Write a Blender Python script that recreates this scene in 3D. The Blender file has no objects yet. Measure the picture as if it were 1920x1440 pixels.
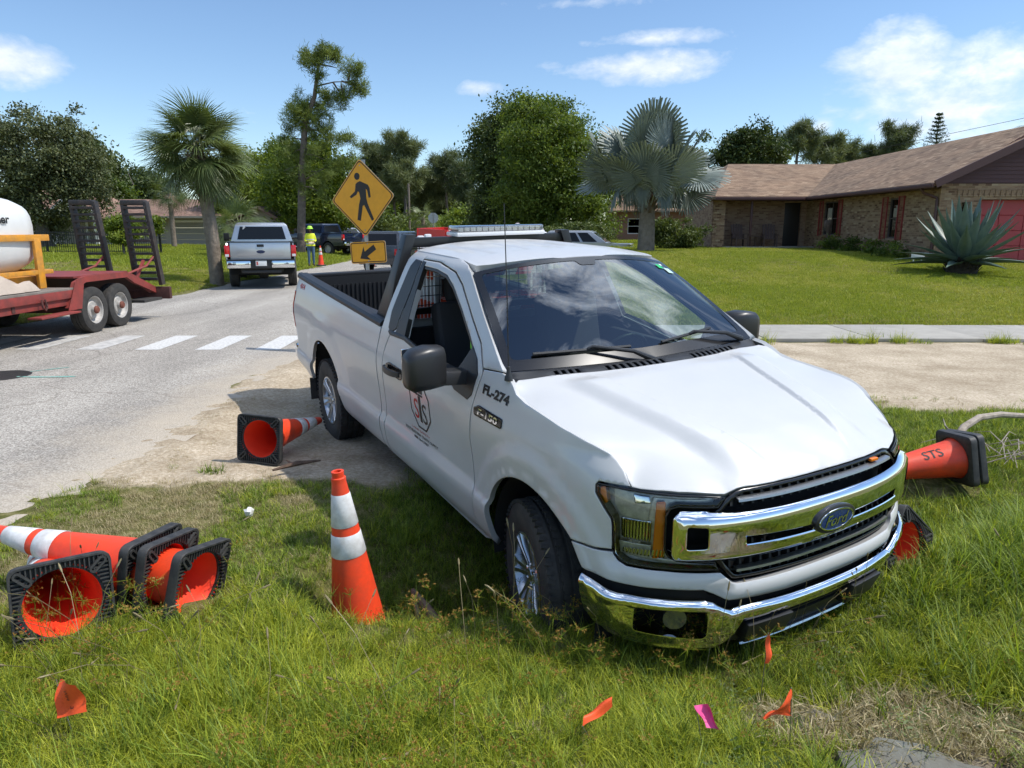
import bpy, bmesh, math, random
import numpy as np
from mathutils import Vector, Matrix
from mathutils.geometry import delaunay_2d_cdt
R_=math.radians
rnd=random.Random(7)
nrg=np.random.default_rng(5)
scene=bpy.context.scene
COL=scene.collection
# ---------------- camera ----------------
CAMH=1.75
PITCH=12.25
cd=bpy.data.cameras.new('camera'); cam=bpy.data.objects.new('camera',cd); COL.objects.link(cam)
cd.sensor_width=36.0; cd.lens=36.0*1335.18/1920.0; cd.clip_start=.05; cd.clip_end=4000
cam.location=(0,0,CAMH); cam.rotation_euler=(R_(90-PITCH),0,0); scene.camera=cam
# ---------------- light ----------------
SUN_EL=R_(56.0)
SUN_DIR=Vector((math.cos(SUN_EL)*math.cos(R_(-4)),math.cos(SUN_EL)*math.sin(R_(-4)),math.sin(SUN_EL)))  # towards the sun (image right, high)
sl=bpy.data.lights.new('sun','SUN'); sl.energy=3.8; sl.angle=R_(.53); sl.color=(1.0,.955,.88)
sun=bpy.data.objects.new('sun',sl); COL.objects.link(sun)
sun.rotation_euler=SUN_DIR.to_track_quat('Z','Y').to_euler(); sun.location=(30,0,50)
scene.view_settings.view_transform='Standard'; scene.view_settings.look='None'
scene.view_settings.gamma=1; scene.view_settings.use_curve_mapping=False
scene.view_settings.exposure=0.22
cy=scene.cycles
for k_,v_ in dict(max_bounces=6,diffuse_bounces=3,glossy_bounces=4,transmission_bounces=4,transparent_max_bounces=10,caustics_reflective=False,caustics_refractive=False,use_adaptive_sampling=True,adaptive_threshold=.02).items():
    try: setattr(cy,k_,v_)
    except Exception: pass
def raydir(px,py):
    c,s=math.cos(R_(PITCH)),math.sin(R_(PITCH)); x=(px-960)/1335.18; d=(py-720)/1335.18
    return Vector((x,c-s*d,-s-c*d)).normalized()
world=bpy.data.worlds.new('World'); scene.world=world; world.use_nodes=True
try: world.cycles.sampling_method='MANUAL'; world.cycles.sample_map_resolution=256
except Exception: pass
def build_world():
    nt=world.node_tree; N=nt.nodes; L=nt.links; N.clear()
    out=N.new('ShaderNodeOutputWorld'); bg=N.new('ShaderNodeBackground'); L.new(bg.outputs[0],out.inputs[0])
    sky=N.new('ShaderNodeTexSky'); sky.sky_type='NISHITA'; sky.sun_disc=False
    sky.sun_elevation=SUN_EL; sky.sun_rotation=math.atan2(SUN_DIR.x,SUN_DIR.y); sky.air_density=1.0; sky.dust_density=.05; sky.ozone_density=1.6; sky.altitude=0
    bg.inputs[1].default_value=.138
    tc=N.new('ShaderNodeTexCoord')
    def math_(op,a,b=None,c=None,clamp=False):
        m=N.new('ShaderNodeMath'); m.operation=op; m.use_clamp=clamp
        for i,v in enumerate((a,b,c)):
            if v is None: continue
            if isinstance(v,(int,float)): m.inputs[i].default_value=v
            else: L.new(v,m.inputs[i])
        return m.outputs[0]
    sep=N.new('ShaderNodeSeparateXYZ'); L.new(tc.outputs['Generated'],sep.inputs[0])
    az=math_('ARCTAN2',sep.outputs[0],sep.outputs[1]); el=math_('ARCSINE',sep.outputs[2])
    def noise(scale,detail,rough,vec,dist=0):
        n=N.new('ShaderNodeTexNoise'); n.inputs['Scale'].default_value=scale; n.inputs['Detail'].default_value=detail; n.inputs['Roughness'].default_value=rough; n.inputs['Distortion'].default_value=dist
        L.new(vec,n.inputs['Vector']); return n.outputs['Fac']
    cmb=N.new('ShaderNodeCombineXYZ'); L.new(az,cmb.inputs[0]); L.new(math_('MULTIPLY',el,1.7),cmb.inputs[1])
    n1=noise(7,7,.66,cmb.outputs[0],.6); n2=noise(26,5,.6,cmb.outputs[0],.2)
    nn=math_('ADD',math_('MULTIPLY',n1,.65),math_('MULTIPLY',n2,.35))
    # individual clouds: (px,py,half width px,half height px,density)
    clouds=[(1690,118,92,74,1.45),(1630,112,80,26,.9),(1890,110,150,60,1.25),(1800,200,300,80,1.1),(1880,275,200,60,.95),(1600,180,120,50,.55),(1610,222,50,18,.8),(1545,240,30,22,.9),(1230,72,130,15,.95),(1210,126,150,30,1.25),(1035,128,60,20,.5),(905,166,46,16,.8),(10,112,120,44,1.2),(1080,6,130,14,.6),(1475,95,70,34,.30),(-420,300,300,100,.9),(2400,150,420,150,1.0)]
    aev=N.new('ShaderNodeCombineXYZ'); L.new(az,aev.inputs[0]); L.new(el,aev.inputs[1])
    tot=None
    for (px,py,w,h,den) in clouds:
        d=raydir(px,py); a0=math.atan2(d.x,d.y); e0=math.asin(max(-1,min(1,d.z)))
        aw=abs(math.atan2(raydir(px+w,py).x,raydir(px+w,py).y)-a0)*1.5; eh=abs(math.asin(raydir(px,py-h).z)-e0)*1.6
        v=N.new('ShaderNodeVectorMath'); v.operation='MULTIPLY_ADD'; L.new(aev.outputs[0],v.inputs[0]); v.inputs[1].default_value=(1/aw,1/eh,0); v.inputs[2].default_value=(-a0/aw,-e0/eh,0)
        ln=N.new('ShaderNodeVectorMath'); ln.operation='LENGTH'; L.new(v.outputs[0],ln.inputs[0])
        m=math_('MULTIPLY_ADD',ln.outputs['Value'],-den*1.05,den*1.05)
        tot=m if tot is None else math_('MAXIMUM',tot,m)
    tot=math_('MAXIMUM',tot,0.0)
    dens=math_('SUBTRACT',math_('ADD',math_('MULTIPLY',tot,1.0),math_('MULTIPLY',nn,2.2)),1.42)
    dens=math_('MULTIPLY',dens,1.35,clamp=True)
    # wispy cirrus high overhead (seen in the glass)
    pl=N.new('ShaderNodeVectorMath'); pl.operation='DIVIDE'; L.new(tc.outputs['Generated'],pl.inputs[0])
    zc=math_('MAXIMUM',sep.outputs[2],.08); cz=N.new('ShaderNodeCombineXYZ')
    for i in range(3): L.new(zc,cz.inputs[i])
    L.new(cz.outputs[0],pl.inputs[1])
    w1=noise(1.7,7,.62,pl.outputs[0],.9)
    wd=math_('MULTIPLY',math_('SUBTRACT',w1,.45),4.5,clamp=True)
    wd=math_('MULTIPLY',wd,math_('MULTIPLY',math_('SUBTRACT',sep.outputs[2],.46),4.0,clamp=True))
    dens=math_('MAXIMUM',dens,math_('MULTIPLY',wd,.85))
    dens=math_('MULTIPLY',dens,math_('GREATER_THAN',sep.outputs[2],0.0))
    # cloud shading: bright tops
    mix=N.new('ShaderNodeMix'); mix.data_type='RGBA'
    tint=N.new('ShaderNodeMix'); tint.data_type='RGBA'; tint.blend_type='MULTIPLY'; tint.inputs[0].default_value=1
    L.new(sky.outputs[0],tint.inputs[6]); tint.inputs[7].default_value=(.86,.95,1.04,1)
    cc=N.new('ShaderNodeMix'); cc.data_type='RGBA'; cc.inputs[6].default_value=(4.6,5.4,6.6,1); cc.inputs[7].default_value=(6.6,6.9,7.2,1)
    L.new(math_('MULTIPLY',math_('SUBTRACT',n2,.35),3.0,clamp=True),cc.inputs[0])
    dp=N.new('ShaderNodeVectorMath'); dp.operation='DOT_PRODUCT'; L.new(tc.outputs['Generated'],dp.inputs[0]); dp.inputs[1].default_value=tuple(SUN_DIR)
    fs=math_('MULTIPLY_ADD',math_('POWER',math_('MAXIMUM',dp.outputs['Value'],0.0),5),8.0,1.0)
    vs=N.new('ShaderNodeVectorMath'); vs.operation='SCALE'; L.new(cc.outputs[2],vs.inputs[0]); L.new(fs,vs.inputs['Scale'])
    L.new(math_('MULTIPLY',dens,.93),mix.inputs[0]); L.new(tint.outputs[2],mix.inputs[6]); L.new(vs.outputs[0],mix.inputs[7])
    L.new(mix.outputs[2],bg.inputs[0])
build_world()
# ---------------- materials ----------------
MATS={}
def mat(name,col=(.5,.5,.5),rough=.5,metal=0,spec=.5,coat=0,noise=None,bump=None,trans=0,sss=None,emit=None,coatr=.03):
    """noise=(scale,amount,detail[,col2]) colour variation; bump=(scale,strength,distance)"""
    if name in MATS: return MATS[name]
    m=bpy.data.materials.new(name); m.use_nodes=True; nt=m.node_tree; b=nt.nodes['Principled BSDF']
    b.inputs['Base Color'].default_value=(*col,1); b.inputs['Roughness'].default_value=rough; b.inputs['Metallic'].default_value=metal
    b.inputs['Specular IOR Level'].default_value=spec; b.inputs['Coat Weight'].default_value=coat; b.inputs['Coat Roughness'].default_value=coatr
    b.inputs['Transmission Weight'].default_value=trans
    if emit: b.inputs['Emission Color'].default_value=(*emit[0],1); b.inputs['Emission Strength'].default_value=emit[1]
    tc=nt.nodes.new('ShaderNodeTexCoord')
    if noise:
        n=nt.nodes.new('ShaderNodeTexNoise'); n.inputs['Scale'].default_value=noise[0]; n.inputs['Detail'].default_value=noise[2]; n.inputs['Roughness'].default_value=.65
        nt.links.new(tc.outputs['Object'],n.inputs['Vector'])
        mr=nt.nodes.new('ShaderNodeMapRange'); mr.inputs['From Min'].default_value=.32; mr.inputs['From Max'].default_value=.68
        nt.links.new(n.outputs['Fac'],mr.inputs['Value'])
        mx=nt.nodes.new('ShaderNodeMix'); mx.data_type='RGBA'
        nt.links.new(mr.outputs[0],mx.inputs[0])
        c2=noise[3] if len(noise)>3 else tuple(c*(1-noise[1]) for c in col)
        mx.inputs[6].default_value=(*col,1); mx.inputs[7].default_value=(*c2,1)
        nt.links.new(mx.outputs[2],b.inputs['Base Color'])
    if bump:
        n=nt.nodes.new('ShaderNodeTexNoise'); n.inputs['Scale'].default_value=bump[0]; n.inputs['Detail'].default_value=6
        nt.links.new(tc.outputs['Object'],n.inputs['Vector'])
        bp=nt.nodes.new('ShaderNodeBump'); bp.inputs['Strength'].default_value=bump[1]; bp.inputs['Distance'].default_value=bump[2]
        nt.links.new(n.outputs['Fac'],bp.inputs['Height']); nt.links.new(bp.outputs[0],b.inputs['Normal'])
    MATS[name]=m; return m
def glass(name,tint=(.6,.7,.68),ior=1.5,rough=0.0,gcol=(1,1,1),boost=1.0):
    if name in MATS: return MATS[name]
    m=bpy.data.materials.new(name); m.use_nodes=True; nt=m.node_tree; N=nt.nodes; N.clear()
    o=N.new('ShaderNodeOutputMaterial'); mx=N.new('ShaderNodeMixShader'); t=N.new('ShaderNodeBsdfTransparent'); g=N.new('ShaderNodeBsdfGlossy'); f=N.new('ShaderNodeFresnel')
    t.inputs[0].default_value=(*tint,1); g.inputs['Roughness'].default_value=rough; g.inputs['Color'].default_value=(*gcol,1); f.inputs[0].default_value=ior
    mm=N.new('ShaderNodeMath'); mm.operation='MULTIPLY'; mm.inputs[1].default_value=boost; mm.use_clamp=True
    nt.links.new(f.outputs[0],mm.inputs[0])
    nt.links.new(mm.outputs[0],mx.inputs[0]); nt.links.new(t.outputs[0],mx.inputs[1]); nt.links.new(g.outputs[0],mx.inputs[2]); nt.links.new(mx.outputs[0],o.inputs[0])
    MATS[name]=m; return m
def leafmat(name,col,col2,transl=.35,rough=.5,spec=.3,scale=.8,attr=False):
    """foliage: per-face colour spread from the mesh attribute 'v' (0..1), diffuse + translucent"""
    if name in MATS: return MATS[name]
    m=bpy.data.materials.new(name); m.use_nodes=True; nt=m.node_tree; N=nt.nodes; L=nt.links; N.clear()
    o=N.new('ShaderNodeOutputMaterial'); b=N.new('ShaderNodeBsdfPrincipled'); b.inputs['Roughness'].default_value=rough; b.inputs['Specular IOR Level'].default_value=spec
    tr=N.new('ShaderNodeBsdfTranslucent'); mx=N.new('ShaderNodeMixShader'); mx.inputs[0].default_value=transl
    at=N.new('ShaderNodeAttribute'); at.attribute_name='v'
    oi=N.new('ShaderNodeObjectInfo'); 
    ad=N.new('ShaderNodeMath'); ad.operation='MULTIPLY_ADD'; ad.inputs[1].default_value=.5; L.new(oi.outputs['Random'],ad.inputs[0]); ad.inputs[2].default_value=-.25
    a2=N.new('ShaderNodeMath'); a2.operation='ADD'; a2.use_clamp=True; L.new(ad.outputs[0],a2.inputs[0]); L.new(at.outputs['Fac'],a2.inputs[1])
    cm=N.new('ShaderNodeMix'); cm.data_type='RGBA'; cm.inputs[6].default_value=(*col,1); cm.inputs[7].default_value=(*col2,1); L.new(a2.outputs[0],cm.inputs[0])
    L.new(cm.outputs[2],b.inputs['Base Color'])
    g=N.new('ShaderNodeMix'); g.data_type='RGBA'; g.blend_type='MULTIPLY'; g.inputs[0].default_value=1; L.new(cm.outputs[2],g.inputs[6]); g.inputs[7].default_value=(1.25,1.2,.55,1)
    L.new(g.outputs[2],tr.inputs[0]); L.new(b.outputs[0],mx.inputs[1]); L.new(tr.outputs[0],mx.inputs[2]); L.new(mx.outputs[0],o.inputs[0])
    MATS[name]=m; return m
# ---------------- objects ----------------
def tag(o,label=None,cat=None,group=None,kind=None):
    if label: o['label']=label
    if cat: o['category']=cat
    if group: o['group']=group
    if kind: o['kind']=kind
    return o
def link(name,me,parent=None):
    o=bpy.data.objects.new(name,me); COL.objects.link(o)
    if parent is not None: o.parent=parent
    return o
def empty(name,loc=(0,0,0),rz=0,label=None,cat=None,group=None):
    o=bpy.data.objects.new(name,None); COL.objects.link(o); o.location=loc; o.rotation_euler=(0,0,rz); o.empty_display_size=.2
    return tag(o,label,cat,group)
def copy_tree(o,parent=None,label=None,group=None):
    c=o.copy(); COL.objects.link(c)
    if parent is not None: c.parent=parent
    if label: c['label']=label
    if group: c['group']=group
    for ch in list(o.children): copy_tree(ch,c)
    return c
class MB:
    def __init__(s): s.v=[]; s.f=[]; s.m=[]
    def face(s,idx,mi=0): s.f.append(tuple(idx)); s.m.append(mi)
    def poly(s,pts,mi=0):
        b=len(s.v); s.v+= [tuple(p) for p in pts]; s.face(range(b,b+len(pts)),mi)
    def box(s,c,d,mi=0,M=None):
        b=len(s.v)
        for dz in (-.5,.5):
            for dx,dy in ((-.5,-.5),(.5,-.5),(.5,.5),(-.5,.5)):
                p=Vector((dx*d[0],dy*d[1],dz*d[2]))
                if M is not None: p=M@p
                s.v.append((c[0]+p.x,c[1]+p.y,c[2]+p.z))
        for q in ((0,3,2,1),(4,5,6,7),(0,1,5,4),(1,2,6,5),(2,3,7,6),(3,0,4,7)): s.face([b+i for i in q],mi)
        return s
    def bar(s,a,b_,w,h,mi=0,up=(0,0,1)):
        a,b_=Vector(a),Vector(b_); d=(b_-a); L=d.length; d.normalize(); u=Vector(up); 
        if abs(d.dot(u))>.98: u=Vector((1,0,0))
        x=d.cross(u).normalized(); z=x.cross(d).normalized()
        M=Matrix((x,d,z)).transposed(); c=(a+b_)/2
        return s.box(c,(w,L,h),mi,M)
    def tube(s,pts,r,n=8,mi=0,cap=True):
        pts=[Vector(p) for p in pts]; rs=r if isinstance(r,(list,tuple)) else [r]*len(pts); rings=[]
        up=Vector((0,0,1)); prev=None
        for i,p in enumerate(pts):
            d=(pts[min(i+1,len(pts)-1)]-pts[max(i-1,0)]).normalized()
            if prev is None:
                x=d.cross(up if abs(d.z)<.95 else Vector((1,0,0))).normalized()
            else:
                x=(prev-d*prev.dot(d)); x=x.normalized() if x.length>1e-6 else d.cross(up).normalized()
            prev=x; y=d.cross(x)
            rings.append([p+(x*math.cos(2*math.pi*k/n)+y*math.sin(2*math.pi*k/n))*rs[i] for k in range(n)])
        return s.loft(rings,True,cap,mi)
    def loft(s,rings,closed=True,cap=False,mi=0):
        b=len(s.v); n=len(rings[0])
        for r in rings: s.v+=[tuple(p) for p in r]
        for i in range(len(rings)-1):
            for k in range(n if closed else n-1):
                k2=(k+1)%n; s.face((b+i*n+k,b+i*n+k2,b+(i+1)*n+k2,b+(i+1)*n+k),mi)
        if cap:
            s.face([b+k for k in range(n)][::-1],mi); s.face([b+(len(rings)-1)*n+k for k in range(n)],mi)
        return s
    def lathe(s,prof,n=24,axis='z',c=(0,0,0),mi=0,mis=None,close=False):
        b=len(s.v); m=len(prof)
        for k in range(n):
            a=2*math.pi*k/n; ca,sa=math.cos(a),math.sin(a)
            for (r,h) in prof:
                p={'z':(r*ca,r*sa,h),'y':(r*sa,h,r*ca),'x':(h,r*ca,r*sa)}[axis]; s.v.append((p[0]+c[0],p[1]+c[1],p[2]+c[2]))
        for k in range(n):
            k2=(k+1)%n
            for i in range(m-1): s.face((b+k*m+i,b+k2*m+i,b+k2*m+i+1,b+k*m+i+1),mis[i] if mis else mi)
        if close:
            s.face([b+k*m for k in range(n)][::-1],mi); s.face([b+k*m+m-1 for k in range(n)],mi)
        return s
    def prism(s,poly,y0,y1,mi=0,ax='y'):
        """2-D polygon extruded along an axis: ax y -> poly in (x,z)"""
        def P(p,t): return {'y':(p[0],t,p[1]),'x':(t,p[0],p[1]),'z':(p[0],p[1],t)}[ax]
        b=len(s.v); n=len(poly); s.v+=[P(p,y0) for p in poly]+[P(p,y1) for p in poly]
        s.face([b+i for i in range(n)],mi); s.face([b+n+i for i in range(n)][::-1],mi)
        for i in range(n):
            j=(i+1)%n; s.face((b+i,b+n+i,b+n+j,b+j),mi)
        return s
    def mesh(s,name,mats,smooth=35,bevel=0,seg=2,xf=None,flat=False,recalc=True):
        me=bpy.data.meshes.new(name); me.from_pydata(s.v,[],s.f)
        if not isinstance(mats,(list,tuple)): mats=[mats]
        for m in mats: me.materials.append(m)
        me.polygons.foreach_set('material_index',s.m)
        if recalc or bevel:
            bm=bmesh.new(); bm.from_mesh(me); 
            if recalc: bmesh.ops.recalc_face_normals(bm,faces=bm.faces)
            if bevel:
                es=[e for e in bm.edges if len(e.link_faces)==2 and e.calc_face_angle(0)>R_(28)]
                bmesh.ops.bevel(bm,geom=es,offset=bevel,segments=seg,profile=.6,affect='EDGES',clamp_overlap=True)
            bm.to_mesh(me); bm.free()
        if xf is not None: me.transform(xf)
        if not flat:
            me.polygons.foreach_set('use_smooth',[True]*len(me.polygons)); me.set_sharp_from_angle(angle=R_(smooth))
        me.update(); return me
    def build(s,name,mats,parent=None,**k):
        return link(name,s.mesh(name,mats,**k),parent)
def inside(p,poly):
    x,y=p; c=False; n=len(poly); j=n-1
    for i in range(n):
        xi,yi=poly[i]; xj,yj=poly[j]
        if (yi>y)!=(yj>y) and x<(xj-xi)*(y-yi)/(yj-yi)+xi: c=not c
        j=i
    return c
def resample(poly,step,closed=True):
    out=[]; n=len(poly)
    for i in range(n if closed else n-1):
        a=poly[i]; b=poly[(i+1)%n]; L=math.hypot(b[0]-a[0],b[1]-a[1]); k=max(1,int(math.ceil(L/step)))
        for j in range(k): out.append((a[0]+(b[0]-a[0])*j/k,a[1]+(b[1]-a[1])*j/k))
    if not closed: out.append(poly[-1])
    return out
def roundp(poly,r,n=3,skip=()):
    out=[]; N=len(poly)
    for i in range(N):
        p=Vector(poly[i]); a=Vector(poly[i-1]); b=Vector(poly[(i+1)%N]); da=(a-p); db=(b-p)
        rr=min(r,da.length*.45,db.length*.45)
        if i in skip or rr<1e-5: out.append(tuple(p)); continue
        A=p+da.normalized()*rr; B=p+db.normalized()*rr
        for k in range(n+1):
            t=k/n; q=A*(1-t)**2+p*2*t*(1-t)+B*t*t; out.append((q.x,q.y))
    return out
def panel(name,outline,mapf,mats,parent=None,holes=(),step=.04,thick=.02,hint=None,tilt=.6,inset=.007,flange=True,mirror=False,extra=None,build=True):
    """sheet-metal panel: a 2-D outline with holes, triangulated and laid on the curved surface mapf(u,v)"""
    loops=[resample(list(l),step) for l in [outline]+list(holes)]
    pts=[];edges=[];bn=[];
    for li,l in enumerate(loops):
        b=len(pts);n=len(l); pts+=l; edges+=[(b+i,b+(i+1)%n) for i in range(n)]
        area=sum(l[i][0]*l[(i+1)%n][1]-l[(i+1)%n][0]*l[i][1] for i in range(n))
        sg=(1 if area>0 else -1)*(1 if li==0 else -1)
        for i in range(n):
            a=l[i-1];c=l[(i+1)%n];t=(c[0]-a[0],c[1]-a[1]);L=math.hypot(*t) or 1
            bn.append((t[1]/L*sg,-t[0]/L*sg))
    nb=len(pts)
    xs=[p[0] for p in loops[0]];ys=[p[1] for p in loops[0]]
    if inset:
        for i in range(nb):
            q=(pts[i][0]-bn[i][0]*inset,pts[i][1]-bn[i][1]*inset)
            if inside(q,loops[0]) and not any(inside(q,h) for h in loops[1:]): pts.append(q)
    B=np.array(pts[:nb]); y=min(ys)+step*.5;row=0
    while y<max(ys):
        x=min(xs)+step*(.5 if row%2 else 0.01)
        while x<max(xs):
            if inside((x,y),loops[0]) and not any(inside((x,y),h) for h in loops[1:]):
                if ((B-np.array((x,y)))**2).sum(1).min()>(step*.45)**2: pts.append((x,y))
            x+=step
        y+=step*.87;row+=1
    if extra: pts+=list(extra)
    r=delaunay_2d_cdt([Vector(p) for p in pts],edges,[],0,1e-6)
    vs,fs,orig=r[0],r[2],r[3]
    tris=[]
    for f in fs:
        cx=sum(vs[i].x for i in f)/3;cy=sum(vs[i].y for i in f)/3
        if inside((cx,cy),loops[0]) and not any(inside((cx,cy),h) for h in loops[1:]): tris.append(tuple(f))
    P=[];Nn=[];e=.002
    bnorm={}
    for i,o in enumerate(orig):
        for k in o:
            if k<nb: bnorm[i]=bn[k]
    cen=Vector((-2,0,.8))
    for i,v in enumerate(vs):
        p=Vector(mapf(v.x,v.y));du=Vector(mapf(v.x+e,v.y))-Vector(mapf(v.x-e,v.y));dv=Vector(mapf(v.x,v.y+e))-Vector(mapf(v.x,v.y-e))
        n=du.cross(dv).normalized(); h=Vector(hint) if hint else (p-cen)
        if mirror and hint: pass
        if n.dot(h)<0: n=-n
        P.append(p);
        if i in bnorm and tilt:
            o=(du.normalized()*bnorm[i][0]+dv.normalized()*bnorm[i][1]); Nn.append(((n+o*tilt).normalized(),n))
        else: Nn.append((n,n))
    V=[tuple(p) for p in P];NN=[tuple(n[0]) for n in Nn];F=[]
    ecount={}
    for t in tris:
        a,b,c=t; fn=(P[b]-P[a]).cross(P[c]-P[a])
        if fn.dot(Nn[a][1]+Nn[b][1]+Nn[c][1])<0: t=(a,c,b)
        F.append(t)
        for k in range(3):
            q=(t[k],t[(k+1)%3]); ecount[q]=ecount.get(q,0)+1
    if flange:
        dup={}
        for (a,b) in list(ecount):
            if (b,a) in ecount: continue
            ids=[]
            for i in (a,b):
                if i not in dup:
                    nn=Nn[i][1]; o=(Nn[i][0]-nn); o=o.normalized() if o.length>1e-6 else nn
                    dup[i]=(len(V),len(V)+1); V.append(tuple(P[i])); NN.append(tuple(o)); V.append(tuple(P[i]-nn*thick)); NN.append(tuple(o))
                ids.append(dup[i])
            F.append((ids[1][0],ids[0][0],ids[0][1],ids[1][1]))
    if mirror:
        V=[(x,-y,z) for x,y,z in V];NN=[(x,-y,z) for x,y,z in NN];F=[tuple(reversed(f)) for f in F]
    me=bpy.data.meshes.new(name);me.from_pydata(V,[],F)
    if not isinstance(mats,(list,tuple)): mats=[mats]
    for m in mats: me.materials.append(m)
    me.polygons.foreach_set('use_smooth',[True]*len(me.polygons)); me.update()
    if len(me.vertices)==len(NN): me.normals_split_custom_set_from_vertices(NN)
    return link(name,me,parent) if build else me
_tc={}
def textmesh(s,size=1.0,bold=0.0,shear=0,spacing=1.0,extrude=0):
    cu=bpy.data.curves.new('t','FONT'); cu.body=s; cu.size=size; cu.offset=bold; cu.shear=shear; cu.space_character=spacing; cu.extrude=extrude
    cu.align_x='CENTER'; cu.align_y='CENTER'; cu.resolution_u=3
    o=bpy.data.objects.new('t',cu); COL.objects.link(o); dg=bpy.context.evaluated_depsgraph_get(); dg.update()
    me=bpy.data.meshes.new_from_object(o.evaluated_get(dg)); bpy.data.objects.remove(o); bpy.data.curves.remove(cu)
    return me
def text(name,s,size,mapf,m,parent,width=None,sub=0,**k):
    """flat lettering laid on a surface: mapf(x,y)->3-D, x to the reader's right"""
    me=textmesh(s,1.0,**k); xs=[v.co.x for v in me.vertices]; ys=[v.co.y for v in me.vertices]
    w=max(xs)-min(xs);h=max(ys)-min(ys); fx=size/h; fw=(width/w) if width else fx; cx=(max(xs)+min(xs))/2;cy=(max(ys)+min(ys))/2
    if len(me.polygons)>0:
        bm=bmesh.new(); bm.from_mesh(me); bmesh.ops.remove_doubles(bm,verts=bm.verts,dist=1e-5)
        if sub:
            for q in range(1,sub): 
                for ax_ in (0,1):
                    lo,hi=(min(xs),max(xs)) if ax_==0 else (min(ys),max(ys)); co=[0,0,0]; no=[0,0,0]; co[ax_]=lo+(hi-lo)*q/sub; no[ax_]=1; bmesh.ops.bisect_plane(bm,geom=bm.verts[:]+bm.edges[:]+bm.faces[:],plane_co=co,plane_no=no)
        bmesh.ops.triangulate(bm,faces=bm.faces); bm.to_mesh(me); bm.free()
    for v in me.vertices: v.co=Vector(mapf((v.co.x-cx)*fw,(v.co.y-cy)*fx))
    me.materials.clear(); me.materials.append(m); me.name=name
    return link(name,me,parent)
WHITE=mat('white_paint',(.55,.548,.54),.34,coat=.35,coatr=.08,noise=(3.5,.045,6)); BLK=mat('black_plastic',(.018,.018,.019),.45,bump=(900,.15,.0005))
BLK2=mat('black_gloss',(.01,.01,.011),.18); DARK=mat('dark_void',(.006,.006,.006),.9); CHROME=mat('chrome',(.82,.83,.85),.05,1)
RUB=mat('tyre_rubber',(.022,.021,.02),.78,noise=(14,.5,4,(.05,.045,.04)),bump=(60,.2,.002)); ALLOY=mat('alloy',(.55,.56,.58),.28,1)
ALU=mat('brushed_trim',(.62,.63,.65),.25,1); REDL=mat('red_lens',(.55,.01,.012),.12,coat=.5); AMB=mat('amber_lens',(.85,.20,.01),.15,coat=.5)
CLEAR=glass('clear_lens',(.93,.95,.94),1.5); WSG=glass('windshield_glass',(.48,.60,.54),1.95,boost=1.15)
SEATM=mat('seat_cloth',(.035,.035,.038),.9); DASHM=mat('dash_plastic',(.03,.03,.032),.6)
STEEL=mat('galvanised_steel',(.42,.43,.44),.42,.9,noise=(20,.25,4)); DKGLASS=glass('dark_glass',(.05,.055,.06),1.5,boost=1.1)

import math
def _mkplan():
    pts=[]
    n=2.8;xa,A,B=.2,.77,.985
    for i in range(201):
        a=i/200*math.pi/2
        c=math.cos(a)**(2/n) if i<200 else 0.0; s=math.sin(a)**(2/n) if i>0 else 0.0
        pts.append((xa+A*c,B*s))
    x=.2
    while x>-4.66: x-=.02; pts.append((x,B-.012*max(0,(-x-3.2)/1.5)**2))
    y0=pts[-1][1];x0=pts[-1][0]
    for i in range(1,41):
        a=i/40*math.pi/2
        pts.append((x0-.14*math.sin(a)**.8, y0-.14+.14*math.cos(a)**.8 if i<40 else y0-.14))
    y=y0-.14;x=pts[-1][0]
    while y>0.02: y-=.02; pts.append((x,max(y,0)))
    # dense resample by arclength
    S=[0.0]
    for a,b in zip(pts,pts[1:]): S.append(S[-1]+math.hypot(b[0]-a[0],b[1]-a[1]))
    out=[];j=0;ds=.01;k=0
    while k*ds<S[-1]:
        s=k*ds
        while S[j+1]<s: j+=1
        u=(s-S[j])/max(1e-9,S[j+1]-S[j])
        out.append((pts[j][0]+(pts[j+1][0]-pts[j][0])*u,pts[j][1]+(pts[j+1][1]-pts[j][1])*u));k+=1
    # smooth
    for _ in range(6):
        out=[out[0]]+[((a[0]+2*b[0]+c[0])/4,(a[1]+2*b[1]+c[1])/4) for a,b,c in zip(out,out[1:],out[2:])]+[out[-1]]
    return out
PLAN=_mkplan()
def plan(s):
    s=max(0.0,s); k=s/.01;i=int(k);i=min(max(i,1),len(PLAN)-3);u=k-i
    a,b=PLAN[i],PLAN[i+1];p=(a[0]+(b[0]-a[0])*u,a[1]+(b[1]-a[1])*u)
    q0,q3=PLAN[i-1],PLAN[i+2]
    t0=(b[0]-q0[0],b[1]-q0[1]);t1=(q3[0]-a[0],q3[1]-a[1])
    t=(t0[0]+(t1[0]-t0[0])*u,t0[1]+(t1[1]-t0[1])*u)
    if k<1: t=(0,1)
    L=math.hypot(*t);return p,(t[1]/L,-t[0]/L)   # normal outward (x,y) for positive y side
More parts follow.
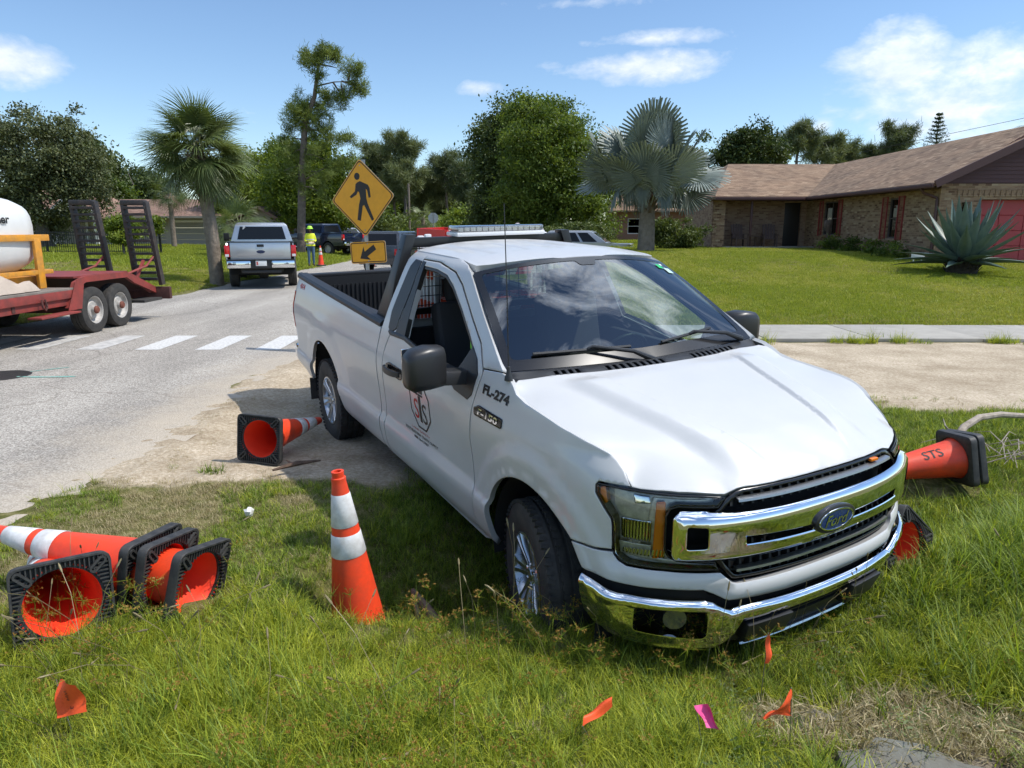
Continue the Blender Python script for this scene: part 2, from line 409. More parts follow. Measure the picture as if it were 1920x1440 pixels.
def lut(tab,z):
    if z<=tab[0][0]: return tab[0][1]
    if z>=tab[-1][0]: return tab[-1][1]
    n=len(tab)
    for i in range(n-1):
        if z<=tab[i+1][0]:
            x0,y0=tab[i];x1,y1=tab[i+1];h=x1-x0;u=(z-x0)/h
            d=(y1-y0)/h
            def sl(j):
                if j<=0 or j>=n-1: 
                    return (tab[1][1]-tab[0][1])/(tab[1][0]-tab[0][0]) if j<=0 else (tab[-1][1]-tab[-2][1])/(tab[-1][0]-tab[-2][0])
                a=(tab[j][1]-tab[j-1][1])/(tab[j][0]-tab[j-1][0]);b=(tab[j+1][1]-tab[j][1])/(tab[j+1][0]-tab[j][0])
                return 0 if a*b<=0 else 2*a*b/(a+b)
            m0,m1=sl(i)*h,sl(i+1)*h
            return (2*u**3-3*u*u+1)*y0+(u**3-2*u*u+u)*m0+(-2*u**3+3*u*u)*y1+(u**3-u*u)*m1
SIDE=[(.34,-.11),(.40,-.06),(.46,-.030),(.54,-.012),(.61,-.002),(.645,-.004),(.69,-.026),(.80,-.022),(.95,-.008),(1.06,-.001),(1.12,-.004),(1.20,-.022),(1.30,-.048),(1.36,-.070),(1.45,-.105),(1.6,-.170),(1.76,-.240),(1.82,-.275),(1.86,-.32)]
FRNT=[(.40,-.06),(.55,-.01),(.66,.008),(.72,.012),(.80,0),(.95,0),(1.03,-.012),(1.08,-.030),(1.12,-.055),(1.2,-.14)]
def sm(a,b,x):
    u=min(1,max(0,(x-a)/(b-a)));return u*u*(3-2*u)
S_AX=None
def _find(x):
    for i,p in enumerate(PLAN):
        if p[1]>.9 and p[0]<=x: return i*.01
SF=_find(0.0);SR=SF+3.584
def off(s,z):
    w=sm(.75,SF-.25,s)
    o=lut(FRNT,z)*(1-w)+lut(SIDE,z)*w
    r=math.hypot(s-1.58,z-.42)
    b=.020*(1-sm(.60,.69,r)) + .007*(1-sm(.525,.55,r))*sm(.45,.6,z)
    r2=math.hypot(s-5.27,z-.42)
    b+=.013*(1-sm(.62,.80,r2))+.004*(1-sm(.545,.57,r2))*sm(.45,.6,z)
    b*=sm(.28,.72,z)
    return o+b
def S(s,z,side=1):
    p,n=plan(s);o=off(s,z)
    return (p[0]+n[0]*o,side*(p[1]+n[1]*o),z)

# ================= main pickup truck =================
def Sx(s,z,o=0.0):
    sd=1 if s>=0 else -1; p=S(abs(s),z,sd)
    if o:
        n=plan(abs(s))[1]; p=(p[0]+n[0]*o,p[1]+sd*n[1]*o,p[2])
    return p
def sym(half): # half outline given with s>=0 from centre-top ... to centre-bottom
    return half+[(-s,z) for s,z in reversed(half) if s>1e-6]
def rbf_fit(P):
    P=np.array(P,float); n=len(P); d=np.hypot(P[:,None,0]-P[None,:,0],P[:,None,1]-P[None,:,1]); K=np.where(d>0,d*d*np.log(d+1e-12),0)
    A=np.zeros((n+3,n+3)); A[:n,:n]=K; A[:n,n]=1; A[:n,n+1:]=P[:,:2]; A[n,:n]=1; A[n+1:,:n]=P[:,:2].T
    w=np.linalg.solve(A,np.concatenate([P[:,2],np.zeros(3)])); X=P[:,0].tolist();Y=P[:,1].tolist();W=w[:n].tolist();a,b,c=w[n:]
    def f(x,y):
        r=a+b*x+c*y
        for xi,yi,wi in zip(X,Y,W):
            q=(x-xi)**2+(y-yi)**2
            if q>1e-14: r+=wi*.5*q*math.log(q)
        return r
    return f
def arcpts(cx,cz,r,a0,a1,n): return [(cx+r*math.cos(R_(a0+(a1-a0)*i/n)),cz+r*math.sin(R_(a0+(a1-a0)*i/n))) for i in range(n+1)]
TRUCK=empty('pickup_truck',label='white single cab work pickup stuck nose down in the grassy ditch beside the road',cat='pickup truck')
TR=Matrix(((0.4923,0.8704,-0.0009),(-0.8693,0.4916,-0.0522),(-0.045,0.0265,0.9986)))
# orthonormalise
_x=TR.col[0].normalized(); _z=TR.col[2]-_x*TR.col[2].dot(_x); _z.normalize(); _y=_z.cross(_x)
TRM=Matrix((_x,_y,_z)).transposed().to_4x4(); TRM.translation=Vector((.898,3.814,-2.077+CAMH))
TRUCK.matrix_world=TRM
HL=[(1.113,1.081),(1.106,1.093),(.955,1.095),(.815,1.091),(.655,1.084),(.553,1.073),(.588,1.034),(.658,1.036),(.755,1.040),(.785,1.030),(.800,1.003),(.800,.95),(.798,.86),(.783,.83),(.751,.815),(.646,.805),(.590,.800),(.574,.763),(.645,.765),(.799,.770),(.955,.768),(.990,.780),(1.012,.802),(1.018,.864),(1.020,.923),(1.026,.956),(1.069,1.005),(1.108,1.05)]
ARC_F=arcpts(1.58,.42,.508,-2,150,26)   # placeholder, replaced below
def truck_front():
    C=TRUCK
    # hood
    lip=[(0,1.10),(.10,1.10),(.2,1.10),(.3,1.10),(.4,1.10),(.49,1.099),(.553,1.083),(.65,1.092),(.75,1.096),(.85,1.098),(.955,1.101)]
    seam=[(1.012,1.150),(1.060,1.180),(1.11,1.203),(1.18,1.224),(1.311,1.25),(1.45,1.263),(1.60,1.274),(1.70,1.281),(1.80,1.300),(1.85,1.332)]
    ctrl=[];ob=[]
    for s,z in lip+seam:
        p=Sx(s,z,-.004); ctrl.append((p[0],p[1],z)); ob.append((p[0],p[1]))
    cowl=[(-.235,.86,1.345),(-.215,.66,1.350),(-.16,.42,1.352),(-.125,.20,1.354),(-.115,0,1.355)]
    inner=[(.895,0,1.130),(.888,.2,1.129),(.86,.4,1.125),(.85,0,1.150),(.80,.35,1.152),(.75,0,1.182),(.70,.4,1.180),(.55,.7,1.208),(.5,0,1.243),(.45,.45,1.240),(.4,.7,1.242),(.3,.82,1.258),(.2,0,1.295),(.15,.45,1.293),(.1,.75,1.293),(0,.86,1.292),(-.05,0,1.333),(-.05,.5,1.328),(-.1,.8,1.316),(.2,.88,1.266)]
    allc=ctrl+cowl+inner; pts=[]
    for x,y,z in allc:
        pts.append((x,y,z)); 
        if y>.02: pts.append((x,-y,z))
    f=rbf_fit(pts)
    def h(x,y):
        z=f(x,y); a=abs(y); yr=.49-.235*(x+.1)/.95
        k=sm(.92,.66,x)*sm(-.16,.0,x)
        z+=k*(.020*sm(yr-.016,yr+.016,a)*(1-sm(yr+.10,yr+.21,a))+.020*(1-sm(yr+.10,yr+.21,a)))
        return z
    half=[(p[0],p[1]) for p in ob]+[(c[0],c[1]) for c in cowl]
    out=half+[(x,-y) for x,y in reversed(half) if y>1e-6]
    ex=[]
    for i in range(36):
        x=-.10+i*.028; yr=.49-.235*(x+.1)/.95
        for dy in (-.017,-.008,0,.008,.017,.12,.145,.17,.195,.22):
            if inside((x,yr+dy),out): ex+=[(x,yr+dy),(x,-yr-dy)]
    panel('hood',out,lambda x,y:(x,y,h(x,y)),WHITE,C,step=.035,thick=.03,hint=(0.1,0,1),tilt=.5,extra=ex)
    # cowl panel
    def cw(u,v): # u across y, v 0..1 from hood edge to windshield
        y=u; a=abs(u); x0=-.10-.13*(a/.86)**2; x1=-.235-.085*(a/.88)**2; z0=1.335-.012*(a/.86)**2; z1=1.362+.006*(a/.88)
        bump=.018*math.sin(math.pi*min(1,v*1.05))*(1-sm(.62,.82,a))
        return (x0+(x1-x0)*v,y,z0+(z1-z0)*v+bump*.6)
    vents=[]
    for (a,b) in ((-.66,-.50),(-.36,.04),(.24,.62)):
        n=int((b-a)/.04)
        for i in range(n):
            q=a+(b-a)*(i+.2)/n; vents.append([(q,.25),(q+.022,.25),(q+.030,.72),(q+.008,.72)])
    panel('cowl_panel',[(-.86,0),(.86,0),(.885,1),(-.885,1)],cw,BLK,C,holes=vents,step=.05,thick=.02,hint=(0,0,1),inset=0)
    mb=MB(); mb.box((-.22,0,1.29),(.26,1.6,.02)); mb.build('cowl_tray',DARK,C)
    # dark core behind the openings
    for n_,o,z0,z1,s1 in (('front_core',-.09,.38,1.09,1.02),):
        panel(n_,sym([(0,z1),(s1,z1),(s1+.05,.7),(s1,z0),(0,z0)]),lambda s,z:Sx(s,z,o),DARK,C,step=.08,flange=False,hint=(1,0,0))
    # grille
    gout=[(0,1.094),(.27,1.095),(.47,1.093),(.50,1.088),(.548,1.066),(.583,1.028),(.60,1.02),(.60,.81),(.575,.79),(.515,.722),(.495,.716),(.3,.713),(0,.705)]
    gin=[(0,1.082),(.27,1.083),(.46,1.081),(.49,1.074),(.535,1.05),(.57,1.02),(.57,.81),(.555,.795),(.505,.737),(.485,.731),(.3,.728),(0,.72)]
    G=panel('grille',sym(gout),lambda s,z:Sx(s,z,-.004),BLK2,C,holes=[sym(gin)],step=.05,thick=.05,hint=(1,0,0))
    sl=MB()
    for k in range(-10,11):
        s=k*.052
        for (z0,z1) in ((1.025,1.083),(.725,.80),(.885,.925)):
            a=Sx(s,z0,-.03);b=Sx(s,z1,-.03); sl.bar(a,b,.012,.03)
    for z in (1.055,.74,.78): sl.tube([Sx(s*.05,z,-.035) for s in range(-11,12)],.006,5)
    sl.build('grille_mesh',mat('grille_black',(.008,.008,.008),.6),G)
    def barmap(s,z):
        t=min(1,(1.024-z)/.030); b=min(1,(z-.806)/.03); e=min(1,(.79-abs(s))/.04)
        return Sx(s,z,.004+.034*min(max(0,t)**.8,max(0,b)**.8,max(0,e)**.7))
    chole=roundp([(.725,.978),(.642,.972),(.640,.880),(.724,.878)],.012)
    dish=[]
    bo=roundp(sym([(0,1.012),(.3,1.014),(.55,1.018),(.66,1.026),(.752,1.026),(.778,1.005),(.778,.84),(.755,.821),(.646,.812),(.565,.808),(.3,.802),(0,.795)]),.012)
    hs=[chole,[(-a,b) for a,b in chole]]
    for sg in (1,-1): hs.append([(sg*a,b) for a,b in ((.483,.922),(.118,.904),(.135,.872),(.479,.888))])
    panel('chrome_bar',bo,barmap,CHROME,G,holes=hs,step=.03,thick=.045,hint=(1,0,0),tilt=.5,inset=.006)
    for (z0,z1,nm) in ((1.051,1.066,'trim_bar'),(.751,.768,'trim_bar')):
        mb=MB(); rings=[]
        for k in range(-20,21):
            s=k/20*.50; zz=(z0+z1)/2; hh=(z1-z0)/2; 
            ring=[Sx(s,zz-hh,-.01),Sx(s,zz-hh*.7,.012),Sx(s,zz+hh*.5,.012),Sx(s,zz+hh,-.012)]
            rings.append(ring)
        mb.loft(rings,True,True); mb.build(nm,mat('satin_trim',(.36,.37,.38),.35,1),G,smooth=30)
    # slim bright edges under the slots
    for sg in (1,-1):
        mb=MB(); mb.tube([Sx(sg*(.12+.36*k/12),.876+.008*k/12,.040) for k in range(13)],.005,6); mb.build('slot_edge',CHROME,G)
    # amber marker lamp in the grille on the driver's side
    mb=MB(); mb.box(Sx(.36,1.078,.0),(.02,.05,.014)); mb.build('marker_light',AMB,C,bevel=.004)
    # emblem
    EM=MB(); n=40
    def ov(a,b,x): return [(x,a*math.cos(2*math.pi*k/n),.905+b*math.sin(2*math.pi*k/n)) for k in range(n)]
    EM.loft([ov(.132,.066,.985),ov(.130,.064,1.018),ov(.122,.056,1.022)],True,False,0); EM.face(range(2*n,3*n),0)
    em=EM.build('emblem',mat('badge_rim',(.05,.05,.055),.3,.6),C)
    rg=MB(); rg.loft([ov(.112,.050,1.0225),ov(.111,.049,1.0255),ov(.104,.043,1.0255),ov(.103,.042,1.0225)],True); rg.build('ring',CHROME,em)
    bf=MB(); bf.loft([ov(.104,.043,1.0236)],True); bf.face(range(n)); bf.build('badge_face',mat('navy_badge',(.010,.030,.13),.15,coat=1),em)
    text('lettering','Ford',.052,lambda x,y:(1.0262,x,.905+y),CHROME,em,width=.15,shear=.35,bold=.01)
    # headlights
    HLi=HL
    for sg in (1,-1):
        H=MB(); 
        gask=panel('headlight',[(s,z) for s,z in HL],lambda s,z:Sx(s,z,-.055),mat('reflector_chrome',(.80,.80,.75),.25,.25,noise=(40,.35,2)),C,step=.03,thick=.002,hint=(1,0,0),mirror=sg<0)
        # black gasket ring
        cen=(.84,.93)
        ring=[]
        hl=[Vector(p) for p in HL]; N=len(hl)
        inn=[]
        for i in range(N):
            a,b,c=hl[i-1],hl[i],hl[(i+1)%N]; t=((c-b).normalized()+(b-a).normalized()); t.normalize(); nrm=Vector((-t.y,t.x))
            q=b+nrm*.008
            if not inside(q,HL): q=b-nrm*.008
            inn.append(tuple(q))
        panel('headlight_gasket',HL,lambda s,z:Sx(s,z,.001),BLK2,gask,holes=[inn],step=.03,thick=.05,hint=(1,0,0),mirror=sg<0,inset=0)
        panel('lens',inn,lambda s,z:Sx(s,z,.004),CLEAR,gask,step=.03,thick=.004,hint=(1,0,0),mirror=sg<0)
        def side(ol,o,m,nm,th=.03): return panel(nm,ol,lambda s,z:Sx(s,z,o),m,gask,step=.03,thick=th,hint=(1,0,0),mirror=sg<0)
        side(roundp([(.806,1.052),(.846,1.048),(.852,.80),(.806,.81)],.008),-.022,AMB,'turn_signal')
        side([(1.100,1.075),(1.076,1.082),(1.058,1.02),(1.066,1.012),(1.098,1.048)],-.012,AMB,'side_marker')
        dk=mat('headlight_dark',(.58,.58,.53),.28,.3,noise=(30,.4,2))
        side([(1.05,1.075),(.66,1.068),(.62,1.052),(.86,1.058),(.88,.955),(1.008,.962),(1.04,1.0)],-.04,dk,'bezel_upper')
        side(roundp([(.862,.955),(1.005,.952),(1.0,.862),(.862,.866)],.01),-.046,mat('reflector_bright',(.86,.87,.86),.16,1,noise=(70,.5,1)),'reflector')
        side([(.86,.855),(1.005,.852),(.996,.80),(.80,.784),(.62,.778),(.62,.795),(.80,.80),(.858,.81)],-.03,dk,'bezel_lower')
        fl=MB()
        for k in range(9):
            s=.87+.014*k; fl.bar(Sx(s*1.0,.866,-.038),Sx(s,.952,-.038),.003,.012)
        for k in range(12):
            s=.80+.016*k; fl.bar(Sx(s,.845-.004*k*.3,-.02),Sx(s+.004,.81,-.02),.004,.008)
        if sg<0: fl.v=[(x,-y,z) for x,y,z in fl.v]
        fl.build('reflector_fins',mat('fin_bright',(.8,.82,.82),.12,1),gask)
        br=[(.95,1.066),(.88,1.064),(.87,1.035),(.94,1.030)]
        side(br,-.03,CHROME,'led_strip')
    # front fascia below the lamps
    ft=[(0,.702),(.495,.702),(.52,.710),(.568,.754),(.645,.757),(.799,.763),(.955,.760),(.994,.772),(1.015,.792),(1.02,.803),(1.10,.797),(1.228,.787),(1.200,.748),(1.170,.705),(1.158,.690),(1.056,.688),(.95,.684),(.796,.692),(.642,.688),(.596,.666),(.529,.628),(.443,.621),(.208,.613),(0,.612)]
    def fm(s,z):
        a=abs(s); k=(1-sm(.50,.60,a)); mid=.66
        o=.012*sm(.78,.72,z)*(1-sm(.95,1.1,a)) + k*.014*sm(.705,.675,z)-k*.012*sm(.64,.615,z)
        return Sx(s,z,o)
    panel('front_fascia',sym(ft),fm,WHITE,C,step=.03,thick=.03,hint=(1,0,0))
    panel('fascia_gap',sym([(0,.63),(.6,.64),(.65,.70),(1.1,.70),(1.16,.68),(1.1,.62),(.65,.62),(.5,.55),(0,.56)]),lambda s,z:Sx(s,z,-.02),DARK,C,step=.06,flange=False,hint=(1,0,0))
    # chrome bumper
    bt=[(0,.588),(.2,.592),(.395,.598),(.48,.596),(.521,.588),(.56,.610),(.603,.635),(.637,.645),(.75,.650),(.844,.650),(.974,.650),(1.053,.668),(1.145,.678)]
    def zt(a): 
        for (a0,b0),(a1,b1) in zip(bt,bt[1:]):
            if a<=a1: return b0+(b1-b0)*(a-a0)/(a1-a0)
        return .678
    def bmp(s,z):
        a=abs(s); q=max(0,zt(a)-z); o=.030+.030*(1-math.exp(-q/.012))-.012*sm(.03,.055,q)-.05*max(0,(q-.16))
        return Sx(s,z,o*(1-.5*sm(1.0,1.16,a)))
    bb=[(1.150,.50),(1.10,.435),(.95,.40),(.75,.385),(.56,.38),(.50,.40),(.47,.45),(.455,.515),(.3,.525),(0,.52)]
    fh=roundp([(.905,.606),(.79,.612),(.637,.600),(.622,.580),(.606,.455),(.620,.440),(.779,.462),(.905,.475),(.912,.491)],.012)
    panel('front_bumper',sym(bt+bb),bmp,CHROME,C,holes=[fh,[(-a,b) for a,b in fh]],step=.028,thick=.03,hint=(1,0,0),tilt=.4)
    for sg in (1,-1):
        mb=MB(); c=Sx(sg*.74,.53,-.02); mb.tube([Sx(sg*.74,.53,-.04),Sx(sg*.74,.53,.0)],[.045,.05],16); mb.build('fog_light',mat('fog_lamp',(.25,.26,.26),.1,.8),C)
    def vm(s,z): return Sx(s,z,.022)
    vh=[[(-.4,.505),(.4,.505),(.38,.475),(-.38,.475)],[(-.38,.465),(.38,.465),(.36,.44),(-.36,.44)]]
    panel('valance',sym([(0,.53),(.455,.53),(.47,.45),(.49,.385),(.3,.365),(0,.36)]),vm,BLK,C,holes=vh,step=.05,thick=.05,hint=(1,0,0))
    for sg in (-1,1):
        mb=MB(); P=[(sg*.44,.505),(sg*.20,.515),(sg*.20,.40),(sg*.43,.395)]
        mb.loft([[Sx(s,z,.02) for s,z in P],[Sx(s,z,.075) for s,z in P]],True,True); mb.build('bumper_pad',BLK,C,bevel=.012)
    # lower bright strip
    mb=MB(); mb.tube([Sx(k*.03,.365,.03) for k in range(-14,15)],.009,6); mb.build('lower_trim',ALU,C)
truck_front()
def chaik(P,k=2):
    for _ in range(k):
        o=[P[0]]
        for a,b in zip(P,P[1:]): o+=[(a[0]*.75+b[0]*.25,a[1]*.75+b[1]*.25),(a[0]*.25+b[0]*.75,a[1]*.25+b[1]*.75)]
        P=o+[P[-1]]
    return P
def fender(mirror):
    seam=[(.962,1.104),(1.008,1.156),(1.056,1.187),(1.106,1.210),(1.178,1.231),(1.311,1.257),(1.45,1.270),(1.60,1.281),(1.70,1.288),(1.795,1.307),(1.845,1.338),(1.90,1.362),(1.98,1.372),(2.165,1.350)]
    door=[(2.166,1.325),(2.172,1.284),(2.188,1.206),(2.196,1.142),(2.204,1.097),(2.230,.954),(2.216,.70),(2.190,.64),(2.180,.60),(2.184,.53),(2.188,.38)]
    arch=[(2.10,.37),(2.045,.372),(2.030,.42)]+chaik([(2.030,.42),(2.025,.50),(2.018,.60),(2.0,.675),(1.955,.763),(1.87,.846),(1.76,.903),(1.647,.931),(1.53,.932),(1.416,.907),(1.336,.868),(1.264,.823),(1.232,.797)])
    fr=[(1.10,.808),(1.026,.816),(1.026,.864),(1.028,.923),(1.034,.954),(1.077,1.003),(1.116,1.048),(1.121,1.083),(1.108,1.101)]
    panel('fender',seam+door+arch+fr,lambda s,z:S(s,z,1),WHITE,TRUCK,step=.035,thick=.03,mirror=mirror)
for m_ in (True,False): fender(m_)
HOLE=[(3.394,1.782),(3.303,1.326),(3.117,1.298),(2.444,1.184),(2.268,1.170),(2.235,1.20),(2.215,1.314),(2.275,1.384),(2.443,1.489),(2.64,1.6),(2.852,1.709),(2.992,1.76),(3.17,1.78)]
def door(mirror):
    fr=[(2.182,1.345),(2.172,1.322),(2.179,1.284),(2.195,1.206),(2.203,1.142),(2.211,1.097),(2.237,.954),(2.223,.70),(2.197,.64),(2.187,.60),(2.191,.53),(2.195,.40)]
    out=fr+[(2.6,.385),(3.2,.395),(3.64,.41),(3.655,.44),(3.643,.7),(3.633,1.0),(3.605,1.2),(3.555,1.312),(3.475,1.352),(3.45,1.6),(3.445,1.815),(3.18,1.818),(2.896,1.781),(2.75,1.723),(2.503,1.577),(2.289,1.460),(2.226,1.391)]
    f=lambda s,z:S(s,z,1)
    D=panel('door',out,f,WHITE,TRUCK,holes=[HOLE],step=.04,thick=.035,mirror=mirror)
    fo=lambda s,z:Sx(s,z,.003)
    panel('window_trim',[(3.10,1.285),(3.303,1.308),(3.555,1.30),(3.60,1.315),(3.60,1.33),(3.303,1.336),(3.10,1.312),(2.52,1.212),(2.52,1.185)],lambda s,z:Sx(s,z,.005),BLK,D,step=.05,thick=.02,mirror=mirror)
    panel('mirror_sail',[(2.52,1.212),(2.444,1.180),(2.268,1.166),(2.231,1.20),(2.212,1.314),(2.272,1.388),(2.36,1.44),(2.42,1.34)],fo,BLK,D,step=.04,thick=.03,mirror=mirror)
    panel('door_applique',roundp([(3.385,1.808),(3.444,1.810),(3.446,1.6),(3.47,1.34),(3.50,1.316),(3.300,1.322),(3.36,1.60)],.006),fo,BLK,D,step=.04,thick=.03,mirror=mirror)
    # black upper frame edge
    fe=[(3.394,1.786),(3.17,1.784),(2.99,1.764),(2.85,1.713),(2.64,1.604),(2.443,1.493),(2.275,1.388)]
    fi=[(2.29,1.375),(2.45,1.472),(2.65,1.583),(2.86,1.690),(3.0,1.740),(3.17,1.760),(3.388,1.762)]
    panel('window_seal',fe+fi,lambda s,z:Sx(s,z,-.004),BLK,D,step=.05,thick=.03,mirror=mirror)
    sg=-1 if mirror else 1
    # inner door card
    mb=MB(); mb.box((-1.24,sg*.84,.92),(1.35,.06,.62)); mb.build('door_card',DASHM,D,bevel=.02)
    # handle
    hp=[(3.56,1.065),(3.545,1.105),(3.48,1.128),(3.25,1.122),(3.232,1.10),(3.24,1.055),(3.27,1.042),(3.52,1.046)]
    H=panel('handle',roundp(hp,.02),lambda s,z:Sx(s,z,.004),BLK2,D,step=.03,thick=.02,mirror=mirror)
    mb=MB(); rings=[]
    for k in range(9):
        s=3.25+.28*k/8; o=.012+.03*math.sin(math.pi*k/8)**.5; w=.016+.004*math.sin(math.pi*k/8)
        rings.append([Sx(s,1.085-w,o),Sx(s,1.085-w,o+.014),Sx(s,1.085+w,o+.014),Sx(s,1.085+w,o)])
    if mirror: rings=[[(x,-y,z) for x,y,z in r] for r in rings]
    mb.loft(rings,True,True); mb.build('handle_bar',BLK,H,smooth=50)
    return D
DOOR_P=door(True); DOOR_D=door(False)
def cabside(mirror):
    out=[(1.975,1.378),(2.15,1.480),(2.382,1.612),(2.60,1.745),(2.70,1.80),(2.80,1.838),(2.93,1.858),(3.3,1.862),(3.66,1.862),(3.70,1.80),(3.735,1.55),(3.748,1.3),(3.75,1.0),(3.752,.42),(3.665,.42),(3.663,.44),(3.651,.7),(3.641,1.0),(3.613,1.2),(3.563,1.318),(3.482,1.356),(3.457,1.6),(3.452,1.824),(3.18,1.827),(2.893,1.790),(2.743,1.732),(2.497,1.586),(2.283,1.469),(2.22,1.398),(2.178,1.356)]
    f=lambda s,z:S(s,z,1)
    D=panel('cab_side',out,f,WHITE,TRUCK,step=.035,thick=.05,mirror=mirror)
    panel('pillar_applique',roundp([(3.454,1.808),(3.570,1.812),(3.612,1.763),(3.642,1.601),(3.655,1.45),(3.622,1.340),(3.56,1.318),(3.484,1.352),(3.456,1.6)],.008),lambda s,z:Sx(s,z,.003),BLK,D,step=.04,thick=.02,mirror=mirror)
    panel('rocker',[(2.19,.372),(3.752,.405),(3.752,.35),(2.25,.315),(2.18,.34)],f,WHITE,TRUCK,step=.06,thick=.05,mirror=mirror)
for m_ in (True,False): cabside(m_)
# ---- roof, windshield, rear wall
def roofz(x,y):
    a=min(1,abs(y)/.668); z=1.862+.052*(1-a**2.4)-.16*max(0,x+1.45)**2-.10*max(0,-1.9-x)**2
    if x<-1.2:
        k=sm(-1.22,-1.30,x)*sm(-2.03,-1.96,x); c=.5+.5*math.cos(abs(y)/.125*math.pi); z-=k*.008*sm(.35,.65,c)*(1-sm(.50,.56,abs(y)))
    return z
rf=[(-.925,0),(-.928,.15),(-.955,.20),(-.985,.45),(-1.02,.60),(-1.06,.675),(-1.13,.683),(-1.26,.668),(-1.6,.667),(-1.98,.667),(-2.03,.64),(-2.06,.5),(-2.075,0)]
ribx=[(-1.25-.03*i,sg*(k_*.125+d_)) for i in range(27) for k_ in range(4) for sg in (-1,1) for d_ in (-.045,-.03,-.02,.02,.03,.045) if abs(k_*.125+d_)<.62]
panel('roof',rf+[(x,-y) for x,y in reversed(rf) if y>0],lambda x,y:(x,y,roofz(x,y)),WHITE,TRUCK,step=.032,thick=.04,hint=(0,0,1),tilt=.45,extra=ribx)
def ws(u,v):
    a=abs(u); bx=-.255-.065*a**2.2; by=u*.893; bz=1.352+.018*a
    tx=-.935-.092*a**2.4; ty=u*.718; tz=1.872-.072*a**2.2
    x=bx+(tx-bx)*v; y=by+(ty-by)*v; z=bz+(tz-bz)*v; b=.028*math.sin(math.pi*v)*(1-.4*a*a)
    return (x+b*.6,y,z+b*.8)
wo=roundp([(-1,0),(1,0),(1,1),(-1,1)],.03)
WSO=panel('windshield',wo,ws,WSG,TRUCK,step=.07,thick=.005,hint=(1,0,.6),tilt=0,inset=0)
hi=roundp([(-.94,.09),(.94,.09),(.945,.955),(.10,.955),(.08,.90),(-.08,.90),(-.10,.955),(-.945,.955)],.04)
panel('frit_band',roundp([(-.998,.003),(.998,.003),(.998,.997),(-.998,.997)],.03),lambda u,v:tuple(Vector(ws(u,v))+Vector((.0015,0,.002))),BLK2,WSO,holes=[hi],step=.07,thick=.002,hint=(1,0,.6),flange=False,tilt=0,inset=0)
def sticker(nm,u0,u1,v0,v1,col):
    panel(nm,[(u0,v0),(u1,v0),(u1,v1),(u0,v1)],lambda u,v:tuple(Vector(ws(u,v))+Vector((.003,0,.004))),mat('sticker_'+nm,col,.4),WSO,step=.05,flange=False,hint=(1,0,.6),inset=0,tilt=0)
sticker('green_sticker',.80,.865,.86,.915,(.02,.45,.12)); sticker('pale_sticker',.865,.94,.80,.87,(.45,.62,.55)); sticker('round_sticker',.87,.90,.905,.93,(.7,.75,.8))
def rear_wall():
    out=[(-.80,.62),(.80,.62),(.90,1.30),(.70,1.80),(.62,1.86),(-.62,1.86),(-.70,1.80),(-.90,1.30)]
    hole=roundp([(-.70,1.36),(.70,1.36),(.60,1.76),(-.60,1.76)],.05)
    panel('cab_back',out,lambda y,z:(-2.075+.04*sm(1.3,1.86,z),y,z),WHITE,TRUCK,holes=[hole],step=.09,thick=.04,hint=(-1,0,0))
    W=panel('rear_window',hole,lambda y,z:(-2.07+.04*sm(1.3,1.86,z),y,z),DKGLASS if False else glass('rear_glass',(.55,.6,.58),1.45),TRUCK,step=.12,thick=.003,hint=(-1,0,0),tilt=0,inset=0)
rear_wall()
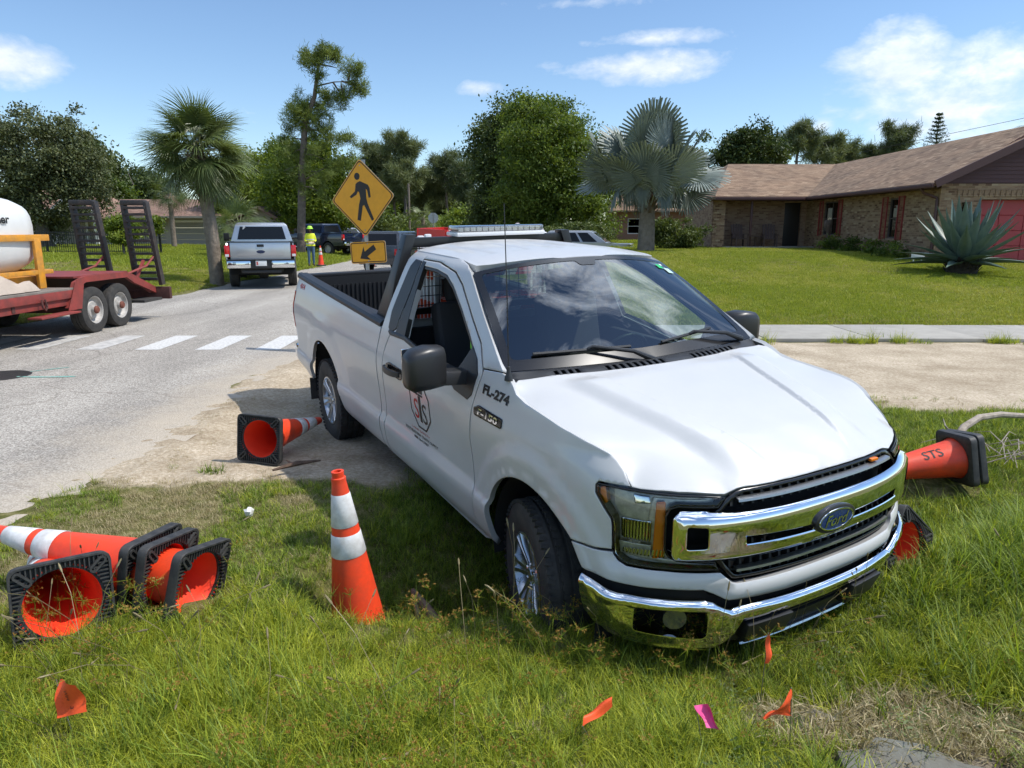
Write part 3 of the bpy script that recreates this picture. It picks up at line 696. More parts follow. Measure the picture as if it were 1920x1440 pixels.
def interior():
    C=TRUCK
    mb=MB(); mb.box((-1.25,0,.70),(1.7,1.66,.06)); mb.box((-2.0,0,1.0),(.05,1.6,.62)); mb.build('cab_floor',DASHM,C)
    mb=MB(); mb.loft([[(-.26,y,1.30),(-.50,y,1.27),(-.72,y,1.22),(-.80,y,1.12),(-.78,y,.85),(-.45,y,.75),(-.26,y,1.0)] for y in (-.80,-.5,0,.5,.80)],True,True); mb.build('dashboard',DASHM,C,bevel=.02,smooth=50)
    mb=MB(); mb.box((-.62,.40,1.265),(.16,.34,.07)); mb.build('instrument_hood',DASHM,C,bevel=.02)
    mb=MB(); N_=28
    M=Matrix.Translation((-1.0,.40,1.17))@Matrix.Rotation(R_(-62),4,'Y')
    ring=[M@Vector((.19*math.cos(2*math.pi*k/N_),.19*math.sin(2*math.pi*k/N_),0)) for k in range(N_+1)]
    mb.tube(ring,.015,8,cap=False)
    for a in (20,160,270): mb.bar(M@Vector((0,0,-.02)),M@Vector((.18*math.cos(R_(a)),.18*math.sin(R_(a)),0)),.04,.02)
    mb.box(M@Vector((0,0,-.01)),(.12,.12,.05),0,M.to_3x3()); mb.build('steering_wheel',BLK,C,smooth=50)
    for sg in (-1,1):
        st=empty('seat',(0,0,0)); st.parent=C
        mb=MB(); mb.box((-1.35,sg*.42,.93),(.52,.52,.16)); mb.build('seat_cushion',SEATM,st,bevel=.05,seg=3)
        mb=MB(); M=Matrix.Rotation(R_(-14),3,'Y'); mb.box((-1.68,sg*.42,1.22),(.15,.50,.62),0,M); mb.build('backrest',SEATM,st,bevel=.05,seg=3)
        mb=MB(); mb.box((-1.79,sg*.42,1.60),(.10,.27,.19),0,M); mb.build('headrest',SEATM,st,bevel=.045,seg=3)
    mb=MB(); mb.box((-.98,0,1.74),(.03,.26,.075)); mb.tube([(-.98,0,1.77),(-.95,0,1.86)],.012,6); mb.build('rear_view_mirror',BLK,C,bevel=.012)
    # hi-vis vest hanging behind the passenger seat
    mb=MB(); g=[]
    for i in range(9):
        g.append([(-1.04+.10*math.sin(j*.9+i*.3)*.3-.02*j,-.70-.01*math.sin(i*1.9+j),1.72-.055*i) for j in range(3)])
    mb.loft(g,False); mb.build('hi_vis_vest',mat('hivis_green',(.25,.75,.06),.7),C)
    hl=[[(x,y,roofz(x,y)-.05) for y in (-.6,-.3,0,.3,.6)] for x in (-1.1,-1.4,-1.7,-2.02)]
    mb=MB(); mb.loft(hl,False); mb.build('headliner',mat('headliner',(.20,.20,.19),.9),C)
interior()
# ---- wheels
def make_wheel(name='wheel',R=.388,W=.235,rr=.222,spokes=6,rubber=None,alloy=None):
    w=empty(name)
    h=W/2; prof=[(rr-.01,-h*.80),(rr+.012,-h*.93),(rr+.06,-h*1.0),(R-.06,-h*1.02),(R-.018,-h*.92),(R-.004,-h*.80)]
    for g in (-.45,0.0,.45):
        c=g*h; prof+=[(R,c-.010),(R-.009,c-.007),(R-.009,c+.007),(R,c+.010)]
    prof+=[(R-.004,h*.80),(R-.018,h*.92),(R-.06,h*1.02),(rr+.06,h*1.0),(rr+.012,h*.93),(rr-.01,h*.80)]
    t=MB(); t.lathe(prof,60,'y')
    for k in range(60):
        a=2*math.pi*(k+.5)/60
        for sg in (-1,1):
            for (rc,hc,dr,dh) in ((R-.010,sg*h*.84,.018,.036),(R-.001,sg*h*.30,.010,.030)):
                M=Matrix.Rotation(a,3,'Y')@Matrix.Rotation(R_(18*sg),3,'Z'); p=Matrix.Rotation(a,3,'Y')@Vector((0,hc,rc)); t.box(p,(.022,dh,dr),0,M)
    t.build('tyre',rubber or RUB,w,smooth=40)
    r=MB(); r.lathe([(rr,-h*.80),(rr,-h*.93),(rr-.012,-h*.95),(rr-.020,-h*.84),(rr-.028,-h*.4),(rr-.03,h*.6),(rr,h*.8)],48,'y')
    # spokes
    for k in range(spokes):
        M=Matrix.Rotation(2*math.pi*k/spokes,3,'Y')
        for sgn in (-1,1):
            ring=[]
            for (z,x,y,wd) in ((.045,.012,-h*.62,.016),(.09,.016,-h*.70,.014),(.15,.022,-h*.80,.013),(rr-.014,.036,-h*.86,.016)):
                q=[(sgn*x-wd,y+.0,z),(sgn*x-wd*.7,y-.012,z),(sgn*x+wd*.7,y-.012,z),(sgn*x+wd,y,z),(sgn*x+wd*.8,y+.03,z),(sgn*x-wd*.8,y+.03,z)]
                ring.append([M@Vector(p) for p in q])
            r.loft(ring,True,True)
    r.lathe([(.0,-h*.78),(.030,-h*.78),(.036,-h*.72),(.070,-h*.66),(.078,-h*.60),(.078,-h*.2),(0,-h*.2)],24,'y')
    r.build('rim',alloy or ALLOY,w,smooth=35)
    d=MB(); d.lathe([(0,-h*.05),(.165,-h*.05),(.165,h*.1),(0,h*.1)],32,'y'); d.lathe([(0,h*.15),(rr-.03,h*.2)],32,'y'); d.build('brake_disc',mat('brake_disc',(.05,.045,.04),.5,.6),w)
    for k in range(6):
        a=2*math.pi*(k+.5)/6; n=MB(); n.lathe([(0,-h*.80),(.009,-h*.80),(.011,-h*.66),(.011,-h*.5)],8,'y',c=(.055*math.sin(a),0,.055*math.cos(a))); n.build('lug_nut',CHROME,w)
    return w
W0=make_wheel()
W0.parent=TRUCK; W0.location=(.03,-.845,.388); W0.rotation_euler=(0,R_(20),R_(-13))
for (x,y,rz) in ((-3.584,-.845,0),(.03,.845,180-13),(-3.584,.845,180)):
    c=copy_tree(W0,TRUCK); c.location=(x,y,.388); c.rotation_euler=(0,R_(47+x*9),R_(rz))
# wheel housings
def housings():
    for (x0,sx) in ((.09,.46),(-3.60,.55)):
        for sg in (-1,1):
            mb=MB(); ring=[]
            for a in range(-10,191,10):
                c,s_=math.cos(R_(a)),math.sin(R_(a)); x=x0+(sx+.015)*c; z=.42+.53*s_
                ring.append([(x,sg*.93,z),(x,sg*.50,z)])
            mb.loft(ring,False); b=len(mb.v); mb.poly([(r[1][0],r[1][1],r[1][2]) for r in ring])
            mb.build('wheel_liner',mat('liner_black',(.012,.012,.012),.85),TRUCK)
    mb=MB(); mb.bar((-4.6,-.42,.55),(.6,-.42,.55),.09,.14); mb.bar((-4.6,.42,.55),(.6,.42,.55),.09,.14)
    mb.tube([(-3.584,-.75,.388),(-3.584,.75,.388)],.05,10); mb.tube([(.03,-.7,.36),(.03,.7,.36)],.035,8); mb.tube([(-3.584,0,.388),(-.6,0,.5)],.05,10)
    mb.box((-1.2,0,.42),(1.0,.5,.2)); mb.build('chassis',mat('chassis',(.03,.028,.025),.7),TRUCK)
housings()
# ---- bed
def bed():
    C=TRUCK
    arch=[(5.27+.515*math.cos(R_(a)),.42+.53*math.sin(R_(a))) for a in range(6,175,6)]
    out=[(3.762,.43),(3.764,.68),(3.762,1.0),(3.760,1.25),(3.768,1.320),(3.79,1.332),(4.49,1.355),(5.5,1.384),(6.30,1.415),(6.40,1.41),(6.41,1.285),(6.345,1.28),(6.35,.90),(6.41,.89),(6.41,.60),(6.33,.555),(5.95,.50),(5.80,.47)]+arch+[(4.752,.43),(4.70,.40),(4.26,.395),(3.80,.41)]
    for m_ in (True,False):
        B=panel('bed_side',out,lambda s,z:S(s,z,1),WHITE,C,step=.04,thick=.03,mirror=m_)
        T=panel('tail_light',[(6.415,1.280),(6.351,1.274),(6.356,.906),(6.415,.896),(6.55,.90),(6.55,1.28)],lambda s,z:Sx(s,z,.004),REDL,C,step=.03,thick=.04,mirror=m_)
        panel('reverse_lamp',[(6.41,1.10),(6.365,1.10),(6.365,1.03),(6.41,1.03)],lambda s,z:Sx(s,z,.006),mat('white_lens',(.75,.75,.75),.15),T,step=.05,thick=.005,mirror=m_)
        panel('corner_post',[(6.415,1.41),(6.415,1.286),(6.54,1.286),(6.54,1.41)],lambda s,z:S(s,z,1),WHITE,C,step=.04,thick=.03,mirror=m_)
        panel('corner_post',[(6.415,.885),(6.415,.60),(6.54,.60),(6.54,.885)],lambda s,z:S(s,z,1),WHITE,C,step=.04,thick=.03,mirror=m_)
        # rail cap
        mb=MB(); rings=[]; sg=-1 if m_ else 1
        for k in range(29):
            s=3.78+(6.44-3.78)*k/28; zt_=1.332+(s-3.79)*.0318; p=S(min(s,6.38),zt_-.004,1); x=-(s-1.67)
            yo=p[1]+.006
            rings.append([(x,sg*yo,zt_-.012),(x,sg*(yo-.002),zt_+.012),(x,sg*(yo-.018),zt_+.032),(x,sg*(yo-.05),zt_+.036),(x,sg*(yo-.055),zt_+.028),(x,sg*(yo-.10),zt_+.030),(x,sg*(yo-.125),zt_+.016),(x,sg*(yo-.125),zt_-.03)])
        mb.loft(rings,True,True); mb.build('rail_cap',BLK,C,smooth=30)
        # inner wall with ribs
        mb=MB(); mb.box((-3.40,sg*.79,1.06),(2.66,.02,.60))
        for k in range(44): mb.box((-2.12-.06*k,sg*.775,1.03),(.025,.02,.50))
        mb.build('bed_liner_side',BLK,C)
    # tailgate
    mb=MB(); mb.box((-4.765,0,1.10),(.07,1.56,.58)); tg=mb.build('tailgate',WHITE,C,bevel=.01)
    mb=MB(); mb.box((-4.755,0,1.415),(.12,1.60,.035)); mb.build('tailgate_cap',BLK,tg,bevel=.01)
    mb=MB(); mb.box((-4.71,0,1.10),(.03,1.54,.60))
    for k in range(31): mb.box((-4.690,-.72+.048*k,1.07),(.018,.024,.48))
    mb.build('tailgate_liner',BLK,tg)
    mb=MB(); mb.box((-3.4,0,.80),(2.66,1.56,.03))
    for k in range(24): mb.box((-3.4,-.74+.064*k,.82),(2.6,.03,.014))
    mb.box((-3.584,-.64,.92),(1.0,.28,.22)); mb.box((-3.584,.64,.92),(1.0,.28,.22)); mb.box((-2.12,0,1.05),(.03,1.56,.55))
    mb.build('bed_floor',BLK,C,bevel=.004,seg=1)
    mb=MB(); mb.box((-4.90,0,.60),(.16,1.86,.16)); mb.build('rear_bumper',CHROME,C,bevel=.03)
    for sg in (-1,1):
        mb=MB(); mb.box((-4.18,sg*.86,.36),(.012,.24,.22)); mb.build('mud_flap',RUB,C)
        for x in (-4.2,-3.0):
            mb=MB(); mb.lathe([(0,0),(.02,0),(.02,.02),(0,.02)],10,'y',c=(x,sg*.76,1.25)); mb.build('tie_down',ALU,C)
    # fuel door on far side omitted; underside skirts
bed()
def mirror_(sg):
    m=empty('side_mirror'); m.parent=TRUCK
    rings=[]
    for (y,sx,sz,x,z) in ((1.065,.050,.090,-.71,1.345),(1.080,.072,.110,-.705,1.350),(1.17,.082,.118,-.695,1.352),(1.255,.078,.112,-.680,1.348),(1.292,.060,.090,-.675,1.342),(1.302,.040,.065,-.672,1.340)):
        n=20; r=[]
        for k in range(n):
            a=2*math.pi*k/n; ca,sa=math.cos(a),math.sin(a); e=.45
            r.append((x+sx*math.copysign(abs(ca)**e,ca),sg*y,z+sz*math.copysign(abs(sa)**e,sa)+.0))
        rings.append(r)
    mb=MB(); mb.loft(rings,True,True); mb.build('mirror_housing',mat('mirror_plastic',(.022,.022,.023),.38,bump=(700,.12,.0004)),m,smooth=60)
    mb=MB(); mb.box((-.785,sg*1.175,1.350),(.01,.20,.19)); mb.build('mirror_glass',CHROME,m,bevel=.01)
    mb=MB(); mb.loft([[(-.64,sg*.935,1.235),(-.76,sg*.935,1.235),(-.76,sg*.925,1.31),(-.66,sg*.925,1.31)],[(-.66,sg*1.12,1.245),(-.77,sg*1.12,1.245),(-.77,sg*1.12,1.325),(-.67,sg*1.12,1.325)],[(-.65,sg*1.26,1.225),(-.76,sg*1.26,1.225),(-.76,sg*1.26,1.26),(-.66,sg*1.26,1.26)]],True,True)
    mb.build('mirror_arm',BLK,m,bevel=.012)
mirror_(-1); mirror_(1)
def wiper(y0,x0,z0,y1,v):
    w=empty('wiper'); w.parent=TRUCK
    def P(u,vv,o): q=Vector(ws(u,vv)); return q+Vector((.5,0,.8)).normalized()*o
    mb=MB(); a=P(y0,-.05,.01); b=P((y0+y1)/2-.03,v-.01,.035); c=P((y0+y1)/2,v,.02)
    mb.tube([a,(a+b)/2+Vector((0,0,.012)),b,c],[.016,.011,.009,.008],8); mb.build('wiper_arm',BLK,w)
    mb=MB(); mb.tube([P(y0+(y1-y0)*(.02+k/10*1.0)+ .0,v+.018*math.sin(math.pi*k/10)*.4,.012) for k in range(11)],.008,6); mb.build('wiper_blade',BLK,w)
def wipers():
    def P(u,v,o): q=Vector(ws(u,v)); return q+Vector((.5,0,.8)).normalized()*o
    for (ua,va,u0,v0,u1,v1) in ((.02,-.03,-.80,.115,-.10,.10),(.86,.0,.16,.10,.66,.15)):
        w=empty('wiper'); w.parent=TRUCK; um=(u0+u1)/2+.02; vm=(v0+v1)/2
        mb=MB(); a=P(ua,va,.02); b=P(um+.03,vm,.035); mb.tube([a,P((ua*2+um)/3,(va*2+vm)/3+.01,.05),b,P(um,vm,.02)],[.018,.012,.009,.008],8); mb.build('wiper_arm',BLK,w)
        mb=MB(); mb.tube([P(u0+(u1-u0)*k/12,v0+(v1-v0)*k/12,.014) for k in range(13)],.009,6); mb.build('wiper_blade',BLK,w)
wipers()
def truck_marks():
    INK=mat('decal_black',(.012,.012,.014),.5); INKR=mat('decal_red',(.45,.01,.01),.5); BG=mat('decal_metal',(.55,.55,.57),.3,.8)
    pm=lambda s0,z0,o=.0022:(lambda x,y:Sx(-(s0-x),z0+y,o))
    # octagon
    oc=[(3.02,1.118),(2.86,1.118),(2.762,1.03),(2.79,.875),(2.885,.782),(3.03,.782),(3.148,.888),(3.13,1.035)]
    cx=2.955;cz=.950
    outer=[(cx+.175*math.cos(R_(22.5+45*k)),cz+.178*math.sin(R_(22.5+45*k))) for k in range(8)]
    inner=[(cx+(a-cx)*.925,cz+(b-cz)*.925) for a,b in outer]
    panel('logo_octagon',outer,lambda s,z:Sx(s,z,.0018),INK,DOOR_P,holes=[inner],step=.04,flange=False,mirror=True,inset=0,tilt=0)
    def bars(L,nm,m):
        for (s0,s1,z0,z1) in L: panel(nm,[(s0,z0),(s1,z0),(s1,z1),(s0,z1)],lambda s,z:Sx(s,z,.0024),m,DOOR_P,step=.05,flange=False,mirror=True,inset=0,tilt=0)
    bars([(2.895,3.015,1.035,1.060),(2.895,3.015,1.015,1.028),(2.938,2.972,.835,1.012)],'logo_letter',INK)
    text('logo_letter','S',.135,pm(3.020,.915),INKR,DOOR_P,width=.07,bold=.0)
    text('logo_letter','S',.135,pm(2.888,.905),INK,DOOR_P,width=.07,bold=.0)
    text('door_lettering','LANE SAFETY',.013,pm(2.99,.762),INKR,DOOR_P,width=.30)
    text('door_lettering','SOUTHEASTERN TRAFFIC SUPPLY',.019,pm(2.99,.730),INK,DOOR_P,width=.54,bold=.01)
    text('door_lettering','888-564-5987',.018,pm(2.99,.700),INK,DOOR_P,width=.24,bold=.01)
    text('unit_number','FL-274',.052,pm(1.98,1.262),INK,TRUCK,width=.28,bold=.05)
    B=panel('fender_badge',roundp([(2.175,1.15),(2.13,1.172),(1.862,1.166),(1.862,1.116),(2.16,1.112)],.012),lambda s,z:Sx(s,z,.006),BLK2,TRUCK,step=.03,thick=.006,mirror=True)
    text('badge_lettering','F-150',.034,pm(2.01,1.142,.0085),CHROME,B,width=.22,bold=.03)
    for sg in (1,-1):
        text('bed_decal','4X4',.05,(lambda x,y,sg=sg:Sx(sg*-(6.13-x) if sg>0 else (6.13+x),1.345+y,.002)),INKR,TRUCK,width=.2,bold=.03)
    # antenna
    a=empty('antenna'); a.parent=TRUCK
    b=Vector(Sx(-1.90,1.352,0)); mb=MB(); mb.lathe([(0,0),(.022,0),(.020,.02),(.012,.035),(.009,.07),(0,.075)],12,'z',c=b); mb.build('antenna_base',BLK,a)
    mb=MB(); mb.tube([b+Vector((0,0,.06)),b+Vector((-.015,0,.45)),b+Vector((-.04,0,.86))],[.0035,.003,.0025],5); mb.build('antenna_rod',BLK,a)
truck_marks()
def rack():
    C=TRUCK; r=empty('headache_rack'); r.parent=C
    mb=MB()
    for sg in (-1,1):
        mb.loft([[(-2.14,sg*(.86),1.36),(-2.40,sg*.86,1.36),(-2.40,sg*.80,1.36),(-2.14,sg*.80,1.36)],[(-2.12,sg*.80,1.66),(-2.25,sg*.80,1.66),(-2.25,sg*.73,1.66),(-2.12,sg*.73,1.66)],[(-2.12,sg*.70,1.965),(-2.22,sg*.70,1.965),(-2.22,sg*.62,1.965),(-2.12,sg*.62,1.965)]],True,True)
    mb.bar((-2.17,-.68,1.905),(-2.17,.68,1.905),.06,.07); mb.bar((-2.17,-.80,1.40),(-2.17,.80,1.40),.05,.05)
    mb.build('rack_frame',mat('rack_black',(.015,.015,.016),.4),r,bevel=.008)
    ms=MB()
    for k in range(17): ms.tube([(-2.17,-.70+.0875*k,1.42),(-2.17,-.66+.0825*k,1.93)],.0035,4)
    for k in range(7): ms.tube([(-2.17,-.74,1.44+.07*k),(-2.17,.74,1.44+.07*k)],.0035,4)
    ms.build('rack_mesh',BLK,r)
    lb=empty('light_bar'); lb.parent=r
    mb=MB(); mb.box((-2.17,.06,1.955),(.20,.76,.03)); mb.build('light_bar_base',mat('lightbar_base',(.7,.7,.7),.4),lb,bevel=.01)
    mb=MB(); mb.box((-2.17,.06,1.993),(.19,.74,.045)); mb.build('light_bar_lens',glass('bar_lens',(.85,.86,.86),1.6,gcol=(1,1,1),boost=2.0),lb,bevel=.015)
    for k in range(14):
        mb=MB(); mb.box((-2.17,-.275+.0515*k,1.99),(.13,.042,.03)); mb.build('led_module',mat('led_module',(.75,.75,.76),.25,.5),lb)
rack()
def bedload():
    # barricade lights stacked behind the cab, seen above the roof
    WP=mat('white_plastic',(.8,.8,.8),.4); OP=mat('orange_board',(.75,.09,.02),.5); 
    inv=TRM
    def put(nm,mb_,m,label,cat,group=None,bevel=.01):
        o=mb_.build(nm,m,None,bevel=bevel); o.matrix_world=TRM.copy(); tag(o,label,cat,group); return o
    # tall stack of folded barricades
    for k in range(5):
        mb=MB(); x=-2.36-.075*k; 
        b=empty('folded_barricade',label=['first','second','third','fourth','rearmost'][k]+' folded white and orange barricade standing in the truck bed behind the cab',cat='barricade',group='folded barricades in the truck bed'); b.matrix_world=TRM.copy()
        f=MB()
        for sg in (-1,1): f.bar((x,.05+sg*.52+.10,.84),(x,.05+sg*.52+.10,1.90+.02*(k%3)),.05,.035)
        f.build('barricade_frame',WP,b,bevel=.008)
        for z in (1.70,1.32): 
            g=MB(); g.box((x-.02,.15,z),(.02,1.12,.20)); g.build('barricade_board',OP,b)
            for q in range(4):
                s_=MB(); s_.poly([(x-.031,-.35+.28*q,z-.10),(x-.031,-.22+.28*q,z-.10),(x-.031,-.12+.28*q,z+.10),(x-.031,-.25+.28*q,z+.10)]); s_.poly([(x-.009,-.35+.28*q,z-.10),(x-.009,-.22+.28*q,z-.10),(x-.009,-.12+.28*q,z+.10),(x-.009,-.25+.28*q,z+.10)]); s_.build('reflective_stripe',mat('reflective_white',(.8,.8,.8),.4),b)
    def lamp(x,y,z,rz,label):
        b=empty('barricade_light',label=label,cat='warning light',group='white warning lights on the truck load'); b.matrix_world=TRM@Matrix.Translation((x,y,z))@Matrix.Rotation(rz,4,'Z')
        m=MB(); m.box((0,0,.0),(.07,.15,.09)); m.build('light_body',WP,b,bevel=.015)
        m=MB(); m.lathe([(0,-.028),(.038,-.028),(.042,-.01),(.042,.01),(.038,.028),(0,.028)],16,'x',c=(0,0,.055)); m.build('light_lens',mat('pale_lens',(.80,.72,.71),.25),b,smooth=50)
    for i,(x,y,z,rz) in enumerate([(-2.45,.34,1.905,.3),(-2.52,.45,1.91,-.4),(-2.43,.54,1.90,.9),(-2.5,.64,1.885,.1),(-2.40,.84,1.84,1.2)]):
        lamp(x,y,z,rz,['leftmost white warning light lying behind the light bar','second white warning light from the left behind the light bar','middle white warning light piled behind the rack','fourth white warning light from the left behind the rack','rightmost white warning light hanging past the black rack post'][i])
    m=MB(); m.box((-2.75,.02,1.90),(.9,.9,.02)); 
    # red crate
    c=empty('red_crate',label='red plastic crate riding high in the pickup bed behind the rack',cat='crate'); c.matrix_world=TRM@Matrix.Translation((-2.95,-.02,1.675))@Matrix.Rotation(.25,4,'Z')@Matrix.Diagonal((.6,.6,1,1))
    RP=mat('red_plastic',(.62,.03,.025),.4)
    for (cx,cy,dx,dy) in ((0,-.24,.7,.02),(0,.24,.7,.02),(-.34,0,.02,.5),(.34,0,.02,.5)):
        m=MB(); m.box((cx,cy,.14),(dx*.9,dy,.28)); m.build('crate_side',RP,c)
    m=MB(); m.box((0,0,.01),(.68,.48,.02)); m.build('crate_base',RP,c)
    m=MB(); m.box((-2.95,.05,1.26),(.60,.5,.90)); o=put('equipment_box',m,mat('dark_box',(.05,.05,.05),.6),'dark equipment box strapped in the bed under the red crate','box')
    # orange rags
    for i,(x,y,z,col,lb) in enumerate([(-2.42,-.66,1.31,(.75,.13,.02),'orange crumpled strap lying on the passenger side bed rail'),(-2.36,-.58,1.37,(.42,.05,.03),'dark red glove lying beside the orange strap')]):
        m=MB(); rr=random.Random(i); rings=[]
        for a in range(6):
            t=a/5; r=.05*math.sin(math.pi*(.1+.8*t)); rings.append([(x+.16*(t-.5)+rr.uniform(-.01,.01),y+r*math.cos(q)*rr.uniform(.8,1.2),z+r*.6*math.sin(q)*rr.uniform(.7,1.2)) for q in [2*math.pi*k/8 for k in range(8)]])
        m.loft(rings,True,True); put('strap' if i==0 else 'glove',m,mat('rag%d'%i,col,.8),lb,'strap' if i==0 else 'glove',bevel=0)
bedload()

# ================= ground =================
def _vn(seed):
    r=np.random.default_rng(seed).random((256,256))
    def f(x,y,s):
        x=np.asarray(x,float)*s+100;y=np.asarray(y,float)*s+100; xi=np.floor(x).astype(int);yi=np.floor(y).astype(int);u=x-xi;v=y-yi
        u=u*u*(3-2*u);v=v*v*(3-2*v); a=r[xi%256,yi%256];b=r[(xi+1)%256,yi%256];c=r[xi%256,(yi+1)%256];d=r[(xi+1)%256,(yi+1)%256]
        return (a*(1-u)+b*u)*(1-v)+(c*(1-u)+d*u)*v
    return f
_n1=_vn(3);_n2=_vn(4);_n3=_vn(9)
def fb(x,y,s,n=_n1): return .5*n(x,y,s)+.27*n(x,y,s*2.1)+.15*n(x,y,s*4.3)+.08*n(x,y,s*9.1)
def smn(a,b,x):
    u=np.clip((np.asarray(x,float)-a)/(b-a),0,1); return u*u*(3-2*u)
def EDGE_R(y): return -3.0+.16*(fb(y*0,y,.9)-.5)*2-.10*smn(5,3,y)
def G(x,y):
    x=np.asarray(x,float);y=np.asarray(y,float)
    g=.03*(fb(x,y,.5)-.5)*smn(-3.2,-2.4,x)*(1-smn(12.5,14,y))
    g=g+(.045-.095*smn(-1.05,-.65,x)*smn(2.1,2.6,y)-.045*smn(.10,.75,x)*smn(1.9,2.5,y)-.04*smn(-.9,.8,x))*(1-smn(2.6,3.9,y))*smn(-3.2,-2.0,x)
    yc=3.53+.26*(x-.15); sg=np.where(y<yc,.25,1.05); dep=(.50-.12*smn(-.3,-.8,x))*smn(-1.12,-.82,x)*(1-.28*smn(.8,1.6,x))*(1-.45*smn(2.2,3.6,x))
    g=g-dep*np.exp(-((y-yc)/sg)**2)
    g=g-.13*np.exp(-(((x+1.0)/1.5)**2+((y-6.7)/1.5)**2))-.04*np.exp(-(((x-.2)/.9)**2+((y-7.3)/1.0)**2))
    # ruts of the rear wheel
    g=g-.05*np.exp(-(((x+1.62)/.22)**2+((y-6.5)/.45)**2))
    g=g+.085*np.exp(-(((x+.82)/.34)**2+((y-3.0)/.15)**2))
    # lawn in front of the brick house
    g=g+smn(-1,5,x)*.062*np.clip(y-13.1,0,14.0)
    # left lawn
    g=g+.50*(1-np.exp(-np.clip(-9.3-x,0,60)/4.0))*smn(8,18,y)
    em=smn(-3.75,-3.3,x)*(1-smn(-2.85,-2.45,x))*(1-smn(12.5,14,y)); eg=.004+.030*(fb(x,y,2.2,_n2)-.5)+.014*(fb(x,y,9,_n3)-.5)+(x-EDGE_R(y))*.05
    g=g*(1-em)+eg*em
    rm=smn(-3.45,-3.75,x)*smn(-9.3,-9.15,x); g=g*(1-rm)+(np.minimum(g,0)*0-.008)*rm
    g=g-.03*smn(10.9,11.15,y)*(1-smn(13.2,13.4,y))*(x>-3.2)
    return g
def g1(x,y): return float(G(np.array([x]),np.array([y]))[0])
def dirt_mask(x,y):
    """1 = bare sand, 0 = grass"""
    n=fb(x,y,1.1,_n2); n4=fb(x,y,3.5,_n3)
    a=smn(6.6,7.5,y+ (n-.5)*2.0)*(1-smn(11.3,11.4,y))*smn(-3.3,-3.0,x)
    ap=smn(4.62,5.05,y+(n-.5)*.8)*(1-smn(7,8,y))*(1-smn(-1.1,-.1,x+(n-.5)*1.2))
    pt=smn(.56,.66,fb(x,y,.8,_n3))*smn(5.3,5.9,y)*.8
    m=np.maximum(np.maximum(a,ap),pt)
    tuft=smn(.60,.70,n4)*smn(11.0,10.6,y)*.35
    return np.clip(m-tuft*0,0,1)
def slab_mask(x,y): # dead patch round the buried slab, bottom right
    return smn(1.0,.55,np.hypot((x-1.45)/.66,(y-2.28)/.44)+ (fb(x,y,3.0)-.5)*.9)
def grid_coords(segs):
    out=[segs[0][0]]
    for a,b,s in segs:
        n=max(1,int(round((b-a)/s))); out+= [a+(b-a)*(i+1)/n for i in range(n)]
    return np.array(out)
def ground_mat():
    m=bpy.data.materials.new('ground_soil'); m.use_nodes=True; nt=m.node_tree; N=nt.nodes; L=nt.links; b=N['Principled BSDF']; b.inputs['Roughness'].default_value=.95; b.inputs['Specular IOR Level'].default_value=.1
    at=N.new('ShaderNodeAttribute'); at.attribute_name='zone'; sep=N.new('ShaderNodeSeparateColor'); L.new(at.outputs['Color'],sep.inputs[0])
    tc=N.new('ShaderNodeTexCoord')
    def noise(sc,det=6,ro=.65):
        n=N.new('ShaderNodeTexNoise'); n.inputs['Scale'].default_value=sc; n.inputs['Detail'].default_value=det; n.inputs['Roughness'].default_value=ro; L.new(tc.outputs['Object'],n.inputs['Vector']); return n.outputs['Fac']
    def ramp(f,stops):
        r=N.new('ShaderNodeValToRGB'); L.new(f,r.inputs[0]); e=r.color_ramp.elements
        e[0].position=stops[0][0]; e[0].color=(*stops[0][1],1); e[1].position=stops[-1][0]; e[1].color=(*stops[-1][1],1)
        for p,c in stops[1:-1]: q=e.new(p); q.color=(*c,1)
        return r.outputs[0]
    gr=ramp(noise(9,8,.7),[(.3,(.055,.06,.018)),(.5,(.13,.13,.04)),(.7,(.30,.25,.13))])
    di=ramp(noise(30,9,.75),[(.28,(.29,.225,.15)),(.5,(.49,.415,.315)),(.72,(.71,.64,.53))])
    dd=ramp(noise(1.3,5),[(.35,(.70,.66,.60)),(.65,(1.06,1.04,1.01))])
    mu=N.new('ShaderNodeMix'); mu.data_type='RGBA'; mu.blend_type='MULTIPLY'; mu.inputs[0].default_value=1; L.new(di,mu.inputs[6]); L.new(dd,mu.inputs[7])
    de=ramp(noise(45,8,.7),[(.3,(.10,.08,.055)),(.5,(.22,.18,.13)),(.7,(.40,.34,.25))])
    m1=N.new('ShaderNodeMix'); m1.data_type='RGBA'; L.new(gr,m1.inputs[6]); L.new(mu.outputs[2],m1.inputs[7])
    # break the edge up with noise
    ma=N.new('ShaderNodeMath'); ma.operation='ADD'; L.new(sep.outputs[0],ma.inputs[0]); nn=N.new('ShaderNodeMath'); nn.operation='MULTIPLY_ADD'; L.new(noise(14,6),nn.inputs[0]); nn.inputs[1].default_value=.8; nn.inputs[2].default_value=-.4; L.new(nn.outputs[0],ma.inputs[1])
    mr=N.new('ShaderNodeMapRange'); mr.inputs['From Min'].default_value=.35; mr.inputs['From Max'].default_value=.65; L.new(ma.outputs[0],mr.inputs['Value']); L.new(mr.outputs[0],m1.inputs[0])
    m2=N.new('ShaderNodeMix'); m2.data_type='RGBA'; L.new(sep.outputs[1],m2.inputs[0]); L.new(m1.outputs[2],m2.inputs[6]); L.new(de,m2.inputs[7])
    L.new(m2.outputs[2],b.inputs['Base Color'])
    bp=N.new('ShaderNodeBump'); bp.inputs['Strength'].default_value=.9; bp.inputs['Distance'].default_value=.02; L.new(noise(22,10,.75),bp.inputs['Height']); L.new(bp.outputs[0],b.inputs['Normal'])
    return m
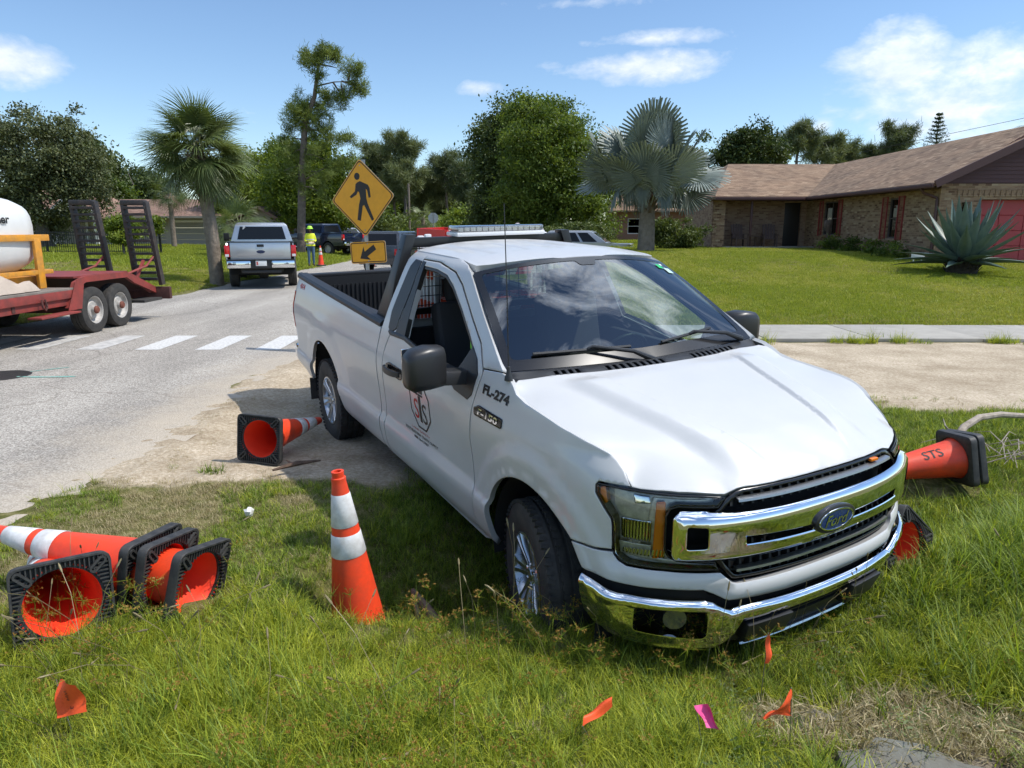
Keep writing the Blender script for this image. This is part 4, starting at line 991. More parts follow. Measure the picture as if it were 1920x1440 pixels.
def make_ground():
    xs=grid_coords([(-700,-100,60),(-100,-40,6),(-40,-12,1.4),(-12,-9.5,.4),(-9.5,-9.1,.1),(-9.1,-3.6,.5),(-3.6,3.6,.07),(3.6,8,.2),(8,40,1.3),(40,100,6),(100,700,60)])
    ys=grid_coords([(-30,0,5),(0,1.4,.35),(1.4,9,.07),(9,13.6,.15),(13.6,40,.8),(40,100,4),(100,900,60)])
    X,Y=np.meshgrid(xs,ys,indexing='ij'); Z=G(X,Y)
    d=dirt_mask(X,Y)*(Y<14); Z=Z+ (fb(X,Y,7)-.5)*.03*((Y<11)&(X>-3.3)&(Y>1))*1.0
    nx,ny=X.shape; V=np.stack([X,Y,Z],-1).reshape(-1,3); i=np.arange(nx*ny).reshape(nx,ny)
    F=np.stack([i[:-1,:-1],i[1:,:-1],i[1:,1:],i[:-1,1:]],-1).reshape(-1,4)
    me=bpy.data.meshes.new('ground'); me.vertices.add(len(V)); me.vertices.foreach_set('co',V.ravel()); me.loops.add(F.size); me.loops.foreach_set('vertex_index',F.ravel()); me.polygons.add(len(F)); me.polygons.foreach_set('loop_start',np.arange(len(F))*4); me.update(calc_edges=True)
    me.polygons.foreach_set('use_smooth',np.ones(len(F),bool))
    ca=me.color_attributes.new('zone','FLOAT_COLOR','POINT'); c=np.zeros((len(V),4)); c[:,0]=d.ravel(); c[:,1]=slab_mask(X,Y).ravel(); c[:,3]=1; ca.data.foreach_set('color',c.ravel())
    me.materials.append(ground_mat()); tag(link('ground',me),kind='structure')
make_ground()
def asphalt_mat():
    m=bpy.data.materials.new('asphalt'); m.use_nodes=True; nt=m.node_tree; N=nt.nodes; L=nt.links; b=N['Principled BSDF']; b.inputs['Roughness'].default_value=.88; b.inputs['Specular IOR Level'].default_value=.25
    tc=N.new('ShaderNodeTexCoord')
    def ns(sc,det=4,ro=.6):
        n=N.new('ShaderNodeTexNoise'); n.inputs['Scale'].default_value=sc; n.inputs['Detail'].default_value=det; n.inputs['Roughness'].default_value=ro; L.new(tc.outputs['Object'],n.inputs['Vector']); return n.outputs['Fac']
    def ramp(f,a,b_,ca,cb):
        r=N.new('ShaderNodeValToRGB'); L.new(f,r.inputs[0]); r.color_ramp.elements[0].position=a; r.color_ramp.elements[1].position=b_; r.color_ramp.elements[0].color=(*ca,1); r.color_ramp.elements[1].color=(*cb,1); return r.outputs[0]
    vo=N.new('ShaderNodeTexVoronoi'); vo.inputs['Scale'].default_value=75; L.new(tc.outputs['Object'],vo.inputs['Vector'])
    sp=N.new('ShaderNodeSeparateColor'); L.new(vo.outputs['Color'],sp.inputs[0])
    st=ramp(sp.outputs[0],.1,.95,(.25,.228,.20),(.50,.465,.415))
    mpg=N.new('ShaderNodeMapping'); mpg.inputs['Scale'].default_value=(1.0,.22,1); L.new(tc.outputs['Object'],mpg.inputs[0])
    nbg=N.new('ShaderNodeTexNoise'); nbg.inputs['Scale'].default_value=1.1; nbg.inputs['Detail'].default_value=7; L.new(mpg.outputs[0],nbg.inputs['Vector'])
    big0=ramp(nbg.outputs['Fac'],.32,.68,(.74,.73,.72),(1.10,1.09,1.07))
    wv=N.new('ShaderNodeTexNoise'); wv.inputs['Scale'].default_value=1.5; wv.inputs['Detail'].default_value=4; L.new(tc.outputs['Object'],wv.inputs['Vector'])
    wa=N.new('ShaderNodeVectorMath'); wa.operation='MULTIPLY_ADD'; L.new(wv.outputs['Color'],wa.inputs[0]); wa.inputs[1].default_value=(.9,.9,0); L.new(tc.outputs['Object'],wa.inputs[2])
    vc=N.new('ShaderNodeTexVoronoi'); vc.feature='DISTANCE_TO_EDGE'; vc.inputs['Scale'].default_value=.32; L.new(wa.outputs[0],vc.inputs['Vector'])
    crk=ramp(vc.outputs['Distance'],.002,.007,(.74,.73,.72),(1,1,1))
    mk=N.new('ShaderNodeMix'); mk.data_type='RGBA'; mk.blend_type='MULTIPLY'; mk.inputs[0].default_value=1; L.new(big0,mk.inputs[6]); L.new(crk,mk.inputs[7]); big=mk.outputs[2]
    fin=ramp(ns(160,3),.3,.7,(.75,.75,.75),(1.2,1.2,1.2))
    m1=N.new('ShaderNodeMix'); m1.data_type='RGBA'; m1.blend_type='MULTIPLY'; m1.inputs[0].default_value=1; L.new(st,m1.inputs[6]); L.new(big,m1.inputs[7])
    m2=N.new('ShaderNodeMix'); m2.data_type='RGBA'; m2.blend_type='MULTIPLY'; m2.inputs[0].default_value=1; L.new(m1.outputs[2],m2.inputs[6]); L.new(fin,m2.inputs[7])
    # sand washed over the edge near the truck
    se=N.new('ShaderNodeSeparateXYZ'); L.new(tc.outputs['Object'],se.inputs[0])
    ad=N.new('ShaderNodeMath'); ad.operation='MULTIPLY_ADD'; L.new(ns(1.6,6,.7),ad.inputs[0]); ad.inputs[1].default_value=1.7; L.new(se.outputs[0],ad.inputs[2])
    mr=N.new('ShaderNodeMapRange'); mr.inputs['From Min'].default_value=-3.05; mr.inputs['From Max'].default_value=-1.9; L.new(ad.outputs[0],mr.inputs['Value'])
    yr=N.new('ShaderNodeMapRange'); yr.inputs['From Min'].default_value=12; yr.inputs['From Max'].default_value=9; L.new(se.outputs[1],yr.inputs['Value'])
    mm=N.new('ShaderNodeMath'); mm.operation='MULTIPLY'; L.new(mr.outputs[0],mm.inputs[0]); L.new(yr.outputs[0],mm.inputs[1])
    m3=N.new('ShaderNodeMix'); m3.data_type='RGBA'; L.new(mm.outputs[0],m3.inputs[0]); L.new(m2.outputs[2],m3.inputs[6]); m3.inputs[7].default_value=(.47,.40,.31,1)
    L.new(m3.outputs[2],b.inputs['Base Color'])
    bp=N.new('ShaderNodeBump'); bp.inputs['Strength'].default_value=.6; bp.inputs['Distance'].default_value=.006; L.new(vo.outputs['Distance'],bp.inputs['Height']); L.new(bp.outputs[0],b.inputs['Normal'])
    return m
def strip(name,P,mt,z=0,kind='structure',parent=None):
    """quad strip between two polylines P=[((x,y),(x,y)),...]"""
    mb=MB()
    for a,b in P: mb.v+=[(a[0],a[1],z),(b[0],b[1],z)]
    for i in range(len(P)-1): mb.face((2*i,2*i+1,2*i+3,2*i+2))
    o=mb.build(name,mt,parent,recalc=False,flat=True)
    if kind: tag(o,kind=kind)
    return o
ASPH=asphalt_mat()
ys=[-6+ .25*i for i in range(120)]+[24+4*i for i in range(60)]
strip('road',[((-9.2+.12*math.sin(y*.7)+.07*math.sin(y*2.3),y),(-2.75 if y<13 else -2.95,y)) for y in ys],ASPH,.004)
strip('side_road',[((-3.05,y),(4.5,y)) for y in (38,42,46)],ASPH,.012)
PAINT=mat('road_paint',(.72,.71,.68),.7,noise=(26,.4,6,(.40,.38,.35)))
WORN=mat('worn_road_paint',(.60,.58,.54),.8,noise=(9,.5,8,(.30,.285,.265)))
cw=empty('crosswalk',(0,0,.008)); tag(cw,kind='structure')
for i,x in enumerate((-3.62,-4.50,-5.40,-6.28,-7.18,-8.1)):
    mb=MB(); mb.poly([(x-.20,10.42,0),(x+.17,10.42,0),(x+.13,11.85,0),(x-.24,11.85,0)]); mb.build('stripe',PAINT if i<3 else WORN,cw,flat=True)
# sidewalk slabs
CONC=mat('concrete',(.38,.355,.31),.9,noise=(3,.22,8),bump=(60,.3,.003))
sw=empty('sidewalk'); tag(sw,kind='structure')
for k in range(16):
    x0=-2.9+1.75*k; z=g1(x0+.9,12.2)+.012
    mb=MB(); mb.box((x0+.87,12.22,z),(1.735,1.72,.09)); mb.build('slab',CONC,sw,bevel=.008)
# concrete slab half buried at bottom right
mb=MB(); mb.loft([[(1.06,1.72,z),(1.60,1.66,z),(1.72,1.86,z),(1.62,2.0,z),(1.50,2.04,z),(1.42,2.13,z),(1.27,2.17,z),(1.20,2.11,z),(1.10,2.10,z)] for z in (-.12,g1(1.35,1.98)+.022)],True,True)
tag(mb.build('concrete_slab',mat('old_concrete',(.17,.175,.15),.9,noise=(5,.5,9,(.12,.105,.08)),bump=(70,.5,.004)),bevel=.01),'weathered grey concrete slab half buried in dead grass at the lower right','slab')
mb=MB(); mb.loft([[(1.02,2.33,z),(1.10,2.28,z),(1.20,2.31,z),(1.26,2.38,z),(1.18,2.45,z),(1.07,2.42,z)] for z in (-.2,g1(1.14,2.36)+.012)],True,True)
tag(mb.build('concrete_slab',MATS['old_concrete'],bevel=.01),'small exposed corner of grey concrete showing beside the orange triangular flag','slab')
# manhole and green survey paint on the road
mh=empty('manhole_cover',(-6.25,8.50,.006),label='round dark manhole cover in the asphalt at the left edge of the photo',cat='manhole')
mb=MB(); mb.lathe([(0,.0),(.30,.0),(.31,.006),(.33,.006),(.34,0)],32); mb.build('cover_plate',mat('cast_iron',(.045,.042,.04),.6,.6,bump=(120,.6,.004)),mh)
GP=mat('green_marking_paint',(.10,.42,.33),.8,noise=(30,.5,6,(.3,.36,.33)))
def spray(P,w,lb):
    mb=MB(); rr=random.Random(3); L_=[]
    for (x,y) in resample(P,.05,False): a=w*rr.uniform(.4,1.2); L_.append(((x,y-a),(x+rr.uniform(-.01,.01),y+a)))
    o=strip('paint_mark',L_,GP,.009,None); tag(o,lb,'paint mark','green survey paint marks on the road')
spray([(-6.05,8.75),(-5.85,8.95),(-5.72,9.05)],.025,'short green sprayed line on the asphalt above the manhole cover')
spray([(-6.0,8.45),(-5.7,8.42),(-5.45,8.44),(-5.3,8.46)],.03,'longer green sprayed line on the asphalt right of the manhole cover')
# ================= crosswalk sign =================
def sign():
    X0,Y0=-2.08,10.35
    S0=empty('crosswalk_sign',(X0,Y0,0),label='yellow diamond pedestrian crossing sign with an arrow plaque on a post behind the white truck',cat='road sign')
    YEL=mat('sign_yellow',(.78,.36,.01),.45,noise=(9,.12,5)); INK=mat('sign_black',(.012,.011,.01),.5); BACK=mat('sign_edge',(.45,.42,.38),.5,.6)
    mb=MB(); mb.box((0,.03,1.35),(.05,.03,2.7)); mb.box((0,.02,1.35),(.02,.03,2.7)); p=mb.build('post',STEEL,S0)
    rot=Matrix.Rotation(R_(-24),4,'Z')@Matrix.Rotation(R_(-3.2),4,'Y')
    def plate(name,poly,zc,inset_r,par):
        e=empty(name,(0,0,0)); e.parent=S0; e.matrix_local=Matrix.Translation((0,-.02,zc))@rot
        return e
    def rr(poly,r): return roundp(poly,r,4)
    h=.76*math.sqrt(.5)
    D=empty('diamond_panel'); D.parent=S0; D.matrix_local=Matrix.Translation((-.02,-.02,2.18))@rot
    dia=rr([(h,0),(0,h),(-h,0),(0,-h)],.05)
    def sc(P,k): return [(x*k,y*k) for x,y in P]
    mb=MB(); mb.prism(dia,-.002,.002); mb.build('sign_plate',BACK,D,flat=True)
    def flat(nm,poly,y,m,par,holes=()):
        panel(nm,poly,lambda u,v:(u,y,v),m,par,holes=holes,step=.15,flange=False,hint=(0,-1,0),inset=0,tilt=0)
    flat('sign_face',sc(dia,.992),-.0032,YEL,D)
    flat('border',sc(dia,.965),-.0042,INK,D,[sc(dia,.930)])
    # walking figure traced in sign units
    U=lambda L:[((x-1157)/ (1385-925)*2*h*1.0,-(y-347)/ (615-83)*2*h) for x,y in L]
    hd=[(-.060+.046*math.cos(a),.300+.048*math.sin(a)) for a in [2*math.pi*k/24 for k in range(24)]]
    flat('figure',hd,-.0052,INK,D)
    body=U([(1128,240),(1150,232),(1205,262),(1215,285),(1218,345),(1203,350),(1196,300),(1188,285),(1186,350),(1192,385),(1228,495),(1212,506),(1166,395),(1155,400),(1132,500),(1108,492),(1130,385),(1143,350),(1137,305),(1128,300),(1118,320),(1076,342),(1066,330),(1108,298),(1117,250)])
    flat('figure',body,-.0052,INK,D)
    for z in (.44,-.44): mb=MB(); mb.lathe([(0,-.009),(.008,-.009),(.010,-.004)],10,'y',c=(0,0,z)); mb.build('bolt',STEEL,D)
    A=empty('arrow_plaque'); A.parent=S0; A.matrix_local=Matrix.Translation((.03,-.02,1.43))@rot
    w,hh=.305,.152; pl=rr([(w,hh),(-w,hh),(-w,-hh),(w,-hh)],.035)
    mb=MB(); mb.prism(pl,-.002,.002); mb.build('sign_plate',BACK,A,flat=True)
    flat('sign_face',sc(pl,.99),-.0032,YEL,A)
    flat('border',rr([(w-.012,hh-.012),(-w+.012,hh-.012),(-w+.012,-hh+.012),(w-.012,-hh+.012)],.03),-.0042,INK,A,[rr([(w-.024,hh-.024),(-w+.024,hh-.024),(-w+.024,-hh+.024),(w-.024,-hh+.024)],.025)])
    # arrow pointing down-left
    d=Vector((-.86,-.5)).normalized(); n=Vector((-d.y,d.x))
    def q(a,b): v=d*a+n*b; return (v.x,v.y)
    flat('arrow',[q(.165,0),q(.02,.11),q(.045,.04),q(-.14,.04),q(-.14,-.04),q(.045,-.04),q(.02,-.11)],-.0052,INK,A)
    for z in (.12,-.12): mb=MB(); mb.lathe([(0,-.009),(.008,-.009),(.010,-.004)],10,'y',c=(0,0,z)); mb.build('bolt',STEEL,A)
sign()
# ================= traffic cones =================
ORNG=mat('cone_orange',(.95,.065,.014),.45,noise=(7,.10,8,(.56,.06,.025))); ORNI=mat('cone_inside',(.93,.06,.02),.5,noise=(7,.1,4,(.85,.045,.015)))
COLL=mat('cone_collar',(.78,.78,.78),.4,noise=(14,.12,8,(.50,.48,.45))); BASE=mat('cone_base_rubber',(.020,.021,.022),.6,noise=(30,.4,4,(.05,.048,.045)),bump=(200,.2,.001))
for m_ in (ORNG,ORNI):
    b=m_.node_tree.nodes['Principled BSDF']; 
_cone={}
def cone_meshes():
    H=.91;r0=.150;r1=.028
    def r(z): return .145+(r1-.145)*(z/H)
    mb=MB(); mb.lathe([(r0+.010,.0),(r0+.006,.012),(r(.05)+.004,.04),(r(.07),.07),(r(.40),.40),(r(.65),.65),(r(.85),.85),(r1+.007,.855),(r1+.007,.878),(r1,.882),(r1+.002,.91),(r1-.010,.91),(r1-.010,.87)],40); _cone['body']=mb.mesh('cone_body',ORNG,smooth=50)
    mb=MB(); mb.lathe([(r0+.004,-.004),(r0-.004,.012),(r(.06)-.004,.05),(r(.4)-.006,.4),(r(.87)-.006,.87)],40); _cone['in']=mb.mesh('cone_inside',ORNI,smooth=60)
    for nm,a,b in (('upper',.638,.800),('lower',.485,.598)):
        mb=MB(); mb.lathe([(r(a)+.0015,a),(r(a)+.003,a+.002),(r(b)+.003,b-.002),(r(b)+.0015,b)],40); _cone[nm]=mb.mesh('reflective_collar',COLL,smooth=60)
    s=.188
    sq=resample(roundp([(s,s),(-s,s),(-s,-s),(s,-s)],.045,5),.022); N_=len(sq)
    # base plate: rounded square ring, ribbed underside
    mb=MB(); ctr=[(r0-.003)*1.0]*N_
    def ringpts(z,k,rc=None): return [(x*k,y*k,z) for x,y in sq]
    circ=[((r0+.006)*math.cos(math.atan2(y,x)),(r0+.006)*math.sin(math.atan2(y,x))) for x,y in sq]
    circi=[((r0-.004)*math.cos(math.atan2(y,x)),(r0-.004)*math.sin(math.atan2(y,x))) for x,y in sq]
    mb.loft([[(x,y,.030) for x,y in circ],[(x*.9,y*.9,.030) for x,y in sq],[(x*.985,y*.985,.018) for x,y in sq],ringpts(-.022,1.0),ringpts(-.026,.99),ringpts(-.026,.945),ringpts(-.004,.935),[(x,y,-.004) for x,y in circi],[(x,y,.030) for x,y in circ]],True); 
    _cone['plate']=mb.mesh('base_plate',BASE,smooth=40)
    mb=MB()
    for side in range(4):
        M=Matrix.Rotation(side*math.pi/2,3,'Z')
        for k in range(-9,10):
            x=k*.0175; y0=math.sqrt(max(0,(r0+.006)**2-min(abs(x),r0)**2)); 
            if .174-y0<.012: continue
            if abs(x)>.125 and y0<.11: y0=max(y0,abs(x)*.95)
            c=M@Vector((x,(y0+.176)/2,-.013)); mb.box(c,(.0055,.176-y0,.018),0,M)
    _cone['ribs']=mb.mesh('base_ribs',BASE,flat=True)
    mb=MB(); out=[];inn=[];out2=[]
    for k in range(20):
        a=2*math.pi*k/20; cx=.024*(1 if math.cos(a)>0 else -1)
        for L_,r_,z_ in ((out,.017,-.030),(inn,.008,-.030),(out2,.017,-.004)): L_.append(Vector((.193+cx+r_*math.cos(a),r_*math.sin(a),z_)))
    mb.loft([out2,out,inn,[p+Vector((0,0,.02)) for p in inn]],True); _cone['lug']=mb.mesh('base_lug',BASE,smooth=40)
    mb=MB()
    for k in range(60):
        a=2*math.pi*k/60; mb.box(((r0+.011)*math.cos(a),(r0+.011)*math.sin(a),-.006),(.006,.004,.006),0,Matrix.Rotation(a,3,'Z'))
    _cone['stud']=mb.mesh('rim_studs',ORNI,flat=True)
cone_meshes()
CONES=[]
def cone(loc,axis,roll,label,collars=True,group='orange traffic cones',name='traffic_cone',parts=None,scale=1,lettering=None):
    """axis = direction from base to tip"""
    e=empty(name,label=label,cat='traffic cone',group=group)
    z=Vector(axis).normalized(); CONES.append((Vector(loc),z)); x=z.orthogonal().normalized(); 
    u=Vector((0,0,1)); 
    if abs(z.z)<.95:
        x=u.cross(z).normalized()
    y=z.cross(x); M=Matrix((x,y,z)).transposed().to_4x4()@Matrix.Rotation(R_(roll),4,'Z')
    e.matrix_world=Matrix.Translation(loc)@M@Matrix.Scale(scale,4)
    for nm,k in (('cone_body','body'),('cone_inside','in'),('base_plate','plate')): 
        o=link(nm,_cone[k],e)
        if nm=='base_plate': tag(link('base_ribs',_cone['ribs'],o),kind='stuff'); [setattr(link('base_lug',_cone['lug'],o),'rotation_euler',(0,0,math.pi/4+q*math.pi/2)) for q in range(4)]; tag(link('rim_studs',_cone['stud'],o),kind='stuff')
    if collars: link('reflective_collar',_cone['upper'],e); link('reflective_collar',_cone['lower'],e)
    if lettering:
        H=.91;r0=.145;r1=.028; s,z0,a0,sz,ang=lettering
        def f(x,y):
            zz=z0+y*math.cos(ang)+x*math.sin(ang); t=x*math.cos(ang)-y*math.sin(ang); r=r0+(r1-r0)*zz/H+.002; a=a0+t/r
            return (r*math.cos(a),r*math.sin(a),zz)
        text('cone_lettering',s,sz,f,mat('cone_ink',(.02,.02,.02),.6),e,bold=.01,sub=12)
    return e
cone((-.77,3.27,-.285),(-.07,-.04,1),8,label='only upright orange cone with two white bands, leaning at the edge of the ditch')
cone((-1.95,5.30,.165),(.24,.97,-.10),2,'orange cone lying on bare sand, opening towards the camera, tip near the rear wheel')
cone((-1.90,2.75,.208),(-.64,.75,-.13),3,'foremost fallen cone at far left with its round orange opening facing the camera')
b0=Vector((-1.70,3.08,.185))
sa=Vector((-1,.23,.13)).normalized()
cone(b0,sa,4,'oldest scuffed cone of the nested lying stack, with bands running out of the left edge')
cone(b0-sa*.085,sa,8,'middle cone nested in the lying stack with its base plate behind the front one')
cone(b0-sa*.25+Vector((0,0,-.006)),sa+Vector((0,.035,.02)),12,'cone half pulled out of the lying stack with its opening facing right')
cone((3.30,5.05,.095),(-1,-.12,-.14),6,'cone lying in the grass right of the truck with black initials on its side',collars=False,lettering=('STS',.24,R_(48),.07,R_(-90)))
cone((3.365,5.06,.101),(-1,-.12,-.14),9,'rear cone of the nested pair lying right of the truck, only its base plate showing',collars=False)
cone((2.16,3.62,.045),(-.55,.8,-.16),40,'cone jammed under the front bumper corner of the truck with its base tipped up')
# ================= marker flags and small litter =================
FLO=mat('flag_orange',(.88,.10,.02),.6); FLP=mat('flag_pink',(.85,.08,.28),.6)
def flag(P,Q,m,label,word=None,stake=True,seed=0,mw=.06):
    """P = stake foot, Q = list of 3-4 flag corners (crumpled sheet)"""
    Q=[(a[0],a[1],a[2]+.035) for a in Q]
    e=empty('marker_flag',P,label=label,cat='marker flag',group='utility marker flags in the grass'); rr=random.Random(seed); P=Vector(P)
    q=[Vector(a)-P for a in Q]; n=8; mb=MB()
    if len(q)==3: q=[q[0],q[1],q[2],q[2]+(q[0]-q[2])*.02]
    nn=(q[1]-q[0]).cross(q[3]-q[0]).normalized()
    def f(u,v): return (q[0]*(1-u)+q[1]*u)*(1-v)+(q[3]*(1-u)+q[2]*u)*v + nn*(.010*math.sin(u*5+seed)+.008*math.sin(v*6+seed*2+u*3)*1.0)
    mb.loft([[f(i/n,j/n) for j in range(n+1)] for i in range(n+1)],False); mb.build('flag_sheet',m,e,smooth=80)
    if stake:
        mb=MB(); mb.tube([(0,0,-.03),q[0]],.0018,5); mb.build('stake',STEEL,e)
    if word:
        cdir=(Vector((0,0,CAMH))-P).normalized(); sgn=1 if nn.dot(cdir)>0 else -1
        for (t,u0,v0,w) in word:
            text('lettering',t,.022,lambda x,y,u0=u0,v0=v0:(f(min(1,max(0,u0+y/.14)),min(1,max(0,v0+x/.14)))+nn*.0025*sgn),mat('flag_ink',(.03,.02,.02),.6),e,width=w)
def gz(x,y,h=0): return (x,y,g1(x,y)+h)
flag(gz(-1.50,2.13),[(-1.555,2.16,.215),(-1.455,2.12,.222),(-1.435,2.13,.115),(-1.545,2.10,.105)],FLO,'orange square flag with black writing, crumpled in the grass at far left',[('3',.55,.78,.012),('Wire',.5,.4,.045)],seed=1)
flag(gz(.30,2.13),[(.235,2.08,.095),(.25,2.12,.115),(.345,2.16,.155),(.340,2.13,.135)],FLO,'thin orange flag lying flat in the grass in the middle foreground',seed=2)
flag(gz(.985,2.50),[(.985,2.47,.20),(1.005,2.47,.13),(1.02,2.49,.06),(.97,2.45,.085)],FLO,'narrow twisted orange flag standing right below the front bumper',[('R 3',.6,.5,.04)],seed=3)
flag(gz(.955,2.12),[(.930,2.10,.225),(.940,2.11,.115),(.835,2.07,.130)],FLO,'orange triangular flag beside the bare patch of dead grass',[('3 ed',.45,.45,.05)],seed=4)
flag(gz(.66,2.10),[(.62,2.12,.145),(.655,2.10,.165),(.69,2.06,.095),(.65,2.07,.10)],FLP,'bright pink ribbon flag in the grass left of the triangular flag',seed=5)
flag(gz(1.56,1.86),[(1.505,1.83,.10),(1.60,1.86,.09),(1.59,1.82,.025),(1.515,1.80,.03)],FLO,'orange flag cut by the lower right corner of the photo',seed=6)
def litter():
    mb=MB(); rr=random.Random(5); rings=[]
    for a in range(5): 
        t=a/4; r=.03*math.sin(math.pi*(.12+.76*t)); rings.append([(-1.62+.05*(t-.5)+rr.uniform(-.008,.008),4.12+r*math.cos(q)*rr.uniform(.6,1.4),g1(-1.62,4.12)+.06+r*math.sin(q)*rr.uniform(.6,1.5)) for q in [2*math.pi*k/7 for k in range(7)]])
    mb.loft(rings,True,True); tag(mb.build('crumpled_paper',mat('paper_white',(.75,.75,.73),.8),smooth=10),'small crumpled white paper lying in the grass below the fallen cone','litter')
    BK=mat('bark_brown',(.16,.095,.065),.85,noise=(14,.5,6,(.07,.045,.03))); 
    mb=MB(); mb.tube([(-.50,3.28,-.02),(-.42,3.18,-.06),(-.34,3.08,-.12),(-.22,2.98,-.18)],[.010,.022,.03,.012],7); mb.tube([(-.50,3.28,-.02),(-.46,3.16,-.08),(-.42,3.04,-.14),(-.38,2.96,-.2)],[.010,.015,.012,.006],6)
    tag(mb.build('dead_branch',BK),'broken strip of reddish brown bark lying in the dark ditch beside the front wheel','branch')
    mb=MB(); mb.tube([(-1.75,4.95,.03),(-1.6,5.05,.05),(-1.45,5.15,.04)],[.008,.02,.006],6); mb.tube([(-1.62,5.04,.04),(-1.7,5.12,.05)],[.015,.004],6)
    tag(mb.build('dead_branch',BK),'short piece of dead wood on the shaded sand beside the fallen cone','branch')
    PB=mat('pale_bark',(.42,.36,.29),.85,noise=(22,.4,6,(.22,.18,.14)))
    P=[(3.55,5.45,.02),(3.58,5.52,.10),(3.70,5.62,.17),(3.90,5.75,.215),(4.15,5.85,.215),(4.5,5.95,.17),(4.9,6.0,.05)]
    P=[(x,y,g1(x,y)*0+z) for x,y,z in P]
    mb=MB(); mb.tube(P,[.025,.03,.030,.028,.026,.022,.015],9); mb.tube([P[1],(3.50,5.55,.20),(3.52,5.62,.24)],[.01,.006,.003],5)
    for k in range(26):
        rr=random.Random(k); a=rr.uniform(0,6.28); L_=rr.uniform(.15,.5); x0=3.75+rr.uniform(-.2,.5); y0=5.35+rr.uniform(-.25,.3)
        mb.tube([(x0,y0,.02),(x0+.5*L_*math.cos(a),y0+.5*L_*math.sin(a),.08+rr.uniform(0,.06)),(x0+L_*math.cos(a),y0+L_*math.sin(a),.03)],[.005,.004,.002],5)
    tag(mb.build('fallen_branch',PB),'curved pale fallen branch with dry twigs in the grass at the right edge','branch')
litter()

# ================= houses =================
def brick_mat(name,cols,sc=1.0):
    m=bpy.data.materials.new(name); m.use_nodes=True; nt=m.node_tree; N=nt.nodes; L=nt.links; b=N['Principled BSDF']; b.inputs['Roughness'].default_value=.9
    tc=N.new('ShaderNodeTexCoord'); se=N.new('ShaderNodeSeparateXYZ'); L.new(tc.outputs['Object'],se.inputs[0])
    ad=N.new('ShaderNodeMath'); ad.operation='ADD'; L.new(se.outputs[0],ad.inputs[0]); L.new(se.outputs[1],ad.inputs[1])
    cb=N.new('ShaderNodeCombineXYZ'); L.new(ad.outputs[0],cb.inputs[0]); L.new(se.outputs[2],cb.inputs[1])
    br=N.new('ShaderNodeTexBrick'); L.new(cb.outputs[0],br.inputs['Vector']); br.inputs['Scale'].default_value=1.0; br.inputs['Brick Width'].default_value=.215*sc; br.inputs['Row Height'].default_value=.075*sc; br.inputs['Mortar Size'].default_value=.006; br.inputs['Bias'].default_value=0
    br.inputs['Color1'].default_value=(0,0,0,1); br.inputs['Color2'].default_value=(1,1,1,1); br.inputs['Mortar'].default_value=(.55,.55,.55,1)
    r=N.new('ShaderNodeValToRGB'); L.new(br.outputs['Color'],r.inputs[0]); e=r.color_ramp.elements; e[0].position=0; e[0].color=(*cols[0],1); e[1].position=1; e[1].color=(*cols[-1],1)
    for i,c in enumerate(cols[1:-1]): q=e.new((i+1)/(len(cols)-1)); q.color=(*c,1)
    L.new(r.outputs[0],b.inputs['Base Color']); bp=N.new('ShaderNodeBump'); bp.inputs['Distance'].default_value=.01; bp.inputs['Strength'].default_value=.6; L.new(br.outputs['Fac'],bp.inputs['Height']); bp.invert=True; L.new(bp.outputs[0],b.inputs['Normal'])
    return m
def shingle_mat(name,cols):
    m=bpy.data.materials.new(name); m.use_nodes=True; nt=m.node_tree; N=nt.nodes; L=nt.links; b=N['Principled BSDF']; b.inputs['Roughness'].default_value=.95
    uv=N.new('ShaderNodeUVMap'); uv.uv_map='roofuv'
    br=N.new('ShaderNodeTexBrick'); L.new(uv.outputs[0],br.inputs['Vector']); br.inputs['Scale'].default_value=1; br.inputs['Brick Width'].default_value=.30; br.inputs['Row Height'].default_value=.14; br.inputs['Mortar Size'].default_value=.006; br.inputs['Color1'].default_value=(0,0,0,1); br.inputs['Color2'].default_value=(1,1,1,1); br.inputs['Mortar'].default_value=(0,0,0,1); br.offset=.37
    r=N.new('ShaderNodeValToRGB'); L.new(br.outputs['Color'],r.inputs[0]); e=r.color_ramp.elements; e[0].color=(*cols[0],1); e[1].color=(*cols[-1],1)
    for i,c in enumerate(cols[1:-1]): q=e.new((i+1)/(len(cols)-1)); q.color=(*c,1)
    n=N.new('ShaderNodeTexNoise'); n.inputs['Scale'].default_value=.6; n.inputs['Detail'].default_value=5; L.new(uv.outputs[0],n.inputs['Vector'])
    r2=N.new('ShaderNodeValToRGB'); L.new(n.outputs['Fac'],r2.inputs[0]); r2.color_ramp.elements[0].position=.35; r2.color_ramp.elements[1].position=.65; r2.color_ramp.elements[0].color=(.82,.82,.82,1); r2.color_ramp.elements[1].color=(1.1,1.08,1.05,1)
    mx=N.new('ShaderNodeMix'); mx.data_type='RGBA'; mx.blend_type='MULTIPLY'; mx.inputs[0].default_value=1; L.new(r.outputs[0],mx.inputs[6]); L.new(r2.outputs[0],mx.inputs[7]); L.new(mx.outputs[2],b.inputs['Base Color'])
    return m
